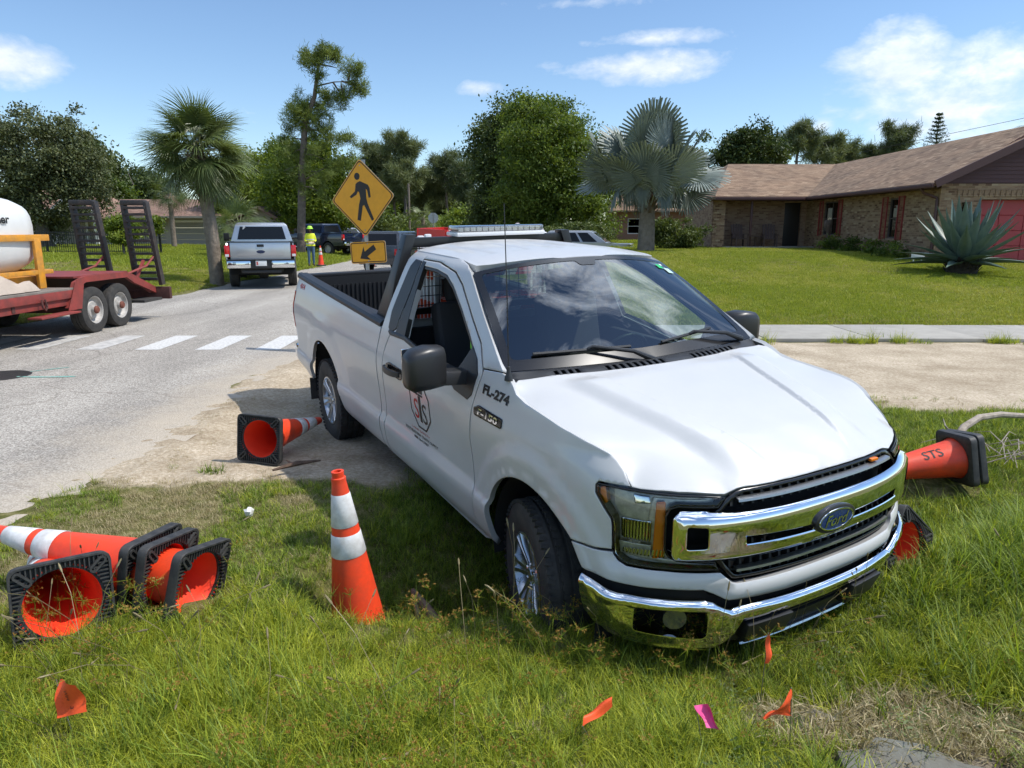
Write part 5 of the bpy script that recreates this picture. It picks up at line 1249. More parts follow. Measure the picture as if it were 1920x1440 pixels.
def roofmesh(name,polys,m,parent,thick=.12):
    """roof planes as thick slabs with a uv running along the eave"""
    mb=MB(); uvs=[]
    for P in polys:
        P=[Vector(p) for p in P]; n=(P[1]-P[0]).cross(P[2]-P[0]).normalized(); n=n if n.z>0 else -n
        u=Vector((-n.y,n.x,0)).normalized(); v=n.cross(u)
        b=len(mb.v); k=len(P); mb.v+=[tuple(p) for p in P]+[tuple(p-Vector((0,0,thick))) for p in P]
        mb.face(range(b,b+k)); mb.face([b+k+i for i in range(k)][::-1])
        for i in range(k): j=(i+1)%k; mb.face((b+i,b+k+i,b+k+j,b+j))
        for f_ in range(k+2): uvs.append((u,v))
    me=mb.mesh(name,m,flat=True,recalc=False); ul=me.uv_layers.new(name='roofuv')
    for p,(u,v) in zip(me.polygons,uvs):
        for li in p.loop_indices:
            co=me.vertices[me.loops[li].vertex_index].co; ul.data[li].uv=(co.dot(u),co.dot(v))
    bm=bmesh.new(); bm.from_mesh(me); bmesh.ops.recalc_face_normals(bm,faces=bm.faces); bm.to_mesh(me); bm.free()
    return link(name,me,parent)
def wall_with_holes(name,P0,P1,z0,z1,holes,m,parent,thick=.2):
    """vertical wall from P0 to P1 (xy), holes=(a0,a1,b0,b1) along-distance and height; box strips around openings"""
    P0=Vector((*P0,0));P1=Vector((*P1,0)); d=(P1-P0); L_=d.length; d.normalize(); n=Vector((d.y,-d.x,0)) # outward = right of direction
    mb=MB()
    xs=sorted({0,L_,*[h for q in holes for h in q[:2]]}); zs=sorted({z0,z1,*[h for q in holes for h in q[2:]]})
    for a,b in zip(xs,xs[1:]):
        for c,e in zip(zs,zs[1:]):
            if any(h[0]-1e-6<=a and b<=h[1]+1e-6 and h[2]-1e-6<=c and e<=h[3]+1e-6 for h in holes): continue
            mb.poly([P0+d*a+Vector((0,0,c)),P0+d*b+Vector((0,0,c)),P0+d*b+Vector((0,0,e)),P0+d*a+Vector((0,0,e))])
    for h in holes:
        q=[(h[0],h[2]),(h[1],h[2]),(h[1],h[3]),(h[0],h[3])]
        for i in range(4):
            a=q[i];b=q[(i+1)%4]; A=P0+d*a[0]+Vector((0,0,a[1]));B=P0+d*b[0]+Vector((0,0,b[1])); mb.poly([A,B,B-n*thick,A-n*thick])
    return mb.build(name,m,parent,flat=True,recalc=False)
def window(parent,P0,P1,h,z,cols=2,rows=2,frame=None,pane=None,blind=None,depth=.09):
    P0=Vector((*P0,0));P1=Vector((*P1,0)); d=(P1-P0).normalized(); n=Vector((d.y,-d.x,0)); a0,a1,b0,b1=h
    e=empty('window'); e.parent=parent; fr=frame or mat('window_frame_dark',(.10,.08,.07),.5); 
    def p(a,b,o): return P0+d*a+Vector((0,0,b))+n*o
    mb=MB(); w=.05
    for A,B in (((a0,b0+w/2),(a1,b0+w/2)),((a0,b1-w/2),(a1,b1-w/2)),((a0+w/2,b0+w),(a0+w/2,b1-w)),((a1-w/2,b0+w),(a1-w/2,b1-w))): mb.bar(p(A[0],A[1],-depth+.01),p(B[0],B[1],-depth+.01),.06,w,up=tuple(n))
    for k in range(1,cols): x=a0+(a1-a0)*k/cols; mb.bar(p(x,b0+w,-depth),p(x,b1-w,-depth),.03,.03,up=tuple(n))
    for k in range(1,rows): z=b0+(b1-b0)*k/rows; mb.bar(p(a0+w,z,-depth+.002),p(a1-w,z,-depth+.002),.034,.034,up=tuple(n))
    mb.build('window_frame',fr,e)
    for i in range(cols):
        for j in range(rows):
            xa=a0+(a1-a0)*i/cols+.02;xb=a0+(a1-a0)*(i+1)/cols-.02;za=b0+(b1-b0)*j/rows+.02;zb=b0+(b1-b0)*(j+1)/rows-.02
            mb=MB(); mb.poly([p(xa,za,-depth-.02),p(xb,za,-depth-.02),p(xb,zb,-depth-.02),p(xa,zb,-depth-.02)]); mb.build('pane',DKGLASS if pane is None else pane,e,flat=True,recalc=False)
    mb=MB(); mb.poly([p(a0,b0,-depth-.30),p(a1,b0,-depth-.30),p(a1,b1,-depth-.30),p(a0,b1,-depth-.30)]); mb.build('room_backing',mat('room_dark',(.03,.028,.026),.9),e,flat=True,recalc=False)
    if blind:
        mb=MB(); k=0; z=b0+.04
        while z<b0+(b1-b0)*blind: mb.bar(p(a0+.05,z,-depth-.06),p(a1-.05,z,-depth-.06),.02,.035,up=(0,0,1)); z+=.055
        mb.build('blind',mat('blind_pale',(.5,.48,.44),.7),e)
    return e
def shutter(parent,P0,P1,a0,a1,b0,b1,m):
    P0=Vector((*P0,0));P1=Vector((*P1,0)); d=(P1-P0).normalized(); n=Vector((d.y,-d.x,0)); p=lambda a,b,o:P0+d*a+Vector((0,0,b))+n*o
    mb=MB(); w=.045
    mb.bar(p(a0+w/2,b0,.03),p(a0+w/2,b1,.03),.03,w,up=tuple(n)); mb.bar(p(a1-w/2,b0,.03),p(a1-w/2,b1,.03),.03,w,up=tuple(n))
    for z in (b0+.03,(b0+b1)/2,b1-.03): mb.bar(p(a0+w,z,.03),p(a1-w,z,.03),.028,.06,up=tuple(n))
    z=b0+.08
    while z<b1-.06: mb.bar(p(a0+w,z,.022),p(a1-w,z,.022),.012,.04,up=tuple(n)); z+=.05
    mb.build('shutter',m,parent)
BRK=brick_mat('brick_wall',[(.14,.075,.045),(.28,.18,.105),(.37,.25,.15),(.24,.14,.085),(.43,.32,.20)])
BRKD=brick_mat('brick_wall_porch',[(.19,.11,.075),(.30,.19,.13),(.36,.25,.17),(.26,.16,.11)])
SHN=shingle_mat('brown_shingles',[(.12,.072,.043),(.21,.135,.082),(.27,.182,.115),(.17,.104,.064),(.31,.22,.143)])
def brick_house():
    Hs=empty('brick_house',(14.2,24,.95),label='single storey brick ranch house with brown shingle roof and red shutters on the right',cat='house')
    inv=Matrix.Translation((-14.2,-24,-.95))
    root=Hs; Hs.location=(0,0,0)
    zb=.70; ze=3.20; TRIM=mat('maroon_trim',(.085,.035,.03),.5); RED=mat('red_shutter',(.30,.05,.045),.5); RD=mat('red_garage_door',(.42,.045,.05),.45)
    XW=14.15; YF=24.3; YB=34.6; XR=21.6; XL=10.0; 
    # left-facing side wall of the garage wing (x = XW), direction chosen so outward is -x : from far to near
    P0=(XW,YB+.6);P1=(XW,YF)
    # openings measured from the far end
    h1=(1.95,3.45,1.50,2.95); h2=(7.65,8.35,1.42,2.88)
    wall_with_holes('wall',P0,P1,zb,ze+.25,[h1,h2],BRK,root)
    window(root,P0,P1,h1,0,2,2); window(root,P0,P1,h2,0,1,2,blind=.55)
    shutter(root,P0,P1,1.55,1.93,1.45,3.0,RED); shutter(root,P0,P1,3.47,3.85,1.45,3.0,RED); shutter(root,P0,P1,7.22,7.62,1.38,2.94,RED); shutter(root,P0,P1,8.38,8.78,1.38,2.94,RED)
    for h in (h1,h2):
        mb=MB(); mb.box((XW-.03,YB+.6-(h[0]+h[1])/2,h[2]-.04),(.10,h[1]-h[0]+.1,.07)); mb.build('window_sill',BRKD,root)
    # street-facing gable end with garage door
    Q0=(XW,YF);Q1=(XR,YF); gd=(1.38,6.4,.70,2.72)
    wall_with_holes('wall',Q0,Q1,zb,ze+.02,[gd],BRK,root,thick=.35)
    g=empty('garage_door'); g.parent=root
    for r_ in range(4):
        for c_ in range(6):
            mb=MB(); mb.box((XW+1.38+.418+.836*c_,YF+.30,.95+.505*r_),(.826,.05,.497)); mb.build('door_panel',RD,g,bevel=.012,seg=1)
    mb=MB(); mb.box((XW+3.9,YF+.36,1.75),(5.2,.04,2.2)); mb.build('door_backing',RD,g)
    # soldier course of brick over the door
    for k in range(30):
        mb=MB() if k==0 else mb
        if k==0: mb.box((0,0,0),(.16,.03,.21)); sm_=mb.mesh('lintel_brick',BRK,bevel=.004,seg=1)
        o=link('lintel_brick',sm_,root); o.location=(XW+.62+.178*k,YF-.012,2.92)
    # gable siding
    xm=(XW-.45+XR+.45)/2; rz=5.25
    sd=mat('maroon_siding',(.09,.035,.032),.6)
    for k in range(15):
        z0=ze+.05+k*.13; hw=(xm-(XW-.1))*(1-(z0-ze)/(rz-ze+.25)); 
        if hw<.1: break
        mb=MB(); mb.v=[(xm-hw,YF-.015,z0),(xm+hw,YF-.015,z0),(xm+hw-.2,YF+.005,z0+.13),(xm-hw+.2,YF+.005,z0+.13)]; mb.face((0,1,2,3)); mb.build('siding_board',sd,root,flat=True,recalc=False)
    mb=MB(); mb.poly([(XW-.1,YF+.03,ze),(XR+.1,YF+.03,ze),(xm,YF+.03,rz-.05)]); mb.build('gable_wall',sd,root,flat=True,recalc=False)
    # main wing: porch recess facing the street
    wall_with_holes('wall',(XL,YB+.6),(XW,YB+.6),zb,ze,[(3.1,3.9,.95,3.0)],BRKD,root)
    mb=MB(); mb.box((XL+3.5,YB+.75,1.98),(.78,.06,2.04)); dr=mb.build('front_door',mat('dark_door',(.03,.025,.022),.4),root,bevel=.01)
    wall_with_holes('wall',(XL-.55,YB-.25),(XL,YB-.25),zb,ze,[],BRK,root)
    mb=MB(); mb.box((XL-.02,YB+.18,(zb+ze)/2),(.06,.85,ze-zb)); mb.build('porch_return_wall',BRKD,root)
    mb=MB(); mb.box((XL-.56,YB+2.5,(zb+ze)/2),(.05,5.4,ze-zb)); mb.build('end_wall',BRKD,root)
    mb=MB(); mb.box((XL+2.3,YB-.0,.93),(4.7,1.3,.06)); mb.build('porch_floor',CONC,root)
    mb=MB(); mb.box((XL+1.2,YB-.35,2.05),(.10,.10,2.3)); mb.build('porch_post',TRIM,root,bevel=.01)
    # roofs
    ey=YF-.55; xl=XW-.55; xr=XR+.55; my=YB-.75; ry=41.0; bx=XL-.65; zr=rz+.02; zE=ze+.03
    # garage wing slopes (ridge along y) ; main wing front slope (ridge along x at y=ry)
    roofmesh('roof',[[(xl,ey,zE),(xm,ey,zr),(xm,ry,zr),(xl,my,zE)],[(xm,ey,zr),(xr,ey,zE),(xr,ry+7,zE),(xm,ry,zr)]],SHN,root)
    roofmesh('roof',[[(bx,my,zE+.003),(xl+.003,my,zE+.003),(xm,ry,zr+.003),(bx+2.6,ry,zr+.003)],[(bx+2.6,ry,zr),(xm,ry,zr),(xr+3,ry+7,zE),(bx,ry+7,zE)],[(bx,my,zE),(bx+2.6,ry,zr),(bx,ry+7,zE)]],SHN,root)
    # fascias, gutter, rake boards
    mb=MB(); mb.bar((xl-.04,ey,zE-.10),(xl-.04,my,zE-.10),.10,.13); mb.build('gutter',TRIM,root,bevel=.02)
    mb=MB(); mb.bar((bx,my-.04,zE-.10),(xl-.1,my-.04,zE-.10),.10,.13); mb.build('gutter',TRIM,root,bevel=.02)
    for a,b in (((xl,ey-.05,zE-.06),(xm,ey-.05,zr-.06)),((xm,ey-.05,zr-.06),(xr,ey-.05,zE-.06))): mb=MB(); mb.bar(a,b,.05,.24); mb.build('rake_board',TRIM,root)
    mb=MB(); mb.poly([(xl,ey,zE-.16),(XW,ey,zE-.16),(XW,my,zE-.16),(xl,my,zE-.16)]); mb.poly([(bx,my,zE-.16),(XW,my,zE-.16),(XW,YB+.6,zE-.16),(bx,YB+.6,zE-.16)]); mb.build('soffit',TRIM,root,flat=True)
    mb=MB(); mb.tube([(xl+.02,YF+.25,zE-.16),(xl+.10,YF+.2,zE-.30),(XW-.06,YF+.1,zE-.46),(XW-.05,YF+.08,zE-.6),(XW-.05,YF+.08,.95)],.045,8); mb.build('downspout',TRIM,root)
    # wall lamp
    l=empty('wall_lamp'); l.parent=root
    mb=MB(); mb.box((XW+.82,YF-.12,2.42),(.15,.15,.30)); mb.build('lamp_glass',DKGLASS,l); mb=MB(); mb.box((XW+.82,YF-.12,2.60),(.20,.20,.04)); mb.box((XW+.82,YF-.12,2.25),(.18,.18,.03)); mb.bar((XW+.82,YF,2.5),(XW+.82,YF-.1,2.5),.03,.03); mb.build('lamp_frame',BLK2,l)
    # porch furniture
    def chair(x,y,rz,lb):
        e=empty('adirondack_chair',(x,y,.96),rz,label=lb,cat='chair',group='chairs on the porch'); WD=mat('porch_wood',(.09,.055,.045),.7)
        mb=MB(); mb.box((0,-.02,.36),(.56,.52,.04)); mb.build('seat',WD,e)
        for k in range(5):
            mb=MB(); mb.bar((-.22+.11*k,.22,.36),(-.24+.12*k,.45,1.0+.05*(1-abs(k-2)/2)),.09,.02,up=(0,1,0)); mb.build('back_slat',WD,e)
        for s in (-1,1):
            mb=MB(); mb.box((s*.31,-.05,.58),(.10,.62,.03)); mb.build('armrest',WD,e)
            for yy in (-.26,.24): mb=MB(); mb.box((s*.29,yy,.28),(.06,.06,.56)); mb.build('leg',WD,e)
    chair(10.75,34.3,.15,'left wooden chair on the shaded porch, nearer the house corner'); chair(12.15,34.3,-.15,'right wooden chair on the shaded porch, nearer the front door')
    e=empty('porch_table',(11.45,34.2,.96),label='low dark table between the two porch chairs',cat='table'); mb=MB(); mb.lathe([(0,.50),(.32,.50),(.32,.46),(0,.46)],20); mb.build('table_top',MATS['porch_wood'],e); mb=MB(); mb.lathe([(.05,.46),(.05,.06),(.2,.0)],12); mb.build('leg',MATS['porch_wood'],e)
    # carved post by the wall
    mb=MB(); n=12; rings=[]; rr=random.Random(4)
    for i in range(14):
        t=i/13; r=.15+.05*math.sin(t*9)-.04*t; cx=.04*math.sin(t*6)
        rings.append([(13.55+cx+r*math.cos(2*math.pi*k/n)*rr.uniform(.9,1.1),31.2+r*math.sin(2*math.pi*k/n),.85+1.3*t) for k in range(n)])
    mb.loft(rings,True,True); tag(mb.build('carved_stump',mat('weathered_wood',(.14,.10,.08),.9,noise=(8,.5,6))),'weathered carved tree stump standing against the brick wall between the two windows','stump')
    mb=MB(); mb.box((13.25,23.6,.90),(.42,.05,.22)); mb.box((13.12,23.6,.75),(.03,.03,.3)); mb.box((13.38,23.6,.75),(.03,.03,.3))
    tag(mb.build('address_plaque',mat('plaque_white',(.75,.75,.73),.5),bevel=.005),'small white plaque on two stakes in front of the brick house beside the agave','plaque')
brick_house()
def small_house_far():
    # house glimpsed behind the silver palm
    e=empty('brown_roof_house',label='partly hidden low house with brown roof behind the silver fan palm',cat='house')
    zb=.2
    wall_with_holes('wall',(8.2,58),(15,58),zb,3.2,[(1.0,2.0,1.4,2.6)],mat('dull_brick',(.24,.13,.09),.9),e); window(e,(8.2,58),(15,58),(1.0,2.0,1.4,2.6),0,1,2,frame=mat('white_trim',(.75,.75,.73),.5))
    roofmesh('roof',[[(7.6,57.3,3.2),(15.6,57.3,3.2),(15.6,61,4.7),(8.6,61,4.7)],[(7.6,57.3,3.2),(8.6,61,4.7),(7.6,65,3.2)]],SHN,e)
    wall_with_holes('wall',(8.2,64),(8.2,58),zb,3.2,[],MATS['dull_brick'],e)
small_house_far()
def left_house():
    e=empty('beige_house',label='long beige house with brown roof and white gable behind the black iron fence',cat='house')
    WL=mat('beige_stucco',(.40,.36,.30),.9,noise=(2,.1,4)); WT=mat('white_trim',(.75,.75,.73),.5); GD=mat('taupe_garage_door',(.34,.31,.27),.7)
    zb=.1; Y=60
    gd1=(15.4,20.4,.45,2.35); gd2=(21.0,26.0,.45,2.35)
    P0=(-43,Y);P1=(-22.5,Y)
    wall_with_holes('wall',(-48,Y),(-22.2,Y),zb,2.75,[(15.0,19.4,.45,2.35),(20.0,24.6,.45,2.35),(8.2,8.9,1.0,2.2)],WL,e)
    for a,b in ((15.0,19.4),(20.0,24.6)):
        for k in range(4): mb=MB(); mb.box((-48+(a+b)/2,Y+.12,.69+.475*k),(b-a,.05,.46)); mb.build('garage_panel',GD,e)
    for a,b in ((15.0,19.4),(20.0,24.6)): mb=MB(); mb.box((-48+(a+b)/2,Y-.03,2.44),(b-a+.2,.06,.12)); mb.build('door_trim',WT,e)
    mb=MB(); mb.box((-30,Y-.05,.35),(15,.06,.45)); mb.build('base_band',WT,e)
    window(e,(-48,Y),(-22.2,Y),(8.2,8.9,1.0,2.2),0,1,2,frame=WT)
    for x in (-34.9,-41.5): mb=MB(); mb.box((x,Y-.08,1.4),(.22,.16,2.6)); mb.build('corner_trim',WT,e)
    RB=shingle_mat('left_roof_shingles',[(.13,.07,.05),(.22,.135,.10),(.28,.185,.14),(.20,.12,.09)])
    roofmesh('roof',[[(-49,Y-.8,2.8),(-21.5,Y-.8,2.8),(-23.8,Y+5,4.35),(-46,Y+5,4.35)],[(-21.5,Y-.8,2.8),(-21.5,Y+11,2.8),(-23.8,Y+5,4.35)]],RB,e)
    mb=MB(); mb.bar((-49,Y-.85,2.72),(-21.5,Y-.85,2.72),.08,.16); mb.build('fascia',WL,e)
    # entrance gable in white
    gx=-35.0
    mb=MB(); mb.prism([(gx-1.7,2.7),(gx+1.7,2.7),(gx,4.25)],Y-1.6,Y-1.5); mb.build('gable_wall',WT,e,flat=True)
    roofmesh('roof',[[(gx-2.2,Y-1.9,2.75),(gx,Y-1.9,4.55),(gx,Y+4.5,4.55),(gx-2.2,Y+4.5,2.75)],[(gx,Y-1.9,4.55),(gx+2.2,Y-1.9,2.75),(gx+2.2,Y+4.5,2.75),(gx,Y+4.5,4.55)]],RB,e)
    for a,b in (((gx-2.2,Y-1.95,2.7),(gx,Y-1.95,4.5)),((gx,Y-1.95,4.5),(gx+2.2,Y-1.95,2.7))): mb=MB(); mb.bar(a,b,.05,.22); mb.build('rake_board',WT,e)
    for s in (-1.7,1.7): mb=MB(); mb.box((gx+s,Y-1.55,1.4),(.28,.28,2.7)); mb.build('column',WT,e)
    mb=MB(); mb.lathe([(0,0),(.38,0),(.38,.04),(0,.04)],20,'y',c=(gx,Y-1.66,3.2)); mb.build('gable_vent',GD,e)
    # hip roof block further left
    roofmesh('roof',[[(-45,Y-1.0,3.0),(-37.5,Y-1.0,3.0),(-39.8,Y+3,5.1),(-43,Y+3,5.1)],[(-37.5,Y-1.0,3.0),(-37.5,Y+7,3.0),(-39.8,Y+3,5.1)]],RB,e)
    mb=MB(); mb.tube([(-26.3,Y+4,4.2),(-26.3,Y+4,5.3)],.22,10); mb.build('chimney_pipe',WT,e)
left_house()
def right_gable_house():
    e=empty('tan_gable_house',label='small tan house with a brown gable roof behind the silver pickup',cat='house')
    x0,x1,Y=-20.6,-16.4,52
    mb=MB(); mb.box(((x0+x1)/2,Y+3,1.3),(x1-x0-.8,6,1.9)); mb.build('wall',mat('tan_stucco',(.36,.30,.24),.9),e)
    xm=(x0+x1)/2+.7
    roofmesh('roof',[[(x0,Y-.6,2.2),(xm,Y-.6,3.35),(xm,Y+6,3.35),(x0,Y+6,2.2)],[(xm,Y-.6,3.35),(x1+.6,Y-.6,2.1),(x1+.6,Y+6,2.1),(xm,Y+6,3.35)]],MATS['left_roof_shingles'] if 'left_roof_shingles' in MATS else SHN,e)
    mb=MB(); mb.prism([(x0+.4,2.1),(x1,2.0),(xm,3.25)],Y-.05,Y+.05); mb.build('gable_wall',MATS['tan_stucco'],e,flat=True)
    mb=MB(); mb.bar((xm,Y-.65,3.28),(x1+.6,Y-.65,2.03),.05,.2); mb.bar((x0,Y-.65,2.15),(xm,Y-.65,3.28),.05,.2); mb.build('rake_board',mat('brown_fascia',(.22,.12,.09),.6),e)
right_gable_house()
def fence():
    e=empty('iron_fence',label='black iron picket fence in front of the beige house on the left',cat='fence'); FB=mat('fence_black',(.012,.012,.013),.45)
    x0,x1,Y=-26.5,-18.5,38.2; z=g1(-22,Y)
    mb=MB(); n=int((x1-x0)/.115)
    for k in range(n+1): mb.box((x0+.115*k,Y,z+.62),(.02,.02,1.14))
    o=mb.build('picket',FB,e,flat=True); tag(o,kind='stuff')
    for zz in (.15,.98,1.12): mb=MB(); mb.box(((x0+x1)/2,Y,z+zz),(x1-x0,.035,.035)); mb.build('rail',FB,e)
    for k in range(5): mb=MB(); mb.box((x0+2*k,Y,z+.65),(.07,.07,1.3)); mb.build('post',FB,e)
fence()
# ================= vehicles =================
_wm={}
def simple_wheel(parent,c,R,W,side,rimcol,name='wheel',key='car'):
    w=empty(name); w.parent=parent; w.location=c
    k=(key,R,W,side)
    if k not in _wm:
        h=W/2; rr=R*.60
        t=MB(); t.lathe([(rr,-h*.8),(rr+.01,-h*.95),(R*.85,-h),(R*.97,-h*.9),(R,-h*.65),(R,-h*.25),(R-.012,-h*.22),(R-.012,-h*.16),(R,-h*.13),(R,h*.13),(R-.012,h*.16),(R-.012,h*.22),(R,h*.25),(R,h*.65),(R*.97,h*.9),(R*.85,h),(rr,h*.8)],36,'y'); 
        m1=t.mesh('tyre',RUB,smooth=40)
        r=MB(); s=-1 if side<0 else 1; f=s*h
        if key=='trailer':
            r.lathe([(rr,f*.92),(rr-.015,f*.86),(rr-.03,f*.5),(rr*.72,f*.30),(rr*.62,f*.50),(rr*.60,f*.58),(rr*.32,f*.60),(rr*.30,f*.95),(rr*.18,f*1.05),(0,f*1.05)],30,'y')
        else:
            r.lathe([(rr,f*.92),(rr-.012,f*.9),(rr-.025,f*.45),(rr*.3,f*.40),(rr*.28,f*.7),(0,f*.72)],30,'y')
            for q in range(5):
                M=Matrix.Rotation(2*math.pi*q/5,3,'Y'); r.loft([[M@Vector((x,f*.66+dy,z)) for x,dy in ((-wd,0),(wd,0),(wd*.7,-f*.3),(-wd*.7,-f*.3))] for z,wd in ((rr*.2,.05),(rr*.95,.035))],True,True)
        m2=r.mesh('rim',rimcol,smooth=40); _wm[k]=(m1,m2)
    link('tyre',_wm[k][0],w); link('rim',_wm[k][1],w)
    if key=='trailer':
        mb=MB(); f=(1 if side>0 else -1)*W/2; mb.lathe([(R*.17,f*.6),(R*.17,f*1.15),(R*.12,f*1.3),(0,f*1.3)],16,'y'); mb.build('hub',mat('rust_hub',(.16,.05,.03),.8),w)
    return w
def box_loft(stations,exp=.35,n=20):
    """superellipse rings: stations=(x,halfwidth,z0,z1)"""
    rings=[]
    for (x,hw,z0,z1) in stations:
        r=[]
        for k in range(n):
            a=2*math.pi*(k+.5)/n; ca,sa=math.cos(a),math.sin(a)
            r.append((x,hw*math.copysign(abs(ca)**exp,ca),(z0+z1)/2+(z1-z0)/2*math.copysign(abs(sa)**exp,sa)))
        rings.append(r)
    return rings
def pickup(name,loc,rz,body,label,cabx=(-1.3,.9),L=(-3.0,2.95),hw=1.0,crew=True,scale=1,plate=False,big=True,group=None,mark=None):
    """faces +x; origin on the ground at mid wheelbase"""
    e=empty(name,loc,rz,label=label,cat='pickup truck',group=group); e.scale=(scale,)*3
    x0,x1=L; zf=.62; zb=1.36 if big else 1.22; cb0,cb1=cabx; ax=(x0+1.25,x1-1.0)
    P=lambda mb,nm,m,par=e,**k: mb.build(nm,m,par,**k)
    # lower side profile with wheel arches extruded in thin sides
    def sideprof():
        top=[(x0,zb),(cb0,zb),(cb1-.25,zb-.02),(cb1+.25,zb-.06),(x1-.35,zb-.12),(x1,zb-.30)]
        bot=[(x1,zf)]
        for a in ax[::-1]:
            bot+=[(a+.50*math.cos(R_(q)),.40+.50*math.sin(R_(q))) for q in range(20,161,14)]
        bot+=[(x0,zf)]
        return top+bot
    for s in (-1,1):
        panel('body_side',sideprof(),lambda u,v,s=s:(u,s*(hw-.02-.05*max(0,(v-1.1)/.3)**2-.04*max(0,(.75-v)/.3)**2-.12*max(0,(u-x1+.8)/.8)**2),v),body,e,step=.2,thick=.04,hint=(0,s,0))
    mb=MB(); mb.box(((cb1+x1)/2+.1,0,zb-.10),(x1-cb1-.15,2*hw-.20,.05)); P(mb,'hood',body,bevel=.02)
    mb=MB(); mb.box((x1-.03,0,(zb+zf)/2-.14),(.08,2*hw-.26,.60)); P(mb,'front_grille',BLK2,bevel=.02)
    mb=MB(); mb.box((x1+.06,0,.62),(.16,2*hw-.08,.22)); P(mb,'front_bumper',CHROME,bevel=.03)
    for s in (-1,1): mb=MB(); mb.box((x1-.02,s*(hw-.20),zb-.32),(.12,.26,.22)); P(mb,'headlight',CLEAR if False else mat('lamp_clear',(.7,.72,.72),.1,.3),bevel=.03)
    # chassis
    mb=MB(); mb.box(((x0+x1)/2,0,.62),(x1-x0-.3,1.2,.25)); mb.tube([(ax[0],-.8,.40),(ax[0],.8,.40)],.06,8); mb.lathe([(0,-.17),(.15,-.12),(.17,0),(.15,.12),(0,.17)],12,'y',c=(ax[0],0,.40)); mb.tube([(ax[1],-.8,.40),(ax[1],.8,.40)],.05,8); P(mb,'chassis',mat('chassis',(.03,.028,.025),.7))
    # cab greenhouse
    zt=1.96 if big else 1.78
    def cab(u,o=0): return None
    lo,hi=hw-.05,hw-.24
    C0=[(cb0,lo,zb),(cb0+.10,hi,zt-.04)]; 
    rings=[[(cb0,-lo,zb-.02),(cb0,lo,zb-.02),(cb1+.25,lo,zb-.04),(cb1+.25,-lo,zb-.04)],[(cb0+.09,-hi-.02,zt-.07),(cb0+.09,hi+.02,zt-.07),(cb1-.50,hi+.02,zt-.07),(cb1-.50,-hi-.02,zt-.07)],[(cb0+.16,-hi+.06,zt),(cb0+.16,hi-.06,zt),(cb1-.60,hi-.06,zt),(cb1-.60,-hi+.06,zt)]]
    mb=MB(); mb.loft(rings,True,True); cbm=P(mb,'cab',body,bevel=.035,seg=2)
    gl=glass('car_glass',(.05,.055,.06),1.55,boost=1.2)
    def lerp(a,b,t): return Vector(a)+(Vector(b)-Vector(a))*t
    A=rings[0];B=rings[1]
    def pane(nm,i,j,u0,u1,v0,v1):
        def f(u,v): 
            p=lerp(A[i],A[j],u); q=lerp(B[i],B[j],u); return lerp(p,q,v)
        n=(f(1,0)-f(0,0)).cross(f(0,1)-f(0,0)).normalized(); c=f(.5,.5)-Vector(((cb0+cb1)/2,0,1.5)); n=n if n.dot(c)>0 else -n
        pts=[f(u0,v0),f(u1,v0),f(u1,v1),f(u0,v1)]; mb=MB(); mb.poly([p+n*.010 for p in pts]); P(mb,nm,mat('tinted_glass',(.012,.013,.015),.06,spec=.3),cbm,flat=True)
    pane('rear_window',0,1,.10,.90,.18,.90); pane('windshield',2,3,.08,.92,.12,.92)
    for i,j in ((1,2),(3,0)):
        if crew:
            for (u0,u1) in ((.07,.44),(.48,.86)): pane('side_window',i,j,u0 if i==1 else 1-u1,u1 if i==1 else 1-u0,.12,.90)
        else: pane('side_window',i,j,.12 if i==1 else .2,.80 if i==1 else .88,.12,.90)
    # bed
    mb=MB(); mb.box(((x0+cb0)/2,0,1.0),(cb0-x0-.05,2*hw-.2,.05)); mb.box((cb0-.04,0,1.15),(.05,2*hw-.14,.42)); P(mb,'bed_floor',BLK)
    for s in (-1,1):
        mb=MB(); mb.box(((x0+cb0)/2,s*(hw-.10),zb+.012),(cb0-x0-.04,.12,.035)); P(mb,'rail_cap',BLK,bevel=.01)
        mb=MB(); mb.box(((x0+cb0)/2,s*(hw-.13),1.17),(cb0-x0-.04,.03,.36)); P(mb,'bed_wall',BLK)
        mb=MB(); mb.box((x0+.03,s*(hw-.065),1.12),(.14,.15,.34)); tl=P(mb,'tail_light',REDL,bevel=.02)
        mb=MB(); mb.box((x0-.046,s*(hw-.06),1.0),(.006,.10,.07)); P(mb,'reverse_lamp',mat('white_lens',(.75,.75,.75),.15),tl)
        m=empty('side_mirror'); m.parent=e; mb=MB(); mb.box((cb1-.25,s*(hw+.20),1.50),(.12,.18,.26)); mb.bar((cb1-.2,s*(hw-.1),1.45),(cb1-.22,s*(hw+.15),1.46),.05,.06); mb.build('mirror_housing',BLK,m,bevel=.03)
        mb=MB(); mb.box((.25,s*(hw-.06),.52),(1.6 if crew else 1.0,.14,.05)); P(mb,'side_step',CHROME if big else BLK,bevel=.015)
    # tailgate facing -x
    tg=empty('tailgate'); tg.parent=e
    mb=MB(); mb.box((x0+.0,0,1.10),(.07,2*hw-.30,.56)); mb.build('tailgate_panel',body,tg,bevel=.018)
    mb=MB(); mb.box((x0-.038,0,1.13),(.012,1.30,.30)); mb.build('tailgate_recess',body,tg,bevel=.005)
    mb=MB(); mb.box((x0-.050,0,1.28),(.03,.20,.075)); mb.build('tailgate_handle',BLK2,tg,bevel=.015)
    mb=MB(); mb.loft([[(x0-.045,.12*math.cos(a),1.10+.05*math.sin(a)) for a in [2*math.pi*k/24 for k in range(24)]],[(x0-.058,.115*math.cos(a),1.10+.046*math.sin(a)) for a in [2*math.pi*k/24 for k in range(24)]]],True,True); mb.build('tailgate_emblem',mat('navy_oval',(.01,.02,.07),.2),tg)
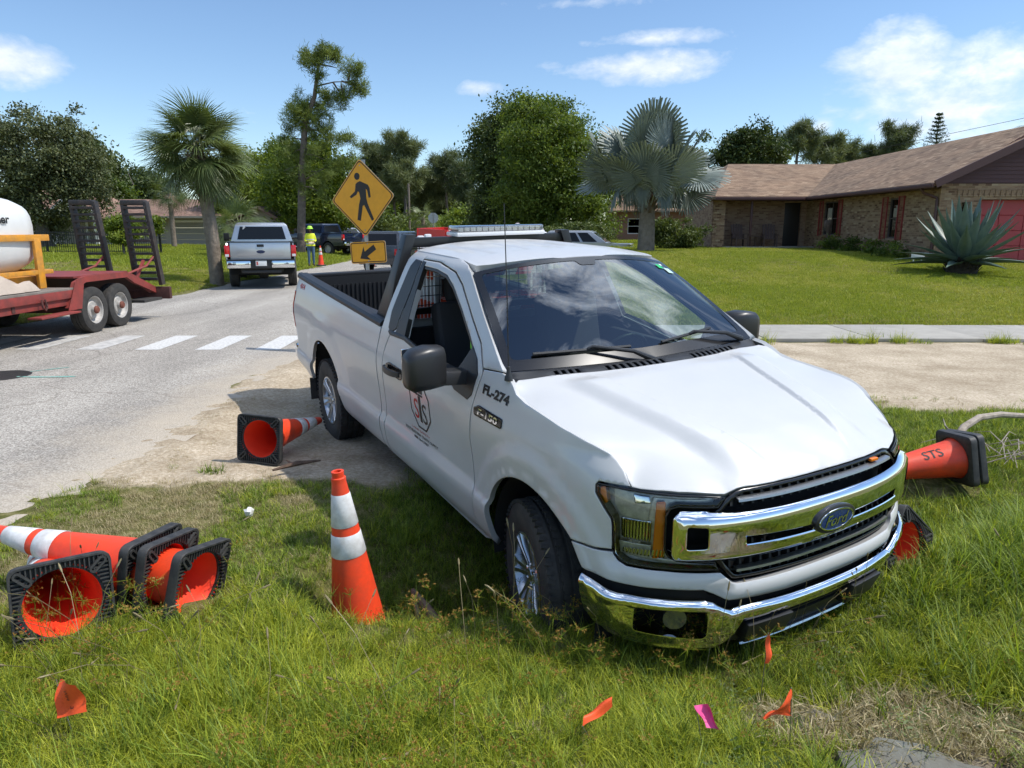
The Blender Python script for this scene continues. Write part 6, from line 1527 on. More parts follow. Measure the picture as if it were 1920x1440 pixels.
    mb=MB(); mb.box((x0+.0,0,1.385),(.10,2*hw-.30,.03)); mb.build('tailgate_cap',BLK,tg,bevel=.01)
    b=empty('rear_bumper'); b.parent=e
    for s in (-1,1): mb=MB(); mb.box((x0-.16,s*(hw*.62),.74),(.18,hw*.66,.22)); mb.build('bumper_chrome',CHROME,b,bevel=.04)
    mb=MB(); mb.box((x0-.12,0,.74),(.18,.62,.24)); mb.box((x0-.14,0,.87),(.20,2*hw-.1,.03)); mb.box((x0-.1,0,.52),(.1,1.1,.08)); mb.build('bumper_step',BLK,b,bevel=.01)
    if plate:
        mb=MB(); mb.box((x0-.225,0,.77),(.01,.31,.155)); pl=mb.build('licence_plate',mat('plate_white',(.72,.72,.70),.4),e,bevel=.004)
        mb=MB(); mb.box((x0-.231,.11,.77),(.004,.05,.10)); mb.build('plate_mark',mat('plate_mark',(.5,.12,.10),.5),pl)
    if mark: text('window_sticker',mark,.10,lambda x,y:(cb0+.055,-(x-.52)*1.0,1.80+y),mat('sticker_white',(.8,.8,.8),.5),cbm,bold=.04)
    rm=mat('alloy_car',(.5,.5,.52),.3,.9)
    for a in ax:
        for s in (-1,1):
            simple_wheel(e,(a,s*(hw-.14),.40),.40,.27,s,rm)
            mb=MB(); ring=[[(a+.50*math.cos(R_(q)),s*(hw-.05),.40+.50*math.sin(R_(q))),(a+.50*math.cos(R_(q)),s*.45,.40+.50*math.sin(R_(q)))] for q in range(0,181,15)]; mb.loft(ring,False); P(mb,'wheel_liner',mat('liner_black',(.012,.012,.012),.85))
    return e
SILV=mat('silver_paint',(.50,.51,.53),.28,.65,coat=.6); NAVY=mat('navy_paint',(.010,.018,.045),.2,coat=.8); GREYP=mat('grey_silver_paint',(.40,.41,.42),.3,.6,coat=.5)
sp=pickup('silver_pickup',(-8.35,24.4,0),R_(90+17),SILV,'silver crew cab pickup seen from behind, parked at the left edge of the road',plate=True,mark='JF',scale=1.0)
def silver_extra(): pass
pickup('navy_pickup',(-12.6,47,.15),R_(152),NAVY,'dark navy pickup parked on the far lawn behind the flagger',scale=1.0,group='pickups parked beyond the flagger')
pickup('grey_pickup',(-12.9,56,.1),R_(-50),GREYP,'older light grey pickup facing the camera beyond the navy pickup',big=False,crew=False,cabx=(-.6,1.0),group='pickups parked beyond the flagger')
def suv(name,loc,rz,body,label,s=1.0):
    e=empty(name,loc,rz,label=label,cat='car'); e.scale=(s,)*3; hw=.95; x0,x1=-2.3,2.4
    prof=[(x0,.95),(x0+.05,1.10),(x0+.35,1.12),(1.0,1.10),(1.4,1.05),(x1-.1,.92),(x1,.70),(x1,.35)]
    for a in (1.5,-1.4): prof+=[(a+.40*math.cos(R_(q)),.36+.40*math.sin(R_(q))) for q in range(5,176,17)]
    prof+=[(x0,.35)]
    for sd in (-1,1): panel('body_side',prof,lambda u,v,sd=sd:(u,sd*(hw-.03*max(0,(.6-v)/.3)**2-.10*max(0,(abs(u)-1.7)/.7)**2),v),body,e,step=.2,thick=.05,hint=(0,sd,0))
    mb=MB(); mb.box((1.75,0,1.0),(1.1,1.7,.08)); mb.build('hood',body,e,bevel=.03)
    mb=MB(); mb.box((x0,0,.72),(.08,1.75,.74)); mb.build('rear_panel',body,e,bevel=.03); mb=MB(); mb.box((x1-.05,0,.66),(.1,1.7,.5)); mb.build('front_panel',body,e,bevel=.03)
    r=[[(x0+.05,-.90,1.08),(x0+.05,.90,1.08),(1.15,.90,1.06),(1.15,-.90,1.06)],[(x0+.45,-.72,1.62),(x0+.45,.72,1.62),(.35,.72,1.62),(.35,-.72,1.62)],[(x0+.55,-.62,1.68),(x0+.55,.62,1.68),(.2,.62,1.68),(.2,-.62,1.68)]]
    mb=MB(); mb.loft(r,True,True); cb=mb.build('cab',body,e,bevel=.03)
    A,B=r[0],r[1]; tg=mat('tinted_glass',(.012,.013,.015),.06,spec=.3)
    for nm,i,j,us in (('rear_window',0,1,((.08,.92),)),('windshield',2,3,((.07,.93),)),('side_window',1,2,((.1,.36),(.40,.62),(.66,.88))),('side_window',3,0,((.12,.34),(.38,.60),(.64,.90)))):
        for u0,u1 in us:
            f=lambda u,v:(Vector(A[i]).lerp(Vector(A[j]),u)).lerp(Vector(B[i]).lerp(Vector(B[j]),u),v)
            n=(f(1,0)-f(0,0)).cross(f(0,1)-f(0,0)).normalized(); c=f(.5,.5)-Vector((-.5,0,1.2)); n=n if n.dot(c)>0 else -n
            mb=MB(); mb.poly([f(u0,.1)+n*.008,f(u1,.1)+n*.008,f(u1,.9)+n*.008,f(u0,.9)+n*.008]); mb.build(nm,tg,cb,flat=True)
    for sd in (-1,1):
        mb=MB(); mb.box((x0-.02,sd*.78,.85),(.06,.20,.26)); mb.build('tail_light',REDL,e,bevel=.01); mb=MB(); mb.box((x1-.0,sd*.7,.78),(.06,.3,.15)); mb.build('headlight',mat('lamp_clear',(.7,.72,.72),.1,.3),e,bevel=.01)
        for a in (1.5,-1.4): simple_wheel(e,(a,sd*.83,.36),.36,.22,sd,mat('alloy_car',(.5,.5,.52),.3,.9),key='suv')
    return e
suv('dark_car',(-4.9,31.5,0),R_(78),mat('dark_car_paint',(.05,.055,.065),.25,.3,coat=.6),'dark blue grey car beyond the crosswalk sign, mostly behind the arrow plaque')
suv('silver_car',(3.8,37,.02),R_(-15),GREYP,'silver car parked behind the white truck cab near the hedge')
# ---- trailer
def trailer():
    T=empty('flatbed_trailer',label='worn red gooseneck flatbed trailer with two raised black loading ramps on the left',cat='trailer')
    RP=mat('worn_red_paint',(.30,.045,.035),.6,noise=(5,.5,8,(.15,.035,.03))); RD=mat('rust_dark',(.10,.035,.028),.8,noise=(7,.5,6)); DKW=mat('deck_wood',(.24,.21,.18),.9,noise=(4,.4,8,(.12,.10,.085))); RB=mat('ramp_black',(.018,.018,.02),.5,noise=(12,.5,5,(.06,.045,.035)))
    X1=-7.18; X0=-9.55; 
    # side beams
    for x in (X1-.05,X0+.05):
        mb=MB(); mb.box((x,8.6,.72),(.09,6.4,.13)); mb.box((x-.02*(1 if x>-8 else -1),8.6,.60),(.05,6.4,.12)); mb.build('side_beam',RP,T,bevel=.008)
        mb=MB(); P=[(11.55,.50),(11.80,.90),(12.1,.98),(13.35,.98),(13.60,.93),(14.45,.62),(14.45,.50),(13.65,.76),(13.40,.88),(12.10,.88),(11.90,.82),(11.75,.50)]
        sx=1 if x>-8 else -1
        mb.prism(P,x-.02,x+.05,ax='x'); mb.build('fender_rail',RP,T)
        mb=MB(); mb.poly([(x+.04*sx+.02,11.5,.46),(x+.04*sx+.02,11.80,.94),(x+.04*sx+.02,12.05,.98),(x+.04*sx+.02,11.88,.46)]); mb.build('fender_skirt',RP,T,flat=True)
        # rub rail low step
        mb=MB(); mb.box((x+.10*sx,11.1,.44),(.22,1.0,.03)); mb.build('side_step',RP,T,bevel=.006)
        for y in (8.0,9.6,10.9):
            mb=MB(); mb.tube([(x+.07*sx,y-.04,.70),(x+.09*sx,y-.05,.58),(x+.09*sx,y,.53),(x+.09*sx,y+.05,.58),(x+.07*sx,y+.04,.70)],.012,6); mb.build('tie_hook',RD,T)
    for k in range(15):
        mb=MB(); mb.box((X0+.19+.15*k,8.6,.80),(.14,6.3,.035)); mb.build('deck_plank',DKW,T,bevel=.004,seg=1)
    for k in range(9): mb=MB(); mb.box(((X0+X1)/2,5.8+.75*k,.62),(2.3,.07,.12)); mb.build('cross_member',RD,T)
    mb=MB(); mb.box(((X0+X1)/2,12.75,.97),(2.2,1.7,.03)); mb.build('deck_plate',RP,T)
    # dovetail
    mb=MB(); mb.loft([[(X0+.1,13.6,.93),(X1-.1,13.6,.93),(X1-.1,14.4,.62),(X0+.1,14.4,.62)],[(X0+.1,13.6,.89),(X1-.1,13.6,.89),(X1-.1,14.4,.58),(X0+.1,14.4,.58)]],True,True); mb.build('dovetail',RD,T)
    mb=MB(); mb.box(((X0+X1)/2+.1,14.5,.50),(2.7,.10,.24)); mb.build('tail_beam',RD,T,bevel=.01)
    mb=MB(); mb.box((X1-.05,14.0,.40),(.4,.7,.05)); mb.build('mud_guard',RUB,T)
    # axles & wheels
    for y in (12.30,13.12):
        mb=MB(); mb.tube([(X0,y,.39),(X1,y,.39)],.06,10); mb.build('axle',RD,T)
        for s,x in ((1,X1-.13),(-1,X0+.13)):
            w=simple_wheel(T,(x,y,.395),.395,.25,-1 if True else 1,mat('white_wheel',(.50,.48,.45),.6,.2,noise=(9,.4,5,(.28,.25,.22))),key='trailer'); w.rotation_euler=(0,0,R_(90) if s>0 else R_(-90))
    # ramps standing up
    for i,xc in enumerate((-8.38,-7.38)):
        r=empty('ramp'); r.parent=T
        lean=.14
        for s in (-1,1):
            mb=MB(); mb.bar((xc+s*.25+.06,14.50,.66),(xc+s*.22-.0,14.35,2.28),.07,.14,up=(0,1,0)); mb.build('ramp_rail',RB,r,bevel=.006)
        for k in range(12):
            t=(k+.6)/12.3; mb=MB(); mb.box((xc+.06-.06*t,14.46-.15*t,.70+1.55*t),(.44,.10,.05)); mb.build('ramp_slat',RB,r,bevel=.006,seg=1)
        mb=MB(); mb.box((xc-.02,14.36,2.26),(.47,.16,.10)); mb.build('ramp_lip',RB,r,bevel=.02)
        mb=MB(); mb.tube([(xc+.05,13.7,.92),(xc+.18,14.2,1.05),(xc+.25,14.42,1.25)],.022,7); mb.build('ramp_brace',RP,r)
    mb=MB(); mb.bar((-7.25,13.5,.93),(-7.25,14.35,.55),.05,.08); mb.bar((-7.3,13.9,.75),(-7.3,14.3,1.15),.05,.04); mb.build('rear_brace',RP,T)
trailer()
def tank():
    T=empty('vacuum_tank',loc=(0,.85,0),label='white rounded vacuum tank with yellow steel frame riding on the trailer at far left',cat='tank')
    WT=mat('tank_white',(.70,.70,.68),.4,noise=(1.5,.12,6)); YE=mat('machine_yellow',(.72,.30,.02),.5,noise=(8,.3,6,(.45,.22,.05)))
    cx=-8.42;
    st=[(10.98,.45,1.35,2.0),(10.94,.62,1.22,2.12),(10.82,.75,1.12,2.20),(10.6,.80,1.06,2.25),(9.9,.82,1.03,2.28),(7.0,.82,1.03,2.28)]
    rings=[[(cx+p[1],p[0],p[2]) for p in r] for r in box_loft([(y,hw,a,b) for y,hw,a,b in st],.55,28)]
    mb=MB(); mb.loft(rings,True,True); mb.build('tank_shell',WT,T,smooth=60)
    for z,w in ((1.62,.10),(1.08,.07)):
        mb=MB(); mb.box((cx+.84,8.9,z),(.06,4.1,w)); mb.box((cx,10.98,z),(1.74,.06,w)); mb.build('frame_rail',YE,T,bevel=.008)
    for y in (10.7,9.3): mb=MB(); mb.box((cx+.85,y,1.22),(.05,.16,.80)); mb.build('frame_post',YE,T,bevel=.008)
    mb=MB(); mb.box((cx,9.0,.93),(1.5,3.9,.18)); mb.build('skid_base',YE,T,bevel=.01)
    text('tank_lettering','Vermeer',.13,lambda x,y:(cx+.835,9.80+x,1.90+y),mat('lettering_black',(.015,.015,.015),.4),T,width=.75,bold=.03)
    # crumpled canvas on the deck
    e=MB(); rr=random.Random(9); n=16; g=[]
    for i in range(n+1):
        row=[]
        for j in range(n+1):
            u,v=i/n,j/n; r=min(1,max(0,1-max(abs(u-.5),abs(v-.5))*2))**.5
            row.append((-7.55+.55*(u-.5)+rr.uniform(-.02,.02),10.35+1.5*(v-.5)+rr.uniform(-.03,.03),.83+.30*r*(.6+.4*math.sin(u*9+v*3)*math.cos(v*11))+rr.uniform(0,.05)*r))
        g.append(row)
    e.loft(g,False); tag(e.build('canvas_tarp',mat('canvas_beige',(.46,.38,.31),.9,noise=(4,.2,5)),smooth=70),'crumpled beige canvas tarp heaped on the trailer deck below the tank','tarp')
tank()
# ---- flagger
def person():
    e=empty('person',(-9.05,32.6,g1(-9.05,32.6)*0+.12),R_(20),label='road worker in yellow hi-vis shirt, lime hard hat and jeans standing on the verge',cat='person')
    SK=mat('skin_brown',(.20,.10,.06),.6); JN=mat('blue_jeans',(.06,.12,.20),.85); HV=mat('hivis_yellow',(.75,.80,.03),.6); HO=mat('hivis_orange_yellow',(.80,.52,.05),.6)
    # one continuous body through the skin modifier, baked to a mesh
    V=[];E=[];Rr=[]
    def n(p,r,par=None):
        V.append(p);Rr.append(r)
        if par is not None: E.append((par,len(V)-1))
        return len(V)-1
    pel=n((0,0,.93),(.16,.11)); wa=n((0,0,1.10),(.145,.10),pel); ch=n((0,-.01,1.30),(.175,.115),wa); nk=n((0,-.01,1.46),(.065,.06),ch); hd=n((0,-.03,1.53),(.06,.065),nk); h2=n((0,-.035,1.60),(.075,.09),hd); h3=n((0,-.03,1.69),(.06,.075),h2)
    for s in (-1,1):
        sh=n((s*.17,0,1.40),(.06,.06),ch); el=n((s*.23,-.02,1.13),(.045,.045),sh); wr=n((s*.10,-.25,1.08),(.030,.030),el); hh=n((s*.07,-.32,1.09),(.035,.022),wr)
        hp=n((s*.09,0,.86),(.095,.10),pel); kn=n((s*.10,-.02,.50),(.065,.065),hp); an=n((s*.10,.02,.10),(.045,.045),kn); to=n((s*.11,-.13,.045),(.045,.035),an)
    me=bpy.data.meshes.new('body'); me.from_pydata(V,E,[]); o=bpy.data.objects.new('tmp',me); COL.objects.link(o)
    sk=o.modifiers.new('s','SKIN'); 
    sv=me.skin_vertices[0].data if len(me.skin_vertices) else None
    if sv is None:
        bm=bmesh.new(); bm.from_mesh(me); bm.verts.layers.skin.verify(); bm.to_mesh(me); bm.free(); sv=me.skin_vertices[0].data
    for i,r in enumerate(Rr): sv[i].radius=r
    sv[0].use_root=True
    su=o.modifiers.new('u','SUBSURF'); su.levels=2; su.render_levels=2
    dg=bpy.context.evaluated_depsgraph_get(); dg.update(); bm_=bpy.data.meshes.new_from_object(o.evaluated_get(dg)); bpy.data.objects.remove(o)
    bm_.materials.clear(); bm_.materials.append(SK); bm_.materials.append(JN); bm_.materials.append(HV); bm_.materials.append(mat('boot',(.05,.04,.03),.7))
    for p in bm_.polygons:
        c=p.center; arm=(abs(c.x)>.17 or c.y<-.13) and c.z>1.0
        m=0
        if c.z<.13: m=3
        elif c.z<.98: m=1
        elif c.z<1.455 and not(c.y<-.16): m=2
        p.material_index=m; p.use_smooth=True
    b=link('body',bm_,e)
    # shirt and vest hem, hard hat, hair, face
    mb=MB(); mb.lathe([(.0,.115),(.06,.11),(.10,.08),(.120,.03),(.125,.0),(.155,-.012),(.15,-.018),(.118,-.010)],24,c=(0,-.03,1.67)); mb.build('hard_hat',mat('lime_hat',(.45,.85,.06),.35),e)
    mb=MB(); mb.loft([[(x*1.02,y*1.02,z) for x,y in [(.185*math.cos(a)*k,.13*math.sin(a)*k) for a in [2*math.pi*q/20 for q in range(20)]]] for z,k in ((.90,1.06),(1.10,.98),(1.30,1.08),(1.40,.95))],True); mb.build('vest',HV,e,smooth=60)
    for z in (.98,1.16): mb=MB(); mb.loft([[(.196*math.cos(a)*1.0,.140*math.sin(a)*1.0,z+dz) for a in [2*math.pi*q/20 for q in range(20)]] for dz in (0,.05)],True); mb.build('reflective_band',mat('silver_tape',(.6,.62,.6),.4),e)
    mb=MB()
    for s in (-1,1): mb.box((s*.03,-.122,1.615),(.018,.008,.010))
    mb.build('eyes',mat('eye_dark',(.02,.02,.02),.3),e)
    mb=MB(); mb.loft([[(-.012,-.118,1.60),(.012,-.118,1.60),(0,-.115,1.62)],[(-.016,-.135,1.575),(.016,-.135,1.575),(0,-.13,1.59)]],True,True); mb.build('nose',SK,e)
    mb=MB(); mb.lathe([(.105,.04),(.112,-.02),(.10,-.10),(.06,-.14)],20,c=(0,.015,1.60)); mb.build('hair',mat('dark_hair',(.02,.014,.01),.8),e)
    # fingers
    for s in (-1,1):
        mb=MB()
        for k in range(4): x=s*.07+(k-1.5)*.017; L_=(.05,.062,.065,.055)[k]; mb.tube([(x,-.335,1.09),(x,-.335-L_*.6,1.085),(x,-.335-L_*.8,1.06)],[.009,.008,.007],6)
        mb.tube([(s*.035,-.30,1.09),(s*.02,-.33,1.10)],[.010,.008],6); mb.build('fingers',SK,e)
    # clipboard / paper held
    p=MB(); p.box((.0,-.40,1.06),(.22,.16,.012),0,Matrix.Rotation(R_(25),3,'X')); o=p.build('clipboard',mat('clipboard',(.55,.42,.30),.7)); o.matrix_world=e.matrix_basis.copy(); tag(o,'tan clipboard held in front by the road worker','clipboard')
person()
cone((-9.0,34.0,.10),(0,0,1),0,'distant upright orange cone on the verge to the right of the road worker',collars=True)
cone((-6.7,34.5,.03),(0,0,1),20,'distant orange cone just left of the arrow plaque beyond the truck bed',collars=True)
def mailbox():
    e=empty('mailbox',(-9.35,28.2,.1),label='dark roadside mailbox on a brown wooden post behind the silver pickup',cat='mailbox')
    mb=MB(); mb.box((0,0,.55),(.10,.10,1.1)); mb.build('post',mat('post_brown',(.16,.09,.06),.8),e)
    mb=MB(); pr=[(-.11,0),(.11,0),(.11,.12)]+[(.11*math.cos(R_(a)),.12+.11*math.sin(R_(a))) for a in range(15,180,15)]+[(-.11,.12)]; mb.prism(pr,-.25,.25); M=Matrix.Translation((0,0,1.1)); mb.build('box',mat('mailbox_black',(.02,.02,.022),.4),e,xf=M)
    mb=MB(); mb.box((.12,-.1,1.28),(.01,.04,.12)); mb.build('flag',REDL,e)
mailbox()
def far_signs():
    e=empty('stop_sign_back',(-5.6,52,0),label='back of an octagonal road sign far down the street right of the diamond sign',cat='road sign')
    mb=MB(); mb.tube([(0,0,0),(0,0,2.9)],.04,6); mb.build('post',STEEL,e); mb=MB(); mb.prism([(.38*math.cos(R_(22.5+45*k)),2.55+.38*math.sin(R_(22.5+45*k))) for k in range(8)],-.02,.0); mb.build('sign_plate',STEEL,e,flat=True)
    e=empty('utility_pole',(-8.7,62,0),label='thin distant utility pole rising behind the diamond sign',cat='pole'); mb=MB(); mb.tube([(0,0,0),(0,0,5.5)],.09,8); mb.build('pole_shaft',mat('pole_wood',(.2,.16,.13),.8),e); mb=MB(); mb.box((0,0,5.3),(.3,.1,.08)); mb.build('crossarm',MATS['pole_wood'],e)
    mb=MB(); P=[(9+1.0*k,70-1.0*k,9.5+.0*k) for k in range(3)]
    mb.tube([(22.5,48,6.6),(26,44,7.3),(30,40,8.1),(36,34,9.6)],.012,4); tag(mb.build('power_line',BLK2),'thin power line slanting above the brick house roof at upper right','power line')
far_signs()

# ================= vegetation =================
def npmesh(name,V,F,mats,attr=None,mi=None,smooth=False):
    me=bpy.data.meshes.new(name); k=F.shape[1]; me.vertices.add(len(V)); me.vertices.foreach_set('co',np.ascontiguousarray(V,dtype=np.float32).ravel()); me.loops.add(F.size); me.loops.foreach_set('vertex_index',F.astype(np.int32).ravel()); me.polygons.add(len(F)); me.polygons.foreach_set('loop_start',(np.arange(len(F))*k).astype(np.int32)); me.update(calc_edges=True)
    if smooth: me.polygons.foreach_set('use_smooth',np.ones(len(F),bool))
    for m in (mats if isinstance(mats,(list,tuple)) else [mats]): me.materials.append(m)
    if mi is not None: me.polygons.foreach_set('material_index',mi.astype(np.int32))
    if attr is not None:
        a=me.attributes.new('v','FLOAT','FACE'); a.data.foreach_set('value',attr.astype(np.float32))
    return me
def leafquads(C,size,rng,aspect=.55,up=.3):
    """one rhombic leaf per centre"""
    n=len(C); a=rng.normal(size=(n,3)); a/=np.linalg.norm(a,axis=1,keepdims=True); b=rng.normal(size=(n,3)); b[:,2]+=up; b=b-(b*a).sum(1,keepdims=True)*a; b/=np.linalg.norm(b,axis=1,keepdims=True)+1e-9
    s=size*rng.uniform(.6,1.35,(n,1)); V=np.stack([C-a*s,C-b*s*aspect+a*s*.1,C+a*s,C+b*s*aspect+a*s*.1],1).reshape(-1,3); F=np.arange(4*n).reshape(n,4); return V,F
def crown_points(blobs,nclump,per,rng,cr=.5,shell=.55):
    """clump centres in the outer part of ellipsoids, then leaves round each clump"""
    w=np.array([b[3]*b[4]*b[5] for b in blobs])**.7; w/=w.sum(); P=[];VV=[]
    for k in range(nclump):
        b=blobs[rng.choice(len(blobs),p=w)]; d=rng.normal(size=3); d/=np.linalg.norm(d); r=rng.uniform(shell,1.0)**.6*(1+.22*max(0,rng.normal()))
        c=np.array(b[:3])+d*np.array(b[3:6])*r; m=int(per*rng.uniform(.5,1.5)); s=cr*rng.uniform(.6,1.4)
        q=rng.normal(size=(m,3))*np.array([s,s,s*.6])*.6; P.append(c+q); VV.append(np.clip(rng.uniform(.1,.9)+rng.normal(size=m)*.15,0,1))
    return np.concatenate(P),np.concatenate(VV)
def limbs(mb,base,top,r0,blobs,rng,n=9,lean=(0,0)):
    base=Vector(base);top=Vector(top); mid=base.lerp(top,.5)+Vector((lean[0],lean[1],0)); mb.tube([base,base.lerp(mid,.5),mid,top],[r0*1.25,r0,r0*.85,r0*.6],10)
    for k in range(n):
        b=blobs[k%len(blobs)]; d=rng.normal(size=3)*.45; e=Vector(b[:3])+Vector((d[0]*b[3],d[1]*b[4],d[2]*b[5])); s=mid.lerp(top,rng.uniform(.3,1)); m=s.lerp(e,.5)+Vector((0,0,-.1*(e-s).length)); mb.tube([s,m,e],[r0*.42,r0*.25,r0*.06],6)
BARK=mat('bark_grey',(.17,.145,.12),.9,noise=(7,.4,8,(.09,.075,.06)),bump=(14,.8,.03)); BARKP=mat('bark_pine',(.20,.16,.13),.9,noise=(6,.4,8,(.11,.085,.07)),bump=(10,.8,.03))
OAK=leafmat('oak_leaf',(.030,.052,.014),(.13,.165,.045),.28); OAK2=leafmat('olive_leaf',(.055,.070,.030),(.16,.18,.08),.2); BUSH=leafmat('bright_leaf',(.07,.115,.014),(.25,.31,.045),.4); MID=leafmat('mid_leaf',(.055,.095,.015),(.20,.26,.045),.38)
PINE=leafmat('pine_needle',(.06,.09,.02),(.20,.25,.06),.3); PINEF=leafmat('far_pine_needle',(.07,.095,.045),(.19,.22,.10),.3)
def tree(name,blobs,trunk,label,leaf,nclump,per,cr,ls,seed,group=None,r0=.25,kind='tree',aspect=.55,limbn=9,top=None):
    rng=np.random.default_rng(seed); e=empty(name,trunk,label=label,cat=kind,group=group); T=np.array(trunk,float)
    B=[tuple(np.array(b[:3])-T)+tuple(b[3:]) for b in blobs]
    P,v=crown_points([b[:3]+tuple(q*.90 for q in b[3:]) for b in B],nclump,int(per*1.25),rng,cr*.9); V,F=leafquads(P,ls*.82,rng,aspect); link('crown',npmesh('crown',V,F,leaf,attr=v),e)
    mb=MB(); t=top if top else (np.mean([b[0] for b in B]),np.mean([b[1] for b in B]),np.mean([b[2] for b in B])); limbs(mb,(0,0,-.2),t,r0,B,rng,n=limbn); mb.build('trunk',BARK,e,smooth=60)
    return e
def pine(name,loc,h,label,seed,r0=.2,branches=None,leafm=None,group=None,trunkx=None,tuft=.5,needles=40,nl=.28,kind='pine tree'):
    """long bare trunk, irregular limbs that end in needle tufts"""
    rng=np.random.default_rng(seed); e=empty(name,loc,label=label,cat=kind,group=group); mb=MB()
    tp=trunkx or [(0,0,0),(.1,0,h*.4),(-.05,0,h*.75),(.15,0,h)]; tp=[Vector(p) for p in tp]
    mb.tube([(0,0,-.3)]+tp[1:],[r0*1.2]+[r0*(1-.78*(i+1)/len(tp)) for i in range(len(tp)-1)],9)
    def at(t):
        z=t*h
        for a,b in zip(tp,tp[1:]):
            if z<=b.z: return a.lerp(b,(z-a.z)/(b.z-a.z))
        return tp[-1]
    C=[]
    for (t,az,L_,rise,n) in branches:
        s=at(t); d=Vector((math.cos(az),math.sin(az),0)); pts=[s,s+d*L_*.35+Vector((0,0,rise*.15)),s+d*L_*.7+Vector((rng.uniform(-.2,.2),0,rise*.6)),s+d*L_+Vector((0,0,rise))]
        mb.tube(pts,[r0*.32,r0*.22,r0*.14,r0*.05],6)
        for k in range(n):
            u=rng.uniform(.35,1.08); p=pts[2].lerp(pts[3],min(1,max(0,(u-.7)/.3))) if u>.7 else pts[1].lerp(pts[2],(u-.35)/.35)
            C.append(tuple(p+Vector(rng.normal(size=3)*np.array([.28,.28,.18])*max(.5,L_*.35))))
    C=np.array(C); n=len(C); m=needles
    D=rng.normal(size=(n,m,3)); D[:,:,2]+=.35; D/=np.linalg.norm(D,axis=2,keepdims=True); Ls=tuft*rng.uniform(.6,1.2,(n,m,1)); cc=C[:,None,:]+rng.normal(size=(n,m,3))*tuft*.35
    S=np.cross(D,rng.normal(size=(n,m,3))); S/=np.linalg.norm(S,axis=2,keepdims=True); w=.020*tuft/.5
    V=np.stack([cc-S*w,cc+S*w,cc+D*Ls+S*w*.5,cc+D*Ls-S*w*.5],2).reshape(-1,3); F=np.arange(4*n*m).reshape(-1,4); v=np.repeat(np.clip(rng.uniform(0,1,n),0,1),m)
    link('crown',npmesh('crown',V,F,leafm or PINE,attr=v),e); mb.build('trunk',BARKP,e,smooth=60); return e
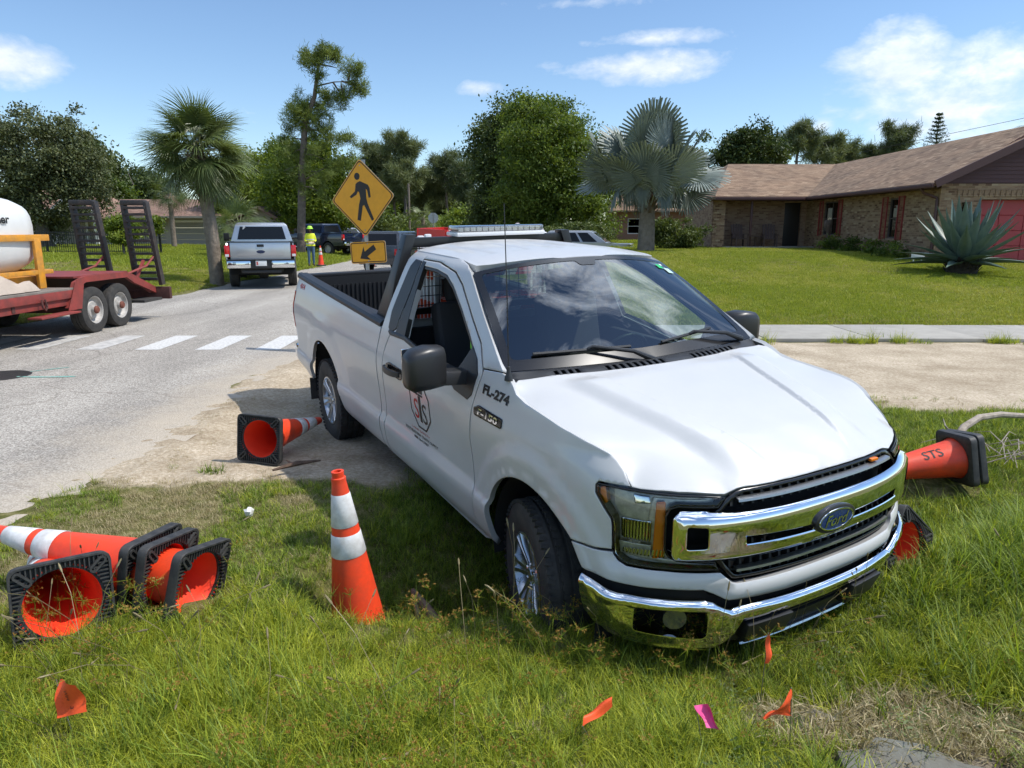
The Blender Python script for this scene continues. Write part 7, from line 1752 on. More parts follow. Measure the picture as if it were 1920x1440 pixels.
def vegetation():
    rng=np.random.default_rng(11)
    def at(px,py,Y,):
        d=raydir(px,py); k=Y/d.y; return (d.x*k,Y,CAMH+d.z*k)
    def blob(px,py,Y,w,h,dp=None):
        c=at(px,py,Y); s=Y/1335.18/ .977; return (c[0],c[1],c[2],w*s,(dp or w*s*.8),h*s*1.02)
    # big live oak left
    Y=50
    tree('oak_tree',[blob(70,270,Y,95,60),blob(30,310,Y,110,70),blob(130,300,Y,62,66),blob(-40,320,Y,90,80),blob(80,370,Y,70,60),blob(165,350,Y,38,55),blob(90,430,Y+1,26,45),blob(-60,260,Y,70,60)],(at(85,450,Y)[0],Y,.4),'large dark live oak towering over the white tank at far left',OAK2,430,130,.75,.12,1,r0=.45)
    # layered background greenery (each tree its own thing)
    defs=[
     ('leafy_tree',[(190,370,72,40,34),(205,400,72,44,30)],'green leafy tree between the live oak and the cabbage palm',MID,120,90,.9,.2,2),
     ('leafy_tree',[(165,310,70,34,46),(190,330,75,30,30)],'darker green tree rising just right of the live oak',OAK,130,90,.9,.2,3),
     ('leafy_tree',[(265,345,90,42,26),(290,370,80,40,28),(250,385,85,50,22)],'low dark tree mass left of the cabbage palm crown',OAK,150,90,1.0,.24,4),
     ('leafy_tree',[(455,350,62,42,52),(440,385,62,44,40),(480,330,64,30,36)],'yellow green leafy tree just right of the cabbage palm trunk',BUSH,230,100,.8,.15,5),
     ('leafy_tree',[(565,340,52,60,60),(610,330,52,50,56),(540,300,55,34,36),(590,390,52,70,40),(640,380,54,36,50),(530,380,56,34,40)],'broad bright green tree around the foot of the tall pine',BUSH,460,110,.75,.13,6),
     ('leafy_tree',[(520,410,66,50,26),(600,430,66,60,22),(680,420,60,50,28)],'dark low tree line behind the parked pickups',OAK,200,100,.9,.18,7),
     ('leafy_tree',[(945,330,54,44,100),(972,270,54,56,66),(918,280,56,30,56),(935,400,54,48,50)],'dark oak forming the left half of the big tree mass behind the truck roof',OAK,420,110,.8,.14,8),
     ('leafy_tree',[(1030,300,46,80,85),(1010,240,48,62,50),(1090,330,48,50,70),(1050,380,46,70,55),(985,380,48,52,50),(1120,390,50,36,50)],'big bright green oak in the centre behind the truck roof',MID,620,120,.7,.11,9),
     ('leafy_tree',[(1408,285,60,50,40),(1390,300,60,36,30),(1440,290,62,24,34)],'dense green tree above the left end of the brick house roof',OAK,210,110,.75,.15,10),
     ('leafy_tree',[(700,385,95,40,44),(735,400,95,40,34)],'hazy tree mass behind the diamond sign',MID,170,90,1.1,.24,14),
     ('leafy_tree',[(800,385,96,50,38),(850,395,92,46,44)],'darker tree mass between the far pines and the oak',OAK,190,90,1.1,.24,15),
     ('leafy_tree',[(1290,350,70,50,70),(1250,380,66,50,60)],'tall tree seen through the silver fan palm fronds',OAK,120,90,1.0,.2,16),
     ('leafy_tree',[(700,440,70,40,14),(760,430,75,60,18),(830,430,75,60,18),(880,420,70,40,24)],'low mixed shrubs and trees at the end of the street',MID,230,80,.9,.2,12),
    ]
    for (nm,bl,lb,lm,nc,pe,cr,ls,sd) in defs:
        B=[blob(*b) for b in [(x,y,Y,w,h) for (x,y,Y,w,h) in bl]]; x0=at(bl[0][0],460,bl[0][2]); 
        tree(nm,B,(B[0][0],bl[0][2],.2),lb,lm,nc,pe,cr,ls,sd,r0=.28)
    # pines at the end of the street
    pl=[(705,275,82,340,'slim pine half hidden behind the diamond sign, pale and thin'),(755,270,78,350,'tall round crowned pine right of the diamond sign'),(735,300,84,350,'shorter pine between the diamond sign and the round crowned pine'),(835,300,85,350,'tall dark pine in the middle of the far row'),(872,315,80,350,'last pine of the far row, beside the dark oak'),(800,330,88,360,'low far pine in the gap of the row')]
    for i,(px,py,Y,pb,lb) in enumerate(pl):
        top=at(px,py,Y)[2]; r=np.random.default_rng(40+i); br=[(r.uniform(.52,1.0),r.uniform(0,6.28),r.uniform(.8,2.6)*(1.1-abs(.78-.0)*.2),r.uniform(.3,1.2),10) for _ in range(34)]
        pine('pine_tree',(at(px,py,Y)[0],Y,0),top-.2,lb,60+i,r0=.2,branches=br,leafm=PINEF,tuft=.62,needles=46,group='pines at the end of the street')
    # umbrella pines behind the brick house
    for i,(px,py,Y,w,lb) in enumerate([(1500,232,75,34,'tall umbrella pine left of the ridge of the brick house'),(1545,258,78,40,'lower spreading pine between the umbrella pine and the roof ridge'),(1590,275,82,30,'small pine crown just above the roof ridge'),(1688,238,80,28,'dark flat topped pine standing alone over the roof'),(1640,278,84,26,'low dark pine touching the roof line')]):
        c=at(px,py,Y); h=c[2]-.5; r=np.random.default_rng(80+i); s=Y/1335*w
        br=[(r.uniform(.80,1.0),r.uniform(0,6.28),r.uniform(.3,1.0)*s,r.uniform(.2,.9),9) for _ in range(22)]+[(r.uniform(.55,.78),r.uniform(0,6.28),s*.8,.8,5) for _ in range(4)]
        pine('umbrella_pine',(c[0],Y,0),h,lb,90+i,r0=.22,branches=br,leafm=PINEF,tuft=.62,needles=50,group='pines behind the brick house')
    # norfolk pine
    c=at(1762,212,70); e=empty('norfolk_pine',(c[0],70,0),label='narrow dark conifer with layered branches rising over the roof ridge',cat='conifer tree'); rg=np.random.default_rng(5); P=[];mb=MB(); mb.tube([(0,0,0),(0,0,c[2])],[.2,.03],8); mb.build('trunk',BARKP,e)
    for k in range(11):
        z=c[2]-.15-k*.36; L_=.25+.12*k
        for q in range(7):
            a=q*.9+k*.4; m=60; t=rg.uniform(0,1,m); P.append(np.stack([np.cos(a)*L_*t,np.sin(a)*L_*t,z+.25*t*L_],1)+rg.normal(size=(m,3))*[.06,.06,.05])
    P=np.concatenate(P); V,F=leafquads(P,.07,rg,.4); link('crown',npmesh('crown',V,F,OAK,attr=rg.uniform(0,.6,len(P))),e)
    # tall lopsided pine in front
    Y=45; s=Y/1335.18
    base=at(563,462,Y); X=base[0]
    def rel(px,py): c=at(px,py,Y); return (c[0]-X,0,c[2]-.1)
    tp=[(0,0,0),rel(566,330),rel(572,230),rel(590,180),rel(598,110)]; h=tp[-1][2]
    e=empty('tall_pine',(X,Y,.1),label='tall lopsided pine with bare upper trunk rising left of the diamond sign',cat='pine tree'); mb=MB(); mb.tube([(0,0,-.3)]+tp[1:],[.27,.22,.17,.13,.06],10)
    rg=np.random.default_rng(21); C=[]
    def br(p,q,n,sp=.35,r=.06):
        P_=Vector(rel(*p));Q_=Vector(rel(*q)); d=rg.normal(size=2)*.3; m=P_.lerp(Q_,.55)+Vector((0,d[0],.12)); Q_.y+=d[1]; mb.tube([P_,m,Q_],[r,r*.6,r*.25],6)
        for k in range(n):
            t=rg.uniform(.35,1.05); c=P_.lerp(Q_,t) if t>.55 else m; C.append(np.array(c)+rg.normal(size=3)*[sp,sp,sp*.7])
    for (p,q,n,sp) in [((597,112),(575,108),16,.32),((597,115),(612,98),16,.34),((600,112),(632,100),16,.3),((597,118),(588,128),9,.3),((597,120),(632,128),0,.2),((594,160),(606,140),6,.2),((590,162),(652,150),0,.2),((652,150),(668,128),16,.30),((640,152),(676,168),18,.28),((625,155),(640,190),9,.22),((640,160),(642,200),7,.16),((588,175),(612,178),12,.3),((586,190),(603,205),12,.3),((580,215),(548,212),22,.36),((580,205),(560,200),14,.36),((580,230),(545,240),14,.32),((576,225),(600,225),16,.3),((572,240),(590,250),10,.34),((574,240),(618,268),3,.25),((574,240),(640,262),16,.34),((640,262),(655,262),9,.26),((572,262),(530,262),12,.4),((572,280),(545,290),12,.45),((570,290),(610,300),14,.5),((568,310),(535,320),10,.5),((568,320),(620,330),14,.5),((566,350),(600,360),8,.5),((566,340),(660,290),14,.4)]: br(p,q,n,sp)
    C=np.array(C); n=len(C); m=70; D=rg.normal(size=(n,m,3)); D[:,:,2]+=.4; D/=np.linalg.norm(D,axis=2,keepdims=True); Ls=.30*rg.uniform(.6,1.2,(n,m,1)); cc=C[:,None,:]+rg.normal(size=(n,m,3))*.13; S_=np.cross(D,rg.normal(size=(n,m,3))); S_/=np.linalg.norm(S_,axis=2,keepdims=True); w=.014
    V=np.stack([cc-S_*w,cc+S_*w,cc+D*Ls+S_*w*.5,cc+D*Ls-S_*w*.5],2).reshape(-1,3); link('crown',npmesh('crown',V,np.arange(4*n*m).reshape(-1,4),PINE,attr=np.repeat(rg.uniform(0,1,n),m)),e); mb.build('trunk',BARKP,e,smooth=60)
    # hedges and shrubs
    for (px,py,Y,w,h,lb,lm) in [(1085,440,40,62,22,'clipped dark green hedge behind the truck roof left of the silver palm',OAK),(228,430,36,28,26,'rounded bright green shrub between the two trailer ramps',BUSH),(290,425,37,10,16,'small green shrub behind the right ramp',BUSH),(1268,440,33,44,24,'dark shrub bed right of the silver palm trunk',OAK),(418,468,40,12,8,'low dark shrub by the garage wall behind the silver pickup',OAK)]:
        b=blob(px,py,Y,w,h); tree('shrub',[b],(b[0],Y,g1(b[0],Y)),lb,lm,int(6+w*h/14),90,.28,.075,int(px),r0=.04,kind='shrub',limbn=4)
    for (x,y,w,h,lb) in [(13.55,28.9,.35,.35,'spiky low plant by the wall under the far window'),(13.5,26.9,.45,.30,'low green plants by the wall left of the near window'),(13.4,25.4,.5,.35,'low plants by the wall at the near corner of the brick house'),(13.5,30.6,.4,.35,'grassy clump beside the carved stump')]:
        z=g1(x,y); tree('wall_plant',[(x,y,z+.22,w,w,h)],(x,y,z),lb,MID,16,60,.2,.06,int(x*100+y*7),r0=.015,kind='plant',limbn=3,group='plants along the brick wall')
vegetation()
# ---- palms
SAB=leafmat('sabal_leaf',(.05,.085,.022),(.20,.24,.085),.25,rough=.4,spec=.5); BIS=leafmat('bismarck_leaf',(.10,.13,.11),(.25,.29,.265),.12,rough=.45,spec=.4); PET=mat('petiole_green',(.25,.26,.13),.5); PETB=mat('petiole_pale',(.40,.42,.36),.5)
BOOT=mat('palm_boots',(.19,.14,.10),.9,noise=(9,.5,7,(.10,.07,.05)),bump=(20,.9,.03)); PTR=mat('palm_trunk',(.27,.22,.17),.9,noise=(5,.4,8,(.15,.12,.09)),bump=(12,.9,.03)); DEADL=leafmat('dead_frond',(.18,.12,.07),(.32,.24,.15),.1)
def sabal_frond(seed,R=1.0,n=44,droop=.55,w=.028,leafm=None):
    rng=np.random.default_rng(seed); V=[];F=[];A=[]
    for k in range(n):
        t=(k/(n-1)-.5)*2; az=t*R_(128); L_=R*(1-.25*abs(t)**2)*rng.uniform(.85,1.1); d=np.array([math.cos(az),math.sin(az),.25*abs(t)-.1*rng.uniform(0,1)]); s=np.array([-math.sin(az),math.cos(az),0]); d/=np.linalg.norm(d)
        b=len(V); dr=droop*rng.uniform(.6,1.4)
        for i,(u,ww) in enumerate(((.0,.35),(.35,1.0),(.65,.75),(.85,.4),(1.0,.04))):
            p=d*L_*u; p[2]-=dr*L_*max(0,u-.35)**2*1.6; V.append(p-s*w*ww*.5); V.append(p+s*w*ww*.5)
        for i in range(4): F.append((b+2*i,b+2*i+1,b+2*i+3,b+2*i+2)); A.append(.25+.5*(k%2)*.5+rng.uniform(0,.35))
    V=np.array(V); V[:,0]+=.02
    return npmesh('frond',V,np.array(F),leafm or SAB,attr=np.array(A))
def bismarck_frond(seed,R=1.25,n=46):
    rng=np.random.default_rng(seed); V=[];F=[];A=[]; span=R_(140)
    def P(az,r,pl,k): 
        c=.16*(az/span)**2; return np.array([math.cos(az)*r,math.sin(az)*r,c*r+pl-.10*(r/R)**3*(1+.5*math.sin(k*1.7+seed))])
    for k in range(n):
        a0=-span+2*span*k/n; a1=-span+2*span*(k+1)/n; am=(a0+a1)/2; Lk=R*(1-.18*abs(am/span)**2)*rng.uniform(.94,1.03); rj=Lk*.68
        b=len(V); V+= [P(a0,.04,0,k),P(am,.04,.004,k),P(a1,.04,0,k),P(a0,rj*.5,0,k),P(am,rj*.5,.03,k),P(a1,rj*.5,0,k),P(a0,rj,0,k),P(am,rj,.035,k),P(a1,rj,0,k),P(am-.28*(a1-a0),Lk*.86,-.01,k),P(am,Lk*.86,.015,k),P(am+.28*(a1-a0),Lk*.86,-.01,k),P(am-.02,Lk,-.03,k),P(am,Lk,-.03,k),P(am+.02,Lk,-.03,k)]
        for r in range(4):
            for c in range(2): i=b+3*r+c; F.append((i,i+1,i+4,i+3)); A.append(.15+.45*c+rng.uniform(0,.3))
    return npmesh('frond',np.array(V),np.array(F),BIS,attr=np.array(A))
def palm(loc,h,R,label,kind,seed,r0=.2,lean=(0,0),nf=34,petiole=.9,cat='palm tree',boots=True,elr=(-55,80),fr=None,skirt=0,name='cabbage_palm',group=None):
    rng=np.random.default_rng(seed); e=empty(name,loc,label=label,cat=cat,group=group); mb=MB(); pts=[];rad=[]
    for i in range(26):
        t=i/25; pts.append((lean[0]*t*t,lean[1]*t,h*t-.2*(1-t))); rad.append(r0*(1.18-.25*t+.16*max(0,t-.75)*2.2+.015*math.sin(i*2.1)))
    mb.tube(pts,rad,14); mb.build('trunk',PTR,e,smooth=50)
    if boots:
        bm_=MB(); bm_.loft([[(-.06,0,0),(.06,0,0),(.045,.03,.0),(-.045,.03,0)],[(-.03,.14,.22),(.03,.14,.22),(.02,.17,.21),(-.02,.17,.21)]],True,True); bme=bm_.mesh('leaf_base',BOOT,flat=True)
        k=0; z=h*.62
        while z<h+.1:
            for q in range(5):
                a=k*2.4; k+=1; t=z/h; r=r0*.95; o=link('leaf_base',bme,e); o.location=(lean[0]*t*t-r*math.sin(a)*-1*0+r*math.cos(a),lean[1]*t+r*math.sin(a),z); o.rotation_euler=(R_(-8),0,a-math.pi/2); o.scale=(1.2,1,1.1)
            z+=.12
    top=Vector((lean[0],lean[1],h)); pm={}
    for k in range(nf):
        u=(k+.5)/nf; el=math.asin(math.sin(R_(elr[1]))+(math.sin(R_(elr[0]))-math.sin(R_(elr[1])))*u)+rng.uniform(-.15,.15); az=k*2.39996+rng.uniform(-.2,.2); L_=petiole*rng.uniform(.8,1.15)*(1.0 if el>-.3 else .85)
        d=Vector((math.cos(az)*math.cos(el),math.sin(az)*math.cos(el),math.sin(el))); start=top+Vector((d.x*.08,d.y*.08,-.25*u)); end=start+d*L_+Vector((0,0,-(.08 if kind=='s' else .12)*L_*math.cos(el)))
        d2=(end-start-Vector((0,0,.12*L_))).normalized() if kind=='s' else (d+Vector((0,0,-.15))).normalized()
        # frond frame: x along d2, z roughly up
        upv=Vector((0,0,1)); y=upv.cross(d2); y=y.normalized() if y.length>.05 else Vector((-math.sin(az),math.cos(az),0)); z=d2.cross(y)
        if kind=='b': # tilt the blade so its face looks outward
            ro=Matrix.Rotation(rng.uniform(-1.0,1.0),3,d2)@Matrix.Rotation(R_(rng.uniform(-50,15)),3,y)
        else: ro=Matrix.Rotation(rng.uniform(-.8,.8),3,d2)@Matrix.Rotation(rng.uniform(-.5,.25),3,y)
        M=Matrix((d2,y,z)).transposed(); M=(ro@M).to_4x4(); M.translation=end; sc=rng.uniform(.85,1.1)
        fo=link('frond',fr[int(rng.integers(len(fr)))],e); fo.matrix_local=M@Matrix.Scale(sc,4)
        pb=MB(); pb.tube([start,start.lerp(end,.5)+Vector((0,0,.04*L_)),end,end+d2*.25*R],[.022*(1 if kind=='s' else 1.7),.015*(1 if kind=='s' else 1.6),.011*(1 if kind=='s' else 1.5),.004],5); pb.build('petiole',PET if kind=='s' else PETB,e)
    for k in range(skirt):
        az=rng.uniform(0,6.28); fo=link('frond',DEADF[k%2],e); fo['label']='dead brown hanging frond'; M=Matrix.Rotation(az,4,'Z')@Matrix.Rotation(R_(rng.uniform(60,85)),4,'Y'); M.translation=top+Vector((.18*math.cos(az),.18*math.sin(az),-.35)); fo.matrix_local=M@Matrix.Scale(.8,4)
    return e
SF_=[sabal_frond(i,.98,58,.42,.034) for i in range(3)]; DEADF=[sabal_frond(9,.9,30,.9,.02,DEADL),sabal_frond(10,.8,26,1.1,.02,DEADL)]; BF_=[bismarck_frond(i,1.42) for i in range(3)]
palm((-9.45,23.0,g1(-9.45,23)),4.15,1.0,'tall cabbage palm with a full fan crown on the left lawn beside the silver pickup','s',3,r0=.19,lean=(-.28,0),nf=56,petiole=.82,elr=(-66,86),fr=SF_,skirt=6)
sm_f=[sabal_frond(20,.9,34,.8,.03)]
palm((-24.2,52,.4),3.9,.9,'small palm in front of the beige house just left of the cabbage palm trunk','s',5,r0=.16,nf=20,petiole=.8,elr=(-50,80),fr=sm_f,boots=False,skirt=4)
palm((-14.2,38,.4),1.55,.9,'short bushy palm behind the cab of the silver pickup','s',6,r0=.15,nf=26,petiole=.9,elr=(-30,80),fr=sm_f,boots=False)
palm((-7.3,60,.1),2.6,.9,'small distant palm at the end of the street right of the diamond sign','s',7,r0=.16,nf=16,petiole=.7,elr=(-40,80),fr=sm_f,boots=False)
palm((28.3,40,0),6.9,.9,'palm crown just showing over the roof at the upper right corner','s',8,r0=.18,nf=18,petiole=.7,elr=(-50,80),fr=sm_f,boots=False)
def bismarck():
    e=palm((5.45,29.5,g1(5.45,29.5)),2.45,1.25,'large silver blue fan palm on the lawn behind the truck cab','b',14,r0=.30,nf=30,petiole=2.0,elr=(16,84),fr=BF_,boots=True,name='silver_fan_palm')
    rng=np.random.default_rng(2)
    for k in range(12):
        az=k*.55+rng.uniform(-.2,.2); r=.25
        fo=link('frond',BF_[k%3],e); M=Matrix.Rotation(az,4,'Z')@Matrix.Rotation(R_(rng.uniform(62,84)),4,'Y'); M.translation=Vector((1.05*math.cos(az),1.05*math.sin(az),2.75+rng.uniform(-.2,.5))); fo.matrix_local=M@Matrix.Diagonal((.95,.30,1,1))
        pb=MB(); pb.tube([(.2*math.cos(az),.2*math.sin(az),1.7),(.7*math.cos(az),.7*math.sin(az),2.6),(.95*math.cos(az),.95*math.sin(az),2.75)],[.035,.025,.015],5); pb.build('petiole',PETB,e)
bismarck()
def agave():
    x,y=13.05,20.9; z=g1(x,y); e=empty('agave',(x,y,z),label='huge blue green agave with long pointed leaves on the brick house lawn',cat='agave plant')
    AG=mat('agave_leaf',(.085,.135,.105),.42,noise=(3,.25,4,(.14,.19,.15))); ED=mat('agave_edge',(.30,.33,.22),.6)
    ms=[]
    for v in range(3):
        rings=[]; L_=1.75
        for i in range(9):
            t=i/8; w=(.10+.075*math.sin(math.pi*min(1,t*1.15))**1)*(1-t**3)+.004; th=.05*(1-t)+.006; zc=[.14,.10,-.12][v]*t*t*L_; c=.35*w
            rings.append([(t*L_,-w,zc+c),(t*L_,-w*.5,zc+c*.25),(t*L_,0,zc),(t*L_,w*.5,zc+c*.25),(t*L_,w,zc+c),(t*L_,w*.5,zc-th+c*.1),(t*L_,0,zc-th-.0),(t*L_,-w*.5,zc-th+c*.1)])
        mb=MB(); mb.loft(rings,True,True)
        b=len(mb.v)
        ms.append(mb.mesh('leaf',AG,smooth=50))
    rr=random.Random(2); n=58
    for k in range(n):
        u=(k+.5)/n; el=R_(86-82*u**.95+rr.uniform(-5,5)); az=k*2.39996; o=link('leaf',ms[0 if u<.4 else (1 if u<.75 else 2)],e)
        M=Matrix.Rotation(az,4,'Z')@Matrix.Rotation(-el,4,'Y'); M.translation=Vector((.10*math.cos(az),.10*math.sin(az),.42-.10*u)); s=rr.uniform(.85,1.1)*(.85 if u<.15 else 1); o.matrix_local=M@Matrix.Scale(s,4)
    mb=MB(); mb.lathe([(.38,-.05),(.42,.12),(.40,.30),(.25,.48),(0,.5)],16); mb.build('stem',mat('agave_stem',(.045,.035,.025),.9,bump=(9,1,.05)),e)
    sc=MB(); sc.loft([[(-.06,0,0),(.06,0,0),(.05,.04,.02),(-.05,.04,.02)],[(-.02,.10,.13),(.02,.10,.13),(.015,.12,.12),(-.015,.12,.12)]],True,True); me=sc.mesh('leaf_stub',MATS['agave_stem'],flat=True)
    for k in range(60): a=k*2.4; o=link('leaf_stub',me,e); o.location=(.38*math.cos(a),.38*math.sin(a),.05+.006*k); o.rotation_euler=(0,0,a-math.pi/2)
agave()
# ================= grass =================
GR1=leafmat('grass_green',(.055,.11,.012),(.34,.43,.055),.38,rough=.5,spec=.3); GR2=leafmat('grass_yellowgreen',(.14,.20,.015),(.56,.58,.06),.40,rough=.5,spec=.3); STRAW=leafmat('grass_straw',(.24,.195,.10),(.50,.42,.24),.2); LAWN=leafmat('lawn_green',(.13,.19,.018),(.38,.42,.05),.42); SEED=leafmat('seed_head',(.34,.19,.04),(.60,.44,.10),.3); WEED=leafmat('weed_leaf',(.09,.13,.03),(.22,.28,.07),.35)
SRC=bpy.data.collections.new('grass_sources')
def tuft_mesh(name,n,rad,h,w,mt,seed,spread=.6,curl=.5,segs=3,hv=.4):
    rng=np.random.default_rng(seed); V=[];F=[];A=[]
    for k in range(n):
        a=rng.uniform(0,6.28); r=rad*math.sqrt(rng.uniform(0,1)); p=np.array([r*math.cos(a),r*math.sin(a),-.01]); az=rng.uniform(0,6.28); t0=rng.uniform(.05,spread); H=h*rng.uniform(1-hv,1+hv); cr=curl*rng.uniform(.3,1.3)
        side=np.array([-math.sin(az),math.cos(az),0])*w*rng.uniform(.7,1.3)*.5; b=len(V); L_=H/segs; q=p.copy(); V+= [q-side,q+side]; th=t0
        for i in range(segs):
            q=q+np.array([math.cos(az)*math.sin(th),math.sin(az)*math.sin(th),math.cos(th)])*L_; th+=cr/segs*1.6; f=1-((i+1)/segs)**1.5*.92; V+= [q-side*f,q+side*f]
            F.append((b+2*i,b+2*i+1,b+2*i+3,b+2*i+2)); A.append(0)
        vv=rng.uniform(0,1); A[-segs:]=[vv]*segs
    return npmesh(name,np.array(V),np.array(F),mt,attr=np.array(A))
def seedstalk(name,seed,h=.22):
    rng=np.random.default_rng(seed); mb=MB(); d=rng.uniform(-.06,.06,2); top=Vector((d[0],d[1],h)); mb.tube([(0,0,0),(d[0]*.3,d[1]*.3,h*.6),top],.0011,3,cap=False)
    for k in range(4): a=rng.uniform(0,6.28); L_=rng.uniform(.05,.10); s=Vector((math.cos(a),math.sin(a),0)); mb.poly([top-s.cross(Vector((0,0,1)))*.0018,top+s.cross(Vector((0,0,1)))*.0018,top+s*L_+Vector((0,0,.02))])
    n0=len(mb.f)
    for k in range(9):
        a=rng.uniform(0,6.28); e=rng.uniform(.1,1.3); L_=rng.uniform(.012,.045); c=top+Vector((math.cos(a)*math.cos(e),math.sin(a)*math.cos(e),math.sin(e)))*L_
        mb.tube([top,c],.0006,3,mi=0,cap=False)
        for q in range(7):
            v=Vector(rng.normal(size=3)).normalized()*.009; s=v.orthogonal().normalized()*.0016; mb.poly([c-s,c+s,c+v],1)
    return mb.mesh(name,[GR2,SEED],flat=True,recalc=False)
def foxtail(name,seed,h=.42):
    rng=np.random.default_rng(seed); mb=MB(); d=rng.uniform(-.25,.25,2); P=[(0,0,0),(d[0]*.2,d[1]*.2,h*.5),(d[0]*.6,d[1]*.6,h*.85),(d[0],d[1],h)]; mb.tube(P,.0012,3,cap=False); a=Vector(P[2]);b=Vector(P[3]); q=(b-a).normalized(); mb.tube([b,b+q*.012,b+q*.035,b+q*.045],[.001,.0045,.004,.001],5,mi=1)
    return mb.mesh(name,[STRAW,STRAW],flat=True,recalc=False)
def weed(name,seed):
    rng=np.random.default_rng(seed); mb=MB()
    for s in range(4):
        a=rng.uniform(0,6.28); L_=rng.uniform(.06,.14); p=Vector((0,0,.0)); d=Vector((math.cos(a),math.sin(a),.35))
        for k in range(5):
            p=p+d*L_/5; 
            for sg in (-1,1):
                u=Vector((-d.y*sg,d.x*sg,.3)).normalized(); w=d.normalized()*.0045; mb.poly([p,p+u*.008+w,p+u*.020,p+u*.008-w])
    return mb.mesh(name,WEED,flat=True,recalc=False)
VAR=[]
def addvar(me): 
    o=bpy.data.objects.new('%02d_%s'%(len(VAR),me.name),me); SRC.objects.link(o); VAR.append(o); return len(VAR)-1
v_turf=[addvar(tuft_mesh('turf_tuft',20,.055,.08,.0052,GR1,i,1.0,.9)) for i in range(3)]
v_yel=[addvar(tuft_mesh('sedge_tuft',20,.045,.15,.0042,GR2,i+10,.75,.9,4)) for i in range(3)]
v_straw=[addvar(tuft_mesh('straw_tuft',20,.07,.06,.0038,STRAW,i+20,1.45,.6)) for i in range(2)]
v_tall=[addvar(tuft_mesh('tall_tuft',16,.03,.21,.0050,GR1,i+30,.45,.8,5)) for i in range(2)]
v_seed=[addvar(seedstalk('seed_stalk',i)) for i in range(4)]
v_fox=[addvar(foxtail('foxtail',i)) for i in range(3)]
v_weed=[addvar(weed('weed_sprig',i)) for i in range(2)]
v_lawn=[addvar(tuft_mesh('lawn_tuft',60,.16,.062,.0085,LAWN,i+40,.7,.6,2)) for i in range(3)]
LAWNY=leafmat('lawn_yellow',(.26,.28,.04),(.50,.48,.12),.42)
v_lawny=[addvar(tuft_mesh('lawn_yellow_tuft',60,.16,.055,.0085,LAWNY,55,.8,.6,2))]
v_lawns=[addvar(tuft_mesh('lawn_straw_tuft',40,.16,.045,.0085,STRAW,50,1.0,.6,2))]
v_far=[addvar(tuft_mesh('far_lawn_tuft',50,.35,.09,.022,LAWN,i+60,.7,.5,2)) for i in range(2)]
def scatter(name,P,S_,I,label,cat='grass',tilt=.12,seed=0):
    rng=np.random.default_rng(seed); n=len(P); me=bpy.data.meshes.new(name); me.vertices.add(n); me.vertices.foreach_set('co',P.astype(np.float32).ravel())
    R3=np.stack([rng.normal(size=n)*tilt,rng.normal(size=n)*tilt,rng.uniform(0,6.283,n)],1)
    a=me.attributes.new('rot','FLOAT_VECTOR','POINT'); a.data.foreach_set('vector',R3.astype(np.float32).ravel()); a=me.attributes.new('scl','FLOAT','POINT'); a.data.foreach_set('value',S_.astype(np.float32)); a=me.attributes.new('idx','INT','POINT'); a.data.foreach_set('value',I.astype(np.int32)); me.update()
    o=link(name,me); tag(o,label,cat,kind='stuff')
    ng=bpy.data.node_groups.new(name,'GeometryNodeTree'); ng.interface.new_socket('Geometry',in_out='INPUT',socket_type='NodeSocketGeometry'); ng.interface.new_socket('Geometry',in_out='OUTPUT',socket_type='NodeSocketGeometry'); N=ng.nodes; L=ng.links
    gi=N.new('NodeGroupInput'); go=N.new('NodeGroupOutput'); ip=N.new('GeometryNodeInstanceOnPoints'); ci=N.new('GeometryNodeCollectionInfo'); ci.inputs['Collection'].default_value=SRC; ci.inputs['Separate Children'].default_value=True; ci.inputs['Reset Children'].default_value=True
    def na(nm,ty):
        q=N.new('GeometryNodeInputNamedAttribute'); q.data_type=ty; q.inputs['Name'].default_value=nm; return q.outputs['Attribute']
    L.new(gi.outputs[0],ip.inputs['Points']); L.new(ci.outputs[0],ip.inputs['Instance']); ip.inputs['Pick Instance'].default_value=True; L.new(na('idx','INT'),ip.inputs['Instance Index']); L.new(na('rot','FLOAT_VECTOR'),ip.inputs['Rotation']); L.new(na('scl','FLOAT'),ip.inputs['Scale']); L.new(ip.outputs[0],go.inputs[0])
    md=o.modifiers.new('scatter','NODES'); md.node_group=ng; return o
TINV=TRM.inverted()
def under_wheel(x,y,z):
    m=np.zeros(len(x),bool)
    for (wx,wy) in ((.03,-.845),(-3.584,-.845),(.03,.845),(-3.584,.845)):
        c=TRM@Vector((wx,wy,.388)); ax=(TRM.to_3x3()@Vector((1,0,0))); ay=(TRM.to_3x3()@Vector((0,1,0))); dx=x-c.x;dy=y-c.y; u=dx*ax.x+dy*ax.y; v=dx*ay.x+dy*ay.y; m|=(np.abs(u)<.33)&(np.abs(v)<.15)
    return m
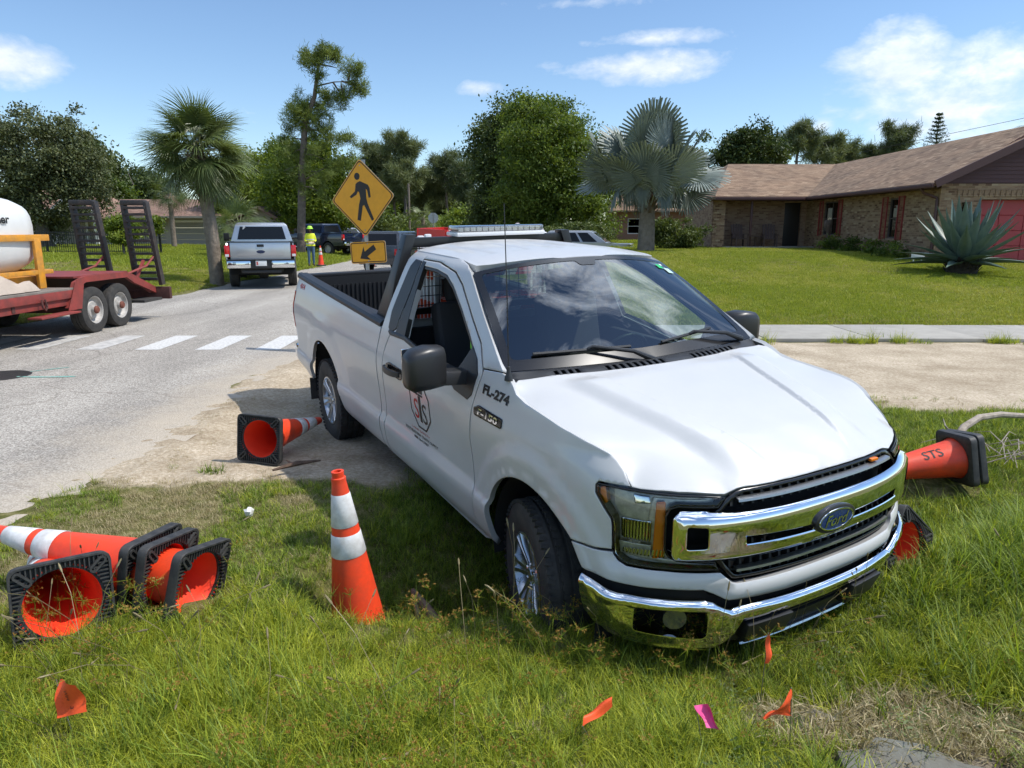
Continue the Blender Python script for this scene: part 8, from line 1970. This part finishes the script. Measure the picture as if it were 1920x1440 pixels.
def near_grass():
    rng=np.random.default_rng(77); x0,x1,y0,y1=-3.6,7.6,1.25,7.4; n=84000
    # denser towards the camera
    t=rng.uniform(0,1,n); y=y0+(y1-y0)*t**1.35; x=rng.uniform(x0,x1,n); keep=np.abs(x)<.85*y+1.4; x=x[keep];y=y[keep]
    d=dirt_mask(x,y); sl_=slab_mask(x,y); r=rng.uniform(0,1,len(x))
    edge=smn(-3.05,-2.85,x+ (rng.uniform(size=len(x))-.5)*.25)
    dens=(1-.97*np.clip(d*1.15,0,1))*(1-.93*sl_)*edge; dens=dens*(.62+.75*fb(x,y,3.1,_n2)); keep=r<dens; 
    insl=(x>1.05)&(x<1.68)&(y<2.10)&(y>1.45); keep&=~(insl&(rng.uniform(size=len(x))<.93))
    x=x[keep];y=y[keep];d=d[keep];sl_=sl_[keep]
    z=G(x,y)+(fb(x,y,7)-.5)*.03; keep=~under_wheel(x,y,z)
    for (c,a) in CONES:
        if abs(a.z)<.5 and c.y<8:
            u=(x-c.x)*a.x+(y-c.y)*a.y; v=np.abs(-(x-c.x)*a.y+(y-c.y)*a.x); keep&=~((u>-.06)&(u<.72)&(v<.17-.13*np.clip(u,0,.7)))
    x,y,z,d,sl_=x[keep],y[keep],z[keep],d[keep],sl_[keep]
    dry=fb(x,y,1.3,_n3); yel=fb(x+7,y,1.0,_n2); u=rng.uniform(size=len(x)); I=np.array(v_turf)[rng.integers(0,3,len(x))]; S_=rng.uniform(.7,1.25,len(x))
    near=1-smn(2.6,3.2,y-.0*x)
    # sedge in the foreground, straw in dry spots on the left verge
    py=.10+.50*near*smn(.40,.58,yel)+.25*near; a=u<py; I[a]=np.array(v_yel)[rng.integers(0,3,a.sum())]
    ps=.07+(.22+.75*smn(.42,.56,dry))*smn(-.75,-1.3,x)*smn(2.5,3.3,y)+.18*smn(.5,.62,dry)*smn(3.2,2.8,y)+.7*np.clip(d*2,0,1)+.6*np.clip(sl_*2,0,1); b=(rng.uniform(size=len(x))<ps); I[b]=np.array(v_straw)[rng.integers(0,2,b.sum())]
    # lush grass on the right
    lush=smn(1.6,2.6,x)*smn(4.9,4.3,y); c=(rng.uniform(size=len(x))<.16*lush+.07*near)&~b; I[c]=np.array(v_tall)[rng.integers(0,2,c.sum())]
    S_*=1+.35*lush; S_*=np.where(y>3.4,.85,1.0); S_*=np.where(x<-.9,np.where(y>3.2,.75,.95),1.0)
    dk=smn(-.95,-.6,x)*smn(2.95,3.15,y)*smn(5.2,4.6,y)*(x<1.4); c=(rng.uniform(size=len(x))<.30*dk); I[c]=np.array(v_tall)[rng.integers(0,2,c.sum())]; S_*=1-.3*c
    I=np.where((dk>.3)&np.isin(I,v_yel),v_turf[0],I); tc_=np.exp(-(((y-(3.53+.26*(x-.15)))/.45)**2))*smn(-1.0,-.7,x)*smn(1.6,1.0,x); S_*=1-.5*tc_  # no yellow sedge in the ditch: darker blade colour deepens the hollow's shade
    cl=fb(x+3,y-5,2.6,_n1); S_*=.70+.75*cl
    S_=S_*.80; S_*=1-.35*np.exp(-(((x-.75)/.9)**2+((y-2.85)/.45)**2)); S_*=1-.25*np.exp(-(((x+1.6)/.7)**2+((y-2.5)/.5)**2))
    S_*=1-.35*np.exp(-(((x+.25)/.7)**2+((y-2.85)/.28)**2))
    for (fx_,fy_) in ((-1.5,2.05),(.3,2.02),(.93,2.45),(.92,2.02),(.66,2.0)): S_*=1-.45*np.exp(-(((x-fx_)/.14)**2+((y-fy_)/.18)**2))
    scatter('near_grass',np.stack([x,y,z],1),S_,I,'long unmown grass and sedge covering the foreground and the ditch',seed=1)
    # stalks with seed heads
    n=1150; y=1.5+1.75*rng.uniform(0,1,n)**1.0; x=rng.uniform(-1,1,n)*(.78*y+.1); cl=fb(x,y,1.7,_n3); k=(rng.uniform(size=n)<smn(.42,.60,cl)*1.0+.12)&(slab_mask(x,y)<.3)&~((x>1.0)&(y<2.2)); x=x[k];y=y[k]
    # a row along the lip of the ditch
    m=60; xr=rng.uniform(-.8,1.1,m); yr=2.80+.10*rng.normal(size=m)+.12*xr; x=np.concatenate([x,xr]); y=np.concatenate([y,yr]); I=np.array(v_seed)[rng.integers(0,4,len(x))]; fx=(rng.uniform(size=len(x))<.07); I[fx]=np.array(v_fox)[rng.integers(0,3,fx.sum())]
    scatter('seed_stalks',np.stack([x,y,G(x,y)],1),rng.uniform(.6,1.1,len(x)),I,'thin stalks with orange brown seed heads standing above the foreground grass',seed=2,tilt=.2)
    n=800; x=rng.uniform(.5,3.2,n); y=rng.uniform(1.5,3.3,n); k=(rng.uniform(size=n)<.35+.5*smn(.45,.6,fb(x,y,2,_n1)))&~((x>1.0)&(x<1.75)&(y<2.12)); x=x[k];y=y[k]; scatter('weeds',np.stack([x,y,G(x,y)+.01],1),rng.uniform(.5,1.1,len(x)),np.array(v_weed)[rng.integers(0,2,len(x))],'small leafy weeds creeping round the dead patch at lower right',seed=3,tilt=.25)
    # foxtails bending over the lying cones
    P=np.array([(-1.10,2.42),(-1.35,2.46),(-1.62,2.38),(-1.25,2.40),(-1.75,2.36),(-1.42,2.30),(.85,2.70),(1.15,2.85),(1.35,2.95),(1.30,2.8),(1.6,3.05)]); P=np.concatenate([P,P+.03,P-[.04,.02]]); scatter('foxtails',np.stack([P[:,0],P[:,1],G(P[:,0],P[:,1])],1),rng.uniform(.7,1.05,len(P)),np.array(v_fox)[rng.integers(0,3,len(P))],'bending foxtail stalks in front of the lying cones and the bumper',seed=5,tilt=.35)
    # dead stems on the bare patch
    n=1700; x=rng.uniform(.7,2.6,n); y=rng.uniform(1.6,2.75,n); k=rng.uniform(size=n)<slab_mask(x,y)*1.1*(1-.9*((x>1.10)&(x<1.66)&(y<2.07))); x=x[k];y=y[k]; scatter('dead_stems',np.stack([x,y,G(x,y)+.012],1),rng.uniform(.6,1.2,len(x)),np.array(v_straw)[rng.integers(0,2,len(x))],'matted dead grass stems on the bare patch round the slab',seed=6,tilt=.5)
near_grass()
def lawns():
    rng=np.random.default_rng(31)
    # strip between the dirt and the sidewalk and odd tufts on dirt
    n=260; x=rng.uniform(2.2,10.5,n); x=x[(np.sin(x*5.1)+np.sin(x*2.3+1))>.1]; y=11.22+.07*rng.normal(size=len(x)); P=np.stack([x,y,G(x,y)+.02],1); 
    scatter('edge_grass',P,rng.uniform(.6,1.6,len(x)),np.array(v_turf+v_yel)[rng.integers(0,6,len(x))],'ragged grass tufts along the near edge of the sidewalk',seed=8)
    # brick house lawn
    n=84000; y=13.12+21*rng.uniform(0,1,n)**1.2; x=rng.uniform(-2.9,.75*y+2.5,n); k=~((x>14.0)&(y>24.2))&~((y>33.8)&(x>9)); x=x[k];y=y[k]; dry=fb(x,y,.45,_n3); I=np.array(v_lawn)[rng.integers(0,3,len(x))]; b=rng.uniform(size=len(x))<.05+.45*smn(.50,.68,dry); I[b]=v_lawns[0]; b=rng.uniform(size=len(x))<.12+.6*smn(.40,.62,fb(x+30,y,.30,_n2)); I[b]=v_lawny[0]
    scatter('front_lawn',np.stack([x,y,G(x,y)],1),rng.uniform(.7,1.2,len(x)),I,'bright green mown lawn in front of the brick house',seed=9)
    n=26000; y=13.6+46*rng.uniform(0,1,n)**1.5; x=-9.35-rng.uniform(0,1,n)*(.78*y-6.0); x=x[:];k=(x<-9.3); x=x[k];y=y[k]; dry=fb(x,y,.35,_n3); I=np.where(y<28,np.array(v_lawn)[rng.integers(0,3,len(x))],np.array(v_far)[rng.integers(0,2,len(x))]); b=(rng.uniform(size=len(x))<.15+.6*smn(.45,.62,dry))&(y<30); I[b]=v_lawns[0]; b=(rng.uniform(size=len(x))<.3)&(y<30); I[b]=v_lawny[0]
    scatter('left_lawn',np.stack([x,y,G(x,y)],1),rng.uniform(.7,1.25,len(x)),I,'rougher green and straw coloured lawn left of the road',seed=10)
    n=5000; y=rng.uniform(34,75,n); x=rng.uniform(-3,12,n); scatter('far_lawn',np.stack([x,y,G(x,y)],1),rng.uniform(.7,1.2,n),np.array(v_far)[rng.integers(0,2,n)],'distant grass verges along the street',seed=12)
    # single green tuft on the sand by the fallen cone
    for (x,y,lb) in ((-2.24,5.05,'small green weed clump on the bare sand left of the fallen cone'),):
        e=empty('grass_clump',(x,y,g1(x,y)),label=lb,cat='grass clump',); 
        for k in range(5): o=link('grass_blades',VAR[v_turf[k%3]].data,e); o.location=(random.Random(k).uniform(-.05,.05),random.Random(k+9).uniform(-.03,.03),0); o.rotation_euler=(0,0,k)
lawns()
